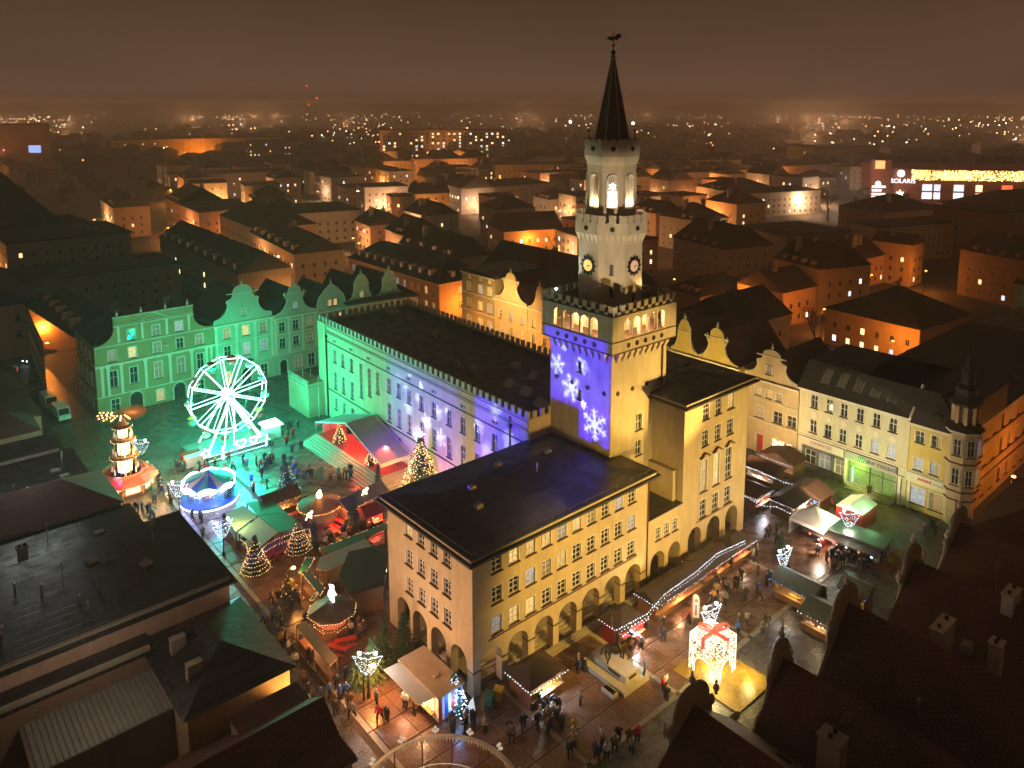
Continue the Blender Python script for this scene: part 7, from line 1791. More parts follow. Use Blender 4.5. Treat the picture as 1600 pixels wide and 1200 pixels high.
# ------------------------------------------------------------------ street lamps with light motifs
def motif_lamp(label, bx, by, h=4.6, rz=0.0, mat='whiteled', heads='lampwhite', pw=300, col=(.85, .9, 1), group='street lamps dressed with white light motifs'):
    q = gp(bx, by); t = thing('street_lamp', label, 'street lamp', (q.x, q.y, 0), rz, group)
    b = MB(); b.tube((0, 0, 0), (0, 0, h), .08, 7, .05); b.lathe([(.2, 0), (.16, .5), (.09, .6)], 8); O('pole', b, M['black'], t)
    for sx in (-1, 1):
        b = MB(); b.path([(0, 0, h - .2), (sx * .5, 0, h + .1), (sx * .75, 0, h + .05)], .03, 4); O('arm', b, M['black'], t)
        b = MB(); b.lathe([(.12, -.2), (.2, 0), (.05, .12)], 8); O('lamp_head', b, M[heads], t, (sx * .75, 0, h))
    b = MB(); rd = random.Random(bx)
    for sx in (-1, 1):
        P = [(sx * 1.35, h - .25), (sx * 1.0, h - 1.0), (sx * .6, h - 1.75), (sx * .18, h - 2.2)]; Q = [(sx * .1, h - .55), (sx * .12, h - 1.1), (sx * .12, h - 1.7), (sx * .1, h - 2.2)]
        for (x1, z1), (x2, z2) in zip(P[:-1], P[1:]): bulbs(b, [(x1, -.1, z1), (x2, -.1, z2)], .16, .045)
        for p, r in zip(P, Q): bulbs(b, [(p[0], -.1, p[1]), (r[0], -.1, r[1])], .22, .035)
        bulbs(b, [(P[0][0], -.1, P[0][1]), (Q[0][0], -.1, Q[0][1])], .16, .045)
    for k in range(70): 
        z = rd.uniform(0, 1.8); x = rd.uniform(-1, 1) * (1.25 - z * .6); b.octa((x, -.12, h - .35 - z), .028)
    O('light_motif', b, M[mat], t)['kind'] = 'stuff'
    if pw: lamp('lamp_light', 'POINT', (0, 0, h + .1), pw, col, size=.3, parent=t)
    return t
VW = radians(-41)
motif_lamp('lamp with dim wing shaped motif between pyramid and big wheel', 222, 732, rz=VW, pw=350, mat='whiteled')
motif_lamp('lamp with white wing motif left of the carousel', 281, 802, rz=VW)
motif_lamp('lamp with slanted white wing motif below the carousel', 350, 868, rz=VW + .9)
motif_lamp('lamp with white wing motif inside the firs near the food trailer', 576, 1090, rz=VW, pw=500)
motif_lamp('lamp with white wing motif behind the giant light gift', 1108, 1010, rz=VW + .5, pw=500)
motif_lamp('lamp with white wing motif beside the fir on the east plaza', 1222, 915, rz=VW + .6, pw=500)
motif_lamp('lamp with bright white wing motif over the east canopy', 1325, 850, rz=VW, pw=350, col=(.6, 1, .7))
def plain_lamp(label, x, y, h, pw, col, head='lampglass', group=None, z=0.0, size=.4, arm=1.0, rz=0.0):
    t = thing('street_lamp', label, 'street lamp', (x, y, z), rz, group)
    b = MB(); b.tube((0, 0, 0), (0, 0, h), .09, 6, .05); O('pole', b, M['black'], t)
    b = MB(); b.path([(0, 0, h - .1), (arm * .6, 0, h + .25), (arm, 0, h + .2)], .04, 4); O('arm', b, M['black'], t)
    b = MB(); b.lathe([(.28, 0), (.24, .12), (.05, .2)], 8); O('lamp_head', b, M[head], t, (arm, 0, h + .05))
    lamp('lamp_light', 'POINT', (arm, 0, h - .35), pw, col, size=size, parent=t); return t
q = gp(447, 935); plain_lamp('orange and green lamp behind bare twigs left of the octagonal hut', q.x, q.y, 3.2, 900, (1, .4, .08), group=None)
t_ = gp(449, 940); fir('bush', 'bare twiggy bush glowing orange and green around the west lane lamp', (t_.x + .2, t_.y, 0), 3.3, 1.7, 44, 'needlelt', 'amberled', 26, .05, n=900)
q = gp(595, 1095); plain_lamp('orange lamp hidden in the fir left of the white motif', q.x - 1.2, q.y + 1, 3.0, 1100, (1, .38, .06))
q = gp(410, 1010); lamp('west_wall_light', 'POINT', (-15.2, 2.0, 6.5), 1700, (1, .45, .12), size=.3)

# ------------------------------------------------------------------ people
def person_mesh(pose, seed):
    rd = random.Random(seed)
    s = 1.62
    if pose == 'walk': L = [(.09, .0, .5, .075), (.1, .16, .28, .055), (.1, .12, .04, .04), (.1, .22, .02, .035)]; R = [(-.09, .02, .5, .075), (-.1, -.1, .28, .05), (-.1, -.22, .06, .04), (-.1, -.14, .02, .035)]
    else: L = [(.09, 0, .5, .075), (.1, .01, .27, .055), (.1, 0, .04, .04), (.11, .1, .02, .035)]; R = [(-.09, 0, .5, .075), (-.1, .0, .27, .055), (-.1, .02, .04, .04), (-.12, .12, .02, .035)]
    k = {'walk': .1, 'stand': 0, 'phone': .0, 'carry': .05}[pose]
    v = [(0, 0, .55, .12, .09), (0, 0, .68, .12, .09), (0, 0, .8, .13, .09), (0, 0, .865, .045), (0, .005, .93, .065, .075), (0, 0, .975, .04)]
    e = [(0, 1), (1, 2), (2, 3), (3, 4), (4, 5)]
    for base, leg in ((0, L), (0, R)):
        n0 = len(v); v += leg; e.append((0, n0)); e += [(n0 + i, n0 + i + 1) for i in range(3)]
    for sx in (-1, 1):
        n0 = len(v)
        if pose == 'phone' and sx > 0: arm = [(.17 * sx, 0, .8, .05), (.2 * sx, .08, .66, .042), (.12 * sx, .2, .76, .035)]
        elif pose == 'carry': arm = [(.17 * sx, 0, .8, .05), (.2 * sx, .05, .64, .042), (.1 * sx, .2, .62, .035)]
        else: arm = [(.17 * sx, 0, .8, .05), (.2 * sx, k * sx * .6, .65, .042), (.2 * sx, k * sx * 1.4 + .05, .52, .035)]
        v += arm; e += [(2, n0), (n0, n0 + 1), (n0 + 1, n0 + 2)]
    me = skin('person', v, e, [M['person'], M['trouser'], M['skin'], M['hat']], sub=0, scale=s)
    hat = seed % 3
    for p in me.polygons:
        c = p.center / s
        if c.z < .5: p.material_index = 1
        elif c.z > .955 or (c.z > .88 and c.y < -.02): p.material_index = 3
        elif c.z > .875 and c.y >= -.02: p.material_index = 2
        elif c.z < .56 and abs(c.x) > .15: p.material_index = 2
        else: p.material_index = 0
    return me
M['hat'] = pmat('dark_hair_or_cap', (.06, .045, .035), .8, .3, 5, rand=.5)
PM = [person_mesh(p, i) for i, p in enumerate(('walk', 'stand', 'phone', 'carry', 'walk', 'stand'))]
COATS = {'black': (.015, .015, .018), 'navy': (.02, .03, .09), 'red': (.5, .02, .02), 'grey': (.15, .15, .16), 'brown': (.12, .06, .03), 'beige': (.4, .32, .22), 'white': (.6, .6, .58), 'green': (.04, .12, .05), 'blue': (.04, .12, .45), 'mustard': (.5, .3, .04)}
WEI = ['black'] * 6 + ['navy'] * 3 + ['grey'] * 3 + ['brown'] * 2 + ['beige', 'red', 'green', 'white', 'blue', 'mustard']
placed = []
rp = random.Random(11)
def person(x, y, coat=None, z=0.06, rz=None, label='', group=None, pose=None):
    coat = coat or rp.choice(WEI); i = rp.randrange(6) if pose is None else pose
    o = D.objects.new('person', PM[i]); COL.objects.link(o); o.location = (x, y, z); o.rotation_euler = (0, 0, rp.uniform(0, 6.28) if rz is None else rz)
    s = rp.uniform(.92, 1.06); o.scale = (s, s, s); o.color = (*COATS[coat], 1)
    verb = ('walking', 'standing', 'phoning', 'carrying', 'striding', 'waiting')[i]
    tag(o, f'{verb} person in {coat} coat {label}', 'person', group); placed.append((x, y)); return o
crowd = [ # px, py, count, rx, ry, phrase
 (858, 1125, 13, 22, 22, 'before the icicle lit hut'), (905, 1105, 1, 3, 3, 'alone right of the icicle lit hut'), (912, 1045, 3, 10, 6, 'beside the monument base'), (1010, 1000, 7, 30, 18, 'between monument and corner hut'),
 (885, 1165, 4, 25, 20, 'left of the bottom gable'), (970, 1175, 9, 40, 20, 'at the bottom centre edge'), (800, 1150, 3, 18, 14, 'right of the round pavilion'), (740, 1140, 6, 40, 8, 'behind the round pavilion rim'),
 (650, 1105, 7, 25, 14, 'queueing at the food trailer'), (600, 1110, 3, 20, 20, 'left of the food trailer queue'), (540, 1090, 5, 16, 40, 'before the white motif fir group'), (500, 1080, 9, 30, 40, 'on lit cobbles at lower left'), (470, 1010, 14, 45, 40, 'passing the long plank booth'), (440, 960, 12, 30, 25, 'under the west orange lamp'),
 (1130, 925, 10, 40, 20, 'below the cold garland'), (1180, 910, 10, 50, 30, 'near the east wing lamp'), (1150, 880, 8, 35, 14, 'by the warm garland hut counters'), (1205, 840, 4, 15, 10, 'next to the east plaza fir'), (1290, 870, 9, 30, 12, 'before the white canopy stall'), (1330, 880, 10, 30, 12, 'along the red lantern stall'), (1270, 780, 4, 25, 10, 'between the huts and the bank front'), (1290, 800, 4, 25, 8, 'in the lane before the bank'), (1370, 770, 4, 14, 8, 'on the green lit bank steps'), (1455, 830, 3, 12, 8, 'near the corner turret'), (1160, 985, 3, 12, 12, 'looking at the giant light gift'), (1210, 985, 3, 20, 10, 'right of the golden mat'), (1035, 1085, 2, 6, 10, 'between monument and golden mat'),
 (385, 745, 16, 40, 25, 'in the crowd right of the carousel'), (300, 735, 14, 40, 10, 'gathered at the wheel fence'), (430, 715, 14, 30, 25, 'on the green plaza by the wheel'), (470, 740, 6, 20, 10, 'beside the green banner'), (530, 745, 8, 30, 10, 'at the foot of the stage steps'), (250, 775, 9, 22, 16, 'between the pyramid and the carousel'), (240, 740, 5, 12, 10, 'behind the candle pyramid'), (220, 805, 6, 20, 8, 'in front of the candle pyramid'), (330, 830, 10, 45, 20, 'on blue stones below the carousel'), (455, 690, 6, 20, 20, 'near the white flagpoles'),
 (520, 850, 12, 30, 14, 'between grill booth and hall'), (440, 860, 8, 25, 14, 'by the wrapped firs'), (560, 820, 7, 30, 12, 'around the long bar hut'), (475, 790, 8, 30, 10, 'near the round grill booth'), (550, 990, 6, 20, 12, 'behind the white motif firs'), (600, 790, 5, 20, 15, 'on the red lit steps corner')]
for k, (px, py, n, rx, ry, ph) in enumerate(crowd):
    for i in range(n):
        for tr in range(20):
            q = gp(px + rp.uniform(-rx, rx), py + rp.uniform(-ry, ry))
            if (q.x > -.3 and q.x < 45.5 and -1.0 < q.y < 15) or any((q.x - a) ** 2 + (q.y - b_) ** 2 < .3 for a, b_ in placed): continue
            if (10.5 < q.x < 14.7 and -9.6 < q.y < -3.4) or ((q.x + 10.3) ** 2 + (q.y + 9) ** 2 < 47): continue
            break
        else: continue
        person(q.x, q.y, label=ph, group='people ' + ph)
dl = {}
for o in list(COL.objects):
    if o.name.startswith('person') and o.get('label'): dl.setdefault(o['label'], []).append(o)
def scrx(o):
    dx, dy = o.location.x - CX, o.location.y - CY
    return (dx * sin(YAW) - dy * cos(YAW)) / (dx * cos(YAW) + dy * sin(YAW))
for lb, os_ in dl.items():
    if len(os_) > 1:
        os_.sort(key=scrx)
        for k, o in enumerate(os_): o['label'] = lb + ', ' + (('left one', 'right one') if len(os_) == 2 else ('leftmost', 'second from left', 'third from left', 'fourth from left', 'fifth from left', 'sixth from left', 'seventh from left'))[k]
q = gp(1035, 1085); person(q.x + .3, q.y + .2, 'red', label='alone before the golden mat corner', pose=1)
person(14.1, -8.9, 'blue', z=.56, label='on the edge of the monument plinth', pose=1)

# ------------------------------------------------------------------ vehicles on the west street
def wheelset(t, xs, y, r=.32):
    for x in xs:
        for sy in (-1, 1):
            b = MB(); b.tube((0, -.11, 0), (0, .11, 0), r, 12); w_ = O('wheel', b, M['tyre'], t, (x, sy * y, r)); b = MB(); b.tube((0, sy * .1, 0), (0, sy * .13, 0), r * .55, 8); O('rim', b, M['metal'], w_)
def van(label, x, y, rz, col=(.75, .72, .66)):
    t = thing('van', label, 'van', (x, y, 0), rz)
    pr = [(-2.7, .35), (2.65, .35), (2.75, .9), (2.35, 1.15), (1.75, 2.15), (1.5, 2.3), (-2.65, 2.3), (-2.75, 2.1)]
    b = MB(); b.xzprism(pr, -.95, .95); o = O('body', b, M['carpaint'], t); o.color = (*col, 1)
    b = MB(); b.raw([(2.33, -.85, 1.2), (2.33, .85, 1.2), (1.78, .8, 2.12), (1.78, -.8, 2.12)], [(0, 1, 2, 3)]); o = O('windscreen', b, M['glass'], t, (.03, 0, .01))
    for sy in (-1, 1): b = MB(); b.box(1.0, sy * .955 - .005, 1.25, 1.7, sy * .955 + .005, 1.9); O('side_window', b, M['glass'], t); b = MB(); b.box(2.68, sy * .7 - .14, .75, 2.78, sy * .7 + .14, .95); O('headlight', b, M['white'], t)
    for k in range(5): b = MB(); b.box(-2.4 + .75 * k, -.8, 2.3, -2.3 + .75 * k, .8, 2.33); O('roof_rib', b, M['white'], t)
    wheelset(t, (-1.7, 1.75), .85, .34); return t
def car(label, x, y, rz, col, lit=False):
    t = thing('parked_car' if not lit else 'car', label, 'car', (x, y, 0), rz)
    b = MB(); b.xzprism([(-2.1, .3), (2.1, .3), (2.15, .65), (1.3, .88), (-2.0, .95), (-2.12, .7)], -.82, .82); o = O('body', b, M['carpaint'], t); o.color = (*col, 1)
    b = MB(); b.raw([(-1.75, -.75, .93), (1.05, -.75, .88), (1.05, .75, .88), (-1.75, .75, .93), (-1.25, -.6, 1.42), (.35, -.6, 1.42), (.35, .6, 1.42), (-1.25, .6, 1.42)], [(0, 1, 5, 4), (1, 2, 6, 5), (2, 3, 7, 6), (3, 0, 4, 7)]); O('windows', b, M['glass'], t)
    b = MB(); b.box(-1.24, -.59, 1.42, .34, .59, 1.46); o = O('roof', b, M['carpaint'], t); o.color = (*col, 1)
    for sy in (-1, 1): b = MB(); b.box(2.08, sy * .6 - .14, .55, 2.16, sy * .6 + .14, .7); O('headlight', b, M['lampwhite'] if lit else M['white'], t); b = MB(); b.box(-2.16, sy * .6 - .12, .6, -2.08, sy * .6 + .12, .75); O('tail_light', b, M['redled'] if lit else M['red'], t)
    wheelset(t, (-1.3, 1.35), .75, .31)
    if lit: lamp('headlight_beam', 'SPOT', (x + 2.3 * cos(rz), y + 2.3 * sin(rz), .7), 1500, (.85, .92, 1), (x + 9 * cos(rz), y + 9 * sin(rz), 0), .1, 60, .6)
    return t
van('white van with dark windscreen parked nearest the square', -14.6, 100.5, radians(-88)); van('white van parked behind the other white van', -15.2, 108.0, radians(-87), (.62, .58, .52))
car('reddish car parked behind the two white vans', -15.6, 119.5, radians(-88), (.3, .06, .04)); car('pale car parked opposite the white vans', -18.2, 112.0, radians(-88), (.6, .6, .6)); car('grey car parked by the west row wall', -18.0, 106.5, radians(-88), (.3, .3, .32))
car('car with bright cold headlights turning at the orange junction', -12.4, 139.5, radians(-150), (.25, .2, .2), True); car('oncoming car with lit headlights at the left frame edge', -18.5, 133.5, radians(170), (.1, .1, .12), True)
car('dark car parked under the orange corner lamp', -9.6, 143.0, radians(10), (.12, .05, .04))

# ------------------------------------------------------------------ the town beyond the square
FW = {}
def far_window(kind):
    if kind in FW: return FW[kind]
    b = MB(); b.box(-.5, -.04, 0, .5, .02, 1.5); b.mi = 1; b.box(-.42, -.06, .08, -.04, -.04, 1.42); b.box(.04, -.06, .08, .42, -.04, 1.42)
    FW[kind] = b.mesh('window', [M['trim'], M[kind]]); return FW[kind]
M['farlit'] = emat('far_lit_window', (1.0, .66, .3), 2.6, False, .4); M['farcool'] = emat('far_cool_window', (.85, .9, 1), 2.0, False, .4)
WALLS = ['plaster_grey', 'plaster_brown', 'plaster_pink', 'plaster_peach', 'plaster_white', 'plaster_buff', 'far_wall']
occupied = [(20, 35, 62), (-30, 60, 40), (80, 0, 20), (20, -45, 45), (-60, -60, 60), (350, 108, 40), (310, 120, 30), (390, 100, 40), (270, 105, 20)]
rf = random.Random(21)
MIDS = []
def mid(label, x, y, L, W, rot, z, kind='gable', wall='plaster_grey', roof='rooffar', litp=.10, rh=None, group=None, cat='house', floor=3.1, name='town_house', step=3.4, zb=1.2, dorm=0, two=True, ws=1.0):
    t = thing(name, label, cat, (x, y, 0), radians(rot), group)
    b = MB(); b.box(0, 0, 0, L, W, z); O('wall', b, M[wall], t)
    b = MB(); e = .4; rh = rh if rh is not None else min(L, W) * .32
    if kind == 'flat': b.frus(-e, -e, L + e, W + e, z, z + .4, .2)
    elif kind == 'hip': b.frus(-e, -e, L + e, W + e, z, z + rh, min(L, W) / 2 + e - .1)
    elif L >= W: b.raw([(-e, -e, z), (L + e, -e, z), (L + e, W + e, z), (-e, W + e, z), (-e, W / 2, z + rh), (L + e, W / 2, z + rh)], [(0, 1, 5, 4), (3, 4, 5, 2), (0, 4, 3), (1, 2, 5), (0, 3, 2, 1)])
    else: b.raw([(-e, -e, z), (L + e, -e, z), (L + e, W + e, z), (-e, W + e, z), (L / 2, -e, z + rh), (L / 2, W + e, z + rh)], [(0, 4, 5, 3), (1, 2, 5, 4), (0, 1, 4), (3, 5, 2), (0, 3, 2, 1)])
    O('roof', b, M[roof], t)
    for k in range(rf.randint(1, 3)):
        cx, cyy = rf.uniform(.2, .8) * L, rf.uniform(.25, .75) * W; zt = z + (rh if kind != 'flat' else .3) + rf.uniform(.2, 1.0)
        b = MB(); b.box(cx - .8, cyy - .4, z - .5, cx + .8, cyy + .4, zt); O('chimney', b, M['plaster_grey'], t)
    if kind != 'flat' and L * W > 150 and rf.random() < .7:
        for k in range(rf.randint(2, 4)):
            yq = W * (.2 + .2 * k); b = MB(); b.box(.5, yq - .6, z + .1, 2.6, yq + .6, z + 1.5); O('dormer', b, M[wall], t)
    nf = max(1, int((z - zb) / floor))
    lit = ['farlit', 'farlit', 'farcool']
    def pk(): return far_window(rf.choice(lit)) if rf.random() < litp else far_window('glass')
    nx = int((L - 1.2) / step)
    for i in range(nx):
        for j in range(nf):
            w_ = O('window', pk(), parent=t, loc=(L / 2 + (i - (nx - 1) / 2) * step, 0, zb + floor * j)); w_.scale = (ws, 1, min(ws, 1.3))
    if two:
        ny = int((W - 1.2) / step)
        for i in range(ny):
            for j in range(nf): O('window', pk(), parent=t, loc=(0, W / 2 + (i - (ny - 1) / 2) * step, zb + floor * j), rz=RX)
    for k in range(dorm):
        yq = W * (k + .5) / dorm; b = MB(); b.box(.6, yq - .8, z, 3, yq + .8, z + 2.0); d = O('dormer', b, M[wall], t); b = MB(); b.box(.54, yq - .5, z + .5, .6, yq + .5, z + 1.7); O('dormer_pane', b, M['glassdim'], d)
    a = radians(rot); cx, cyy = x + cos(a) * L / 2 - sin(a) * W / 2, y + sin(a) * L / 2 + cos(a) * W / 2
    occupied.append((cx, cyy, math.hypot(L, W) / 2 * .9)); MIDS.append((x, y, L, W, a, z)); return t
mid('long slanting house row with lit attic strip left of centre behind the green gables', 33.2, 138.8, 14, 72, -2, 13, 'gable', 'plaster_grey', litp=.08, dorm=9, rh=5)
mid('cream house with orange end wall beyond the long slanting row', 66, 262, 24, 39, -5, 13, 'flat', 'plaster_pink', litp=.12)
mid('flat roofed white building with broad windows behind the lit facades', 80, 236, 40, 30, -12, 13, 'flat', 'plaster_white', litp=.05)
mid('house with pale facade facing the green roofs, nearest of the lit row', 66, 206, 22, 44, -5, 13, 'hip', 'plaster_peach', litp=.1)
mid('row house with white dormers above a softly lit facade', 58, 159, 15, 50, -8, 12, 'gable', 'plaster_buff', litp=.05, dorm=6, rh=5)
mid('very long prefabricated apartment slab with many lit windows near the horizon', 352, 594, 122, 16, -38, 33, 'flat', 'plaster_peach', litp=.34, floor=3.0, step=5.2, ws=2.2, name='apartment_block', cat='apartment block', two=True)
mid('lower orange lit building just below the apartment slab, left one', 263, 444, 40, 20, -24, 15, 'flat', 'plaster_peach', litp=.08)
mid('brown block with tall windows below the right part of the apartment slab', 276, 420, 46, 22, -24, 17, 'flat', 'plaster_pink', litp=.05)
mid('pale block in front of the orange building below the apartment slab', 262, 381, 28, 20, -26, 14, 'flat', 'plaster_white', litp=.03)
mid('white three storey corner house glowing orange at its foot, centre', 164, 254, 17, 14, -20, 14, 'gable', 'plaster_white', litp=.1)
mid('attached pinkish house left of the white corner house', 156, 262, 10, 12, -20, 12.5, 'flat', 'plaster_pink', litp=.3)
mid('large pale block with lit top corner windows left of the white corner house', 156, 287, 22, 20, -18, 15, 'flat', 'plaster_white', litp=.1)
mid('long cream block behind the low dark roofs left of the tower', 295, 352, 40, 20, -34, 16, 'flat', 'plaster_buff', litp=.05)
mid('long low dark roofed hall left of the tower', 228, 277, 46, 26, -5, 11, 'hip', 'plaster_grey', litp=.02, rh=3)
mid('timber framed looking lit house low beside the dark tree left of the tower', 143, 164, 24, 18, -20, 9, 'gable', 'plaster_peach', litp=.35)
mid('greenish four storey block far left of the belfry', 300, 300, 26, 14, -20, 14, 'flat', 'plaster_olive', litp=.12)
mid('long pale block right of the belfry with a row of windows', 297, 162, 50, 22, -19, 12, 'flat', 'plaster_white', litp=.12)
mid('tall yellow lit corner block at the boulevard right of centre', 560, 264, 60, 40, -28, 22, 'flat', 'plaster_yellow', litp=.03)
mid('long grey block left of the yellow lit boulevard corner', 430, 228, 60, 26, -16, 15, 'gable', 'plaster_pink', litp=.03, rh=4)
mid('mansard corner house where the street bends, right of the tower', 305, 179, 34, 24, -20, 12, 'hip', 'plaster_peach', litp=.08, rh=5)
mid('long school like building with rows of small windows on the right', 232, 65, 52, 14, -18, 13, 'flat', 'plaster_buff', litp=.01, step=2.6, name='school_building', cat='building')
mid('tall end block of the school like building on the right', 262, 40, 30, 24, -18, 18, 'flat', 'plaster_brown', litp=.06)
mid('hip roofed pink house with one lit window at right', 190, 53, 20, 15, -4, 9, 'hip', 'plaster_pink', litp=.12, rh=6)
mid('narrow gabled ornate house glowing orange at its base right of the hip roofed house', 205, 44, 9, 12, 0, 13, 'gable', 'plaster_peach', litp=.25)
mid('broad hip roofed house with orange lit left corner behind the bank', 128, 11, 22, 22, -6, 8.5, 'hip', 'plaster_peach', litp=.3, rh=6)
mid('brown house glowing orange behind the bare trees', 134, 46, 14, 14, -6, 9, 'gable', 'plaster_pink', litp=.1)
mid('low house with orange lit wall just right of the tower parapet', 122, 62, 20, 12, -10, 7, 'hip', 'plaster_peach', litp=.1)
mid('dark roofed house in the quarter right of the tower, nearest row', 100, 36, 18, 16, -4, 9, 'gable', 'plaster_grey', litp=.04)
mid('dark house with single lit window right of the tower, second row', 164, 84, 20, 26, -18, 11, 'gable', 'plaster_grey', litp=.06)
mid('long brown block below the school like building', 201, 84, 30, 26, -18, 11, 'flat', 'plaster_brown', litp=.03)
mid('large dark flat roofed building behind the bank at right', 98, -14, 60, 16, -4, 12, 'flat', 'plaster_brown', 'roofdark', litp=.03)
mid('white walled building with green shop signs at the right edge', 172, -10, 30, 18, -10, 12, 'flat', 'plaster_white', litp=.05)
mid('large pale mansion in the park near the right frame edge', 240, -14, 44, 30, -14, 17, 'hip', 'plaster_white', litp=.02, rh=7)
mid('big dark hall roof below the shopping centre sign', 330, 56, 60, 34, -20, 11, 'hip', 'plaster_brown', litp=.01, rh=7)
mid('dark domed theatre like building left of the shopping centre', 296, 92, 34, 26, -20, 10, 'hip', 'plaster_brown', litp=.01, rh=6)
mid('dark wide block in the courtyard left behind the green roofs', -6, 214, 34, 30, 0, 15, 'flat', 'plaster_grey', litp=.03)
mid('dark low wing with light strips before the cathedral roof', -34, 262, 62, 14, -2, 12, 'hip', 'plaster_brown', litp=.02, rh=4)
mid('grey courtyard house with one bright window at left', -12, 168, 40, 20, 0, 12, 'flat', 'plaster_grey', litp=.05)
mid('dark office tower left of the long orange lit building', 40, 620, 40, 30, -6, 42, 'flat', 'plaster_brown', litp=.04, name='office_tower', cat='tower block', step=5)
mid('long orange floodlit building on the left horizon', 165, 790, 170, 20, -8, 22, 'flat', 'plaster_yellow', litp=.1, step=5.5)
mid('lit apartment block right of the long orange building', 240, 640, 44, 20, -20, 24, 'flat', 'plaster_brown', litp=.3)
mid('pinkish facade in the orange street canyon at left', 44, 300, 14, 40, -6, 13, 'gable', 'plaster_peach', litp=.2)
mid('orange street front opposite the canyon at left', 70, 300, 20, 26, -6, 13, 'gable', 'plaster_peach', litp=.15)
mid('dark block with a few lit windows in front of the orange horizon building', 110, 420, 60, 22, -12, 15, 'flat', 'plaster_brown', litp=.08)
mid('orange lit front of a far corner left of centre', 190, 470, 30, 20, -20, 15, 'flat', 'plaster_peach', litp=.1)
mid('house with tall ridge roof behind the twin gabled townhouse', 92, 126, 12, 34, -5, 11, 'gable', 'plaster_grey', litp=.03, dorm=4, rh=6)
mid('dark long roof running behind the buff baroque gables', 90, 60, 13, 52, -2, 12, 'gable', 'plaster_brown', litp=.02, rh=6)
# cathedral at the left edge
ca_ = thing('cathedral', 'huge dark cathedral roof rising at the left edge', 'church', (-60, 250, 0), radians(-2))
b = MB(); b.box(0, 0, 0, 75, 24, 15); O('wall', b, M['plaster_brown'], ca_)
b = MB(); b.raw([(-1, -1, 15), (76, -1, 15), (76, 25, 15), (-1, 25, 15), (-1, 12, 33), (60, 12, 33)], [(0, 1, 5, 4), (3, 4, 5, 2), (0, 4, 3), (1, 2, 5), (0, 3, 2, 1)]); O('roof', b, M['roofdark'], ca_)
for k in range(9):
    b = MB(); b.box(6 + 7.5 * k, -1.2, 0, 7.4 + 7.5 * k, 0, 12); O('buttress', b, M['plaster_brown'], ca_)
    b = MB(); b.xzprism([(9 + 7.5 * k, 3), (11.6 + 7.5 * k, 3), (11.6 + 7.5 * k, 9.5), (10.3 + 7.5 * k, 11), (9 + 7.5 * k, 9.5)], -.1, 0); O('church_window', b, M['glass'], ca_)
occupied.append((-25, 262, 40))
# shopping centre with sign tower
mall = thing('shopping_centre', 'shopping centre with golden light band and lit sign tower at the right horizon', 'shopping centre', (398, 137, 0), radians(-52))
b = MB(); b.box(0, 0, 0, 190, 50, 21); O('wall', b, pmat('mall_red_wall', (.35, .10, .05), .7, .1, .2), mall)
b = MB(); b.box(14, -.6, 15, 190, -.2, 20.5)
O('light_band', b, pmat('band_backing', (.4, .25, .1), .6, .1, .5), mall)
rd = random.Random(8); b = MB()
for k in range(2600): b.octa((rd.uniform(14, 190), -1.0, rd.uniform(15, 20.5)), .24)
O('light_band_bulbs', b, emat('mall_gold', (1, .62, .2), 9), mall)['kind'] = 'stuff'
for k, (x, m) in enumerate(((20, 'farcool'), (26, 'farcool'), (36, 'farcool'), (47, 'farlit'), (60, 'redled'), (76, 'redled'), (90, 'farlit'))):
    for z in (4.5, 9): b = MB(); b.box(x, -.3, z, x + (3.2 if k % 2 else 5), -.1, z + 3.6); O('window', b, M[m] if not (m == 'redled' and z < 8) else M['farlit'], mall)
b = MB(); b.box(-6, -2, 0, 3, 5, 26); O('sign_tower', b, pmat('sign_tower_wall', (.25, .06, .03), .7, .1, .2), mall)
M['signwhite'] = emat('sign_white', (.9, .95, 1), 2.6)
for z, w, r in ((18.5, 0, 2.0), (12.6, 0, 1.5)): b = MB(); b.xzprism([((-3.5 if r < 2 else 8) + r * cos(k * pi / 7), z + r * sin(k * pi / 7)) for k in range(14)], -2.6, -2.2); O('round_sign', b, M['signwhite'], mall)
text(mall, 'SOLARIS', 3.4, (3.2, -1.4, 13.2), 'signwhite', ext=.1)
for k, (z, w) in enumerate(((10.4, 7), (8.4, 5), (6.3, 7), (4.6, 7), (1.6, 5.5), (-.4 + .8, 4))): b = MB(); b.box(-6.5, -2.5, z, -6.5 + w, -2.2, z + 1.1); O('sign_panel', b, M['signwhite'], mall)
b = MB(); b.xzprism([(8.5 + (2.4 if k % 2 else 1.0) * cos(k * pi / 6), 7 + (2.4 if k % 2 else 1.0) * sin(k * pi / 6)) for k in range(12)], -1.2, -.9); O('star_sign', b, M['goldled'], mall)
b = MB(); b.box(-5.5, -2.6, 21, -.5, -2.3, 25.5); O('sign_crown', b, emat('crown_gold', (1, .5, .15), 1.6), mall)
b = MB(); b.box(95, -1.6, 20.6, 100, -1.3, 25); O('blue_sign', b, emat('sign_blue', (.05, .6, 1), 2.5), mall)
occupied.append((430, 90, 90))
lamp('mall_glow', 'POINT', (372, 140, 14), 22000, (1, .85, .7), size=3); lamp('mall_glow', 'POINT', (330, 150, 8), 12000, (1, .6, .3), size=3)
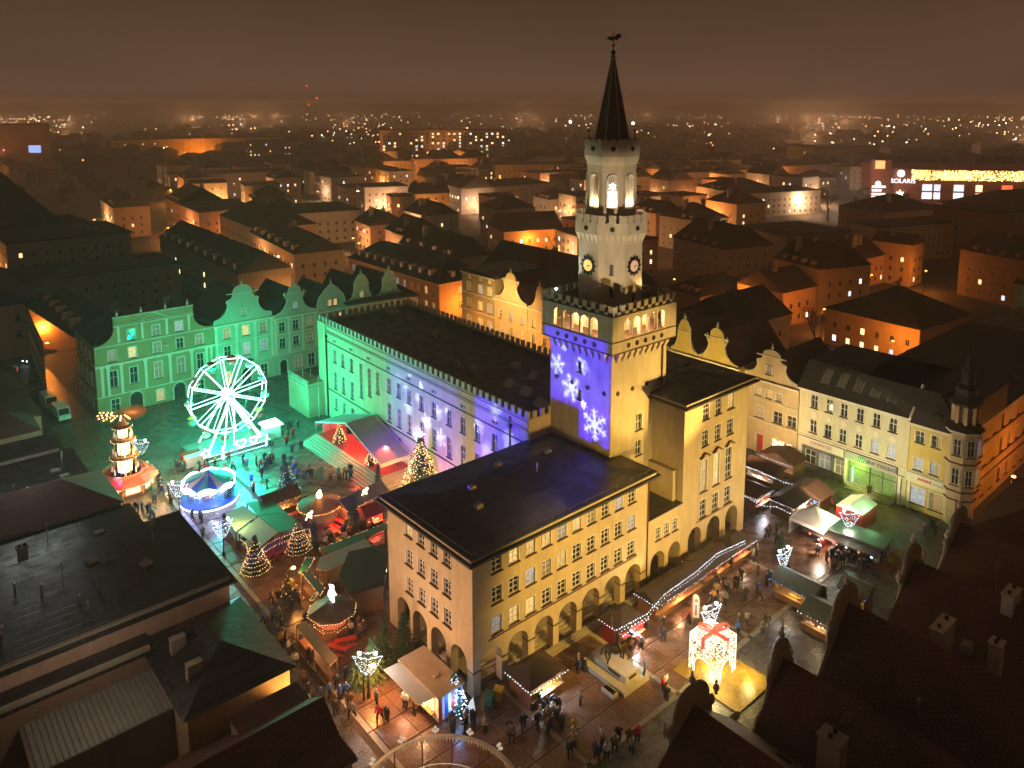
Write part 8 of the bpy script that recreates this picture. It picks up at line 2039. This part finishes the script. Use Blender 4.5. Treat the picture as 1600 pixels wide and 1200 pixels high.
# more houses filling the blocks, street by street
nh = 0
import colorsys
dirs = [(-40, 'at the far left'), (-24, 'left of the big wheel'), (-14, 'above the big wheel'), (-6, 'above the long wing'), (3, 'left of the tower'), (10, 'behind the tower'), (18, 'right of the tower'), (28, 'above the bank'), (45, 'at the far right')]
cand = []
for i in range(40):
    for j in range(40):
        gx = 20 + i * 22 + (i // 3) * 10; gy = -120 + j * 24 + (j // 3) * 10
        a = radians(-12); x = 40 + cos(a) * (gx - 40) - sin(a) * gy; y = sin(a) * (gx - 40) + cos(a) * gy
        dx, dy = x - CX, y - CY; dist = math.hypot(dx, dy); bear = math.degrees(math.atan2(dy, dx)) - 49.08
        if dist < 150 or dist > 640 or abs(bear) > 35: continue
        cand.append((dist, bear, x, y))
cand.sort()
for dist, bear, x, y in cand:
    L, W = rf.uniform(14, 20), rf.uniform(15, 22)
    cx, cyy = x + L / 2, y + W / 2
    if any((cx - a) ** 2 + (cyy - b_) ** 2 < (r + 10) ** 2 for a, b_, r in occupied): continue
    if (115 < x < 142 and y < 210) or rf.random() < .08: continue
    kd = rf.choice(['gable', 'gable', 'gable', 'hip', 'flat', 'flat']); z = rf.choice([9.5, 11, 12.5, 13.5]) + (2 if dist > 400 else 0)
    wl_ = rf.choice(WALLS); where = [d[1] for d in dirs if d[0] <= -bear][-1] if -bear > -40 else dirs[0][1]
    row_ = int((dist - 150) / 70) + 1
    size = 'small' if L * W < 260 else ('large' if L * W > 340 else 'mid sized')
    cname = {'plaster_grey': 'grey', 'plaster_brown': 'brown', 'plaster_pink': 'pinkish', 'plaster_peach': 'peach', 'plaster_white': 'off white', 'plaster_buff': 'buff', 'far_wall': 'drab'}[wl_]
    mid(f'{size} {cname} {kd} house {where}, {("first", "second", "third", "fourth", "fifth", "sixth", "seventh", "eighth")[min(row_ - 1, 7)]} row back', x, y, L, W, -12 + rf.uniform(-7, 7), z, kd, wl_, litp=.2, group=f'{kd} roofed {cname} houses of the hazy town {where}', step=4.2 if dist > 300 else 3.6)
    nh += 1
# farthest roofs: one mass nobody could count
b = MB(); rd = random.Random(31)
for k in range(1500):
    dist = 640 + 3400 * rd.random() ** 1.6; bear = radians(49.08 + rd.uniform(-37, 37)); x, y = CX + dist * cos(bear), CY + dist * sin(bear)
    w, d, h = rd.uniform(10, 26), rd.uniform(10, 22), rd.choice([5, 7, 9, 12, 15]) if dist < 1500 else rd.choice([4, 6, 8])
    b.at(x, y, 0, rd.uniform(0, 3)); b.box(-w / 2, -d / 2, 0, w / 2, d / 2, h); b.raw([(-w / 2, -d / 2, h), (w / 2, -d / 2, h), (w / 2, d / 2, h), (-w / 2, d / 2, h), (-w / 2, 0, h + 3), (w / 2, 0, h + 3)], [(0, 1, 5, 4), (3, 4, 5, 2), (0, 4, 3), (1, 2, 5)])
b.at(); tag(O('distant_rooftops', b, M['rooffar']), 'mass of dark roofs fading into the haze towards the horizon', 'rooftops', kind='stuff')
b = MB(); 
for k in range(900):
    dist = 500 + 3000 * rd.random() ** 1.3; bear = radians(49.08 + rd.uniform(-37, 37)); x, y = CX + dist * cos(bear), CY + dist * sin(bear); r = rd.uniform(3, 8)
    b.lathe([(r * .6, 0), (r, r * .5), (r * .7, r), (r * .1, r * 1.25)], 6, x, y, 0, rd.random(), cap=False)
tag(O('distant_trees', b, pmat('far_tree_mass', (.03, .035, .02), .9, .4, .1)), 'dark clumps of far trees between the distant roofs', 'trees', kind='stuff')
# distant lights
ds = [('warm', (1, .45, .14), 300, 24.0), ('white', (.85, .92, 1), 120, 15.0), ('pale', (1, .74, .42), 260, 20.0)]
for nm, c, n, st_ in ds:
    b = MB()
    for k in range(n):
        u_ = rd.random(); dist = 700 + 4700 * u_ ** .9; bear = radians(49.08 + rd.uniform(-37, 37)); clump = rd.random() < .6
        if clump: bear = radians(49.08 - rd.choice([-33, -31, -20, -12, -10, -3, 6, 14, 22, 25, 28, 31, 33]) + rd.gauss(0, .9)); dist = 900 + 3800 * (rd.random() * .35 + (rd.random() < .5) * .5)
        x, y = CX + dist * cos(bear), CY + dist * sin(bear); b.octa((x, y, rd.uniform(7, 16) + (rd.random() < .1) * 14), dist * .00042 * rd.uniform(.6, 1.7))
    tag(O('distant_lamps', b, emat('distant_' + nm, c, st_)), f'scattered {nm} town lights twinkling along the hazy horizon', 'town lights', kind='stuff')
for k, (px, py, D_) in enumerate(((485, 136, 2600), (500, 154, 2500), (487, 164, 2400))):
    F_ = Vector((cos(YAW), sin(YAW), 0)); q = gp(px, 300); dr = (Vector((q.x - CX, q.y - CY, 0))).normalized(); z = CZ + D_ * (167 - py) / FPX * .99
    base = Vector((CX, CY, 0)) + dr * D_
    t = thing('radio_mast', f'far mast with red warning lamp, {("tallest and left", "rightmost", "lowest of the three")[k]} of three', 'mast', base)
    b = MB(); b.tube((0, 0, 0), (0, 0, z), 1.0, 4, .4); O('mast_pole', b, M['black'], t)
    b = MB(); b.ball((0, 0, z), 2.8 if k else 2.0, 6, 4); O('warning_lamp', b, emat(f'mast_red', (1, .02, .02), 7), t)
for k, (px, py, r, c, s_) in enumerate(((890, 190, 4.0, (1, .95, .75), 9), (987, 192, 4.0, (1, .95, .75), 9))):
    q = gp(px, 300); dr = (Vector((q.x - CX, q.y - CY, 0))).normalized(); D_ = 1900; base = Vector((CX, CY, 0)) + dr * D_; z = CZ - D_ * (py - 167) / FPX
    t = thing('floodlight_mast', f'far stadium floodlight {("left", "right")[k]} of the spire foot', 'floodlight', base)
    b = MB(); b.tube((0, 0, 0), (0, 0, z), .6, 4); O('mast_pole', b, M['black'], t); b = MB(); b.ball((0, 0, z), r, 6, 4); O('flood_lamp', b, emat('stadium_white', c, s_), t)
# glowing far billboard and tower at the left
q = gp(57, 262); t = thing('billboard', 'small blue lit billboard on the left horizon', 'billboard', (60, 560, 0), radians(-40)); b = MB(); b.box(-4, -.3, 24, 4, .3, 29); O('billboard_screen', b, emat('screen_blue', (.35, .5, 1), 1.3), t); b = MB(); b.box(-.5, -.3, 0, .5, .3, 22); O('billboard_post', b, M['black'], t)

# street lamps of the quarter (sodium)
SL = [(134.7, 36, 'in the garden behind the ochre gable', 5200), (131, 58, 'near the low orange house right of the tower', 4200), (134, 80, 'right of the parapet between dark roofs', 3000), (121, 14, 'at the left corner of the broad hip roofed house', 5200), (139, 28, 'behind the two bare trees', 5200),
      (73, 96.5, 'at the street corner beside the orange building', 5200), (70, 118, 'along the north east street', 2500), (60, 82, 'in the lane before the tall green grey townhouse', 3000), (60, 66, 'before the buff baroque gables', 3000), (59, 52, 'before the narrow ogee gable', 2600),
      (167, 248, 'below the white corner house', 8000), (176, 254, 'right of the white corner house', 6000), (258, 428, 'below the apartment slab, left', 16000), (270, 405, 'below the apartment slab, right', 16000), (330, 560, 'added to light the apartment slab, left foot', 50000), (390, 530, 'added to light the apartment slab, right foot', 50000), (432, 500, 'added to light the apartment slab, beyond its right end', 40000), (300, 400, 'before the brown block under the slab', 14000), (245, 438, 'at the far orange corner', 14000),  # lamps at the slab's feet and right end are added to brighten it
      (150, 158, 'beside the timber framed looking house', 5000), (160, 150, 'in the dark trees left of the tower', 5000), (57, 300, 'in the orange street canyon', 9000), (60, 330, 'deeper in the orange street canyon', 9000), (56, 272, 'at the near end of the orange canyon', 6000),
      (-10.5, 143.2, 'at the orange street junction at far left', 3800), (-12.5, 128, 'along the west street by the parked cars', 1100), (200, 38, 'at the foot of the narrow ornate house', 4200), (182, 46, 'behind the hip roofed pink house', 3500), (206, 66, 'in the court of the school like building', 3500),
      (305, 168, 'before the mansard corner house', 12000), (330, 190, 'on the bright boulevard', 16000), (380, 200, 'further along the bright boulevard', 24000), (430, 215, 'at the yellow lit boulevard corner', 26000), (520, 250, 'before the tall yellow block', 40000), (345, 160, 'left of the shopping centre', 16000),
      (280, 330, 'by the greenish four storey block', 9000), (230, 330, 'among trees left of the belfry', 8000), (96, 190, 'between the lit facades', 3000), (54, 190, 'before the softly lit facade row', 3000), (52, 170, 'under the white dormer row house', 2500),
      (200, 770, 'before the long orange horizon building, left', 60000), (240, 760, 'before the long orange horizon building, middle', 60000), (290, 755, 'before the long orange horizon building, right', 60000), (30, 600, 'beside the dark office tower', 40000), (200, 455, 'at the far left orange front', 14000), (260, 170, 'in the alley right of the belfry', 7000), (245, 150, 'behind the low block right of the belfry', 7000), (180, 110, 'between dark roofs right of the clock', 3500), (84, -24, 'along the corner house front', 2200), (110, -24, 'further along the corner house front', 2200), (72, -22.5, 'right beside the corner turret', 900)]
for x, y, ph, pw in SL: plain_lamp(f'sodium lamp glowing orange {ph}', x, y, 6.5 if x < 240 else 9, pw * .75, SOD if x < 250 else (1, .36, .07), group='orange sodium street lamps of the town', size=.5)
ql = random.Random(17); nq = 0
for (x, y, L, W, a, z) in MIDS:
    ds_ = math.hypot(x - CX, y - CY)
    if ds_ > 520 or ql.random() < .08: continue
    left = ql.random() < .6; u_ = ql.uniform(.2, .8)
    lx, ly = (-6.0, W * u_) if left else (L * u_, -6.0)
    X_, Y_ = x + cos(a) * lx - sin(a) * ly, y + sin(a) * lx + cos(a) * ly
    if any(abs(cos(a2) * (X_ - x2) + sin(a2) * (Y_ - y2) - L2 / 2) < L2 / 2 + .5 and abs(-sin(a2) * (X_ - x2) + cos(a2) * (Y_ - y2) - W2 / 2) < W2 / 2 + .5 for (x2, y2, L2, W2, a2, z2) in MIDS): continue
    if (X_ < 90 and Y_ < 100) or (X_ < 290 and Y_ < 105): continue
    nq += 1; c_ = ql.choice([(1, .42, .14), (1, .52, .26), (1, .33, .06), (1, .5, .2)])
    side = 'left' if left else 'front'
    plain_lamp(f'lane lamp at the {side} side of a house, {["near", "middle", "far"][min(2, int(ds_ / 200))]} quarter', X_, Y_, 6, 1300 + ds_ * ql.uniform(12, 26), c_, group='lane lamps between the town houses', size=.5)
plain_lamp('green lit lamp before the pale mansion at the right', 236, -20, 6, 2500, (.5, 1, .2), head='greenled')
for k, (x, y) in enumerate(((171.2, -5), (171.2, 1.5))):
    b = MB(); b.box(-.1, -.6, 0, .1, .6, 1.2); tag(O('green_sign', b, M['greenled'], None, (x, y, 7.5), radians(-10)), ('nearer', 'farther')[k] + ' small green lit sign on the white walled building', 'sign')

# added strong points that brighten the haze over the far districts
rd = random.Random(77)
for x, y, z, pw in ((700, 1500, 22, 3e5), (300, 1700, 22, 5e5), (1300, 1300, 22, 4e5), (1800, 700, 22, 6e5), (1500, 150, 22, 8e5), (900, 300, 22, 3e5), (1000, 2200, 26, 6e5), (2200, 1700, 26, 7e5), (2300, 300, 26, 1e6), (-100, 1300, 20, 8e5), (-60, 620, 20, 3e5), (1900, 1200, 24, 6e5), (600, 2000, 24, 5e5)):
    for q in range(2): lamp('haze_fill_point', 'POINT', (x + rd.uniform(-150, 150), y + rd.uniform(-150, 150), z), pw * .5, (1, .46, .2), size=1.0)
# bare trees
def bare_tree(label, x, y, h, seed, name='bare_tree'):
    rd = random.Random(seed); t = thing(name, label, 'tree', (x, y, 0), 0, 'bare winter trees'); tr = MB(); cr_ = MB()
    def grow(b, p, d, L, r, lv):
        q = p + d * L; b.tube(p, q, r, 5 if lv < 2 else 3, r * .65)
        if lv >= 5: return
        for k in range(rd.choice((2, 3, 3))):
            nd = (d + Vector((rd.uniform(-.75, .75), rd.uniform(-.75, .75), rd.uniform(-.15, .5)))).normalized(); grow(cr_, q, nd, L * rd.uniform(.62, .82), r * .6, lv + 1)
    grow(tr, Vector((0, 0, 0)), Vector((0, 0, 1)), h * .26, h * .022, 0)
    O('trunk', tr, M['bark'], t); O('crown', cr_, M['bark'], t)
bare_tree('bare tree silhouetted on orange light, left of two', 124, 39, 14, 1); bare_tree('bare tree silhouetted on orange light, right of two', 123, 31.5, 13, 2); bare_tree('bare tree before the pale mansion at right', 222, -18, 18, 3)
bare_tree('bare tree beside the hip roofed pink house', 172, 52, 12, 4); bare_tree('wide bare tree on the bright boulevard', 318, 128, 17, 5); bare_tree('second bare tree on the bright boulevard', 312, 112, 17, 8); bare_tree('bare tree beside the timber framed looking house', 152, 146, 12, 6); bare_tree('bare tree by the greenish block left of the belfry', 262, 316, 14, 7)

# ------------------------------------------------------------------ haze: even thin air round the whole place
HZ = MB(); HZ.box(-8950, -8950, -1.02, 8950, 8950, 72)
hm2 = D.materials.new('haze_air'); hm2.use_nodes = True; hn = hm2.node_tree.nodes
hn.clear(); ho_ = hn.new('ShaderNodeOutputMaterial'); hv_ = hn.new('ShaderNodeVolumePrincipled')
hv_.inputs['Color'].default_value = (.97, .96, .95, 1); hv_.inputs['Density'].default_value = .00058; hv_.inputs['Anisotropy'].default_value = .2
hm2.node_tree.links.new(hv_.outputs[0], ho_.inputs['Volume'])
ORD = ['first', 'second', 'third', 'fourth', 'fifth', 'sixth', 'seventh', 'eighth', 'ninth', 'tenth', 'eleventh', 'twelfth', 'thirteenth', 'fourteenth', 'fifteenth', 'sixteenth', 'seventeenth', 'eighteenth', 'nineteenth', 'twentieth'] + ['twenty ' + w for w in ('first', 'second', 'third', 'fourth', 'fifth', 'sixth', 'seventh', 'eighth', 'ninth')] + ['last'] * 9
dl = {}
for o in COL.objects:
    if o.parent is None and o.get('label') and o.get('category') and o.get('kind') is None: dl.setdefault(o['label'], []).append(o)
for lb, os_ in dl.items():
    if len(os_) > 1:
        os_.sort(key=scrx)
        for k, o in enumerate(os_): o['label'] = f'{lb}, {ORD[k]} from left'
if HAZE: tag(O('haze', HZ, hm2), 'thin brown lit haze filling the air over the town', 'haze', kind='stuff')
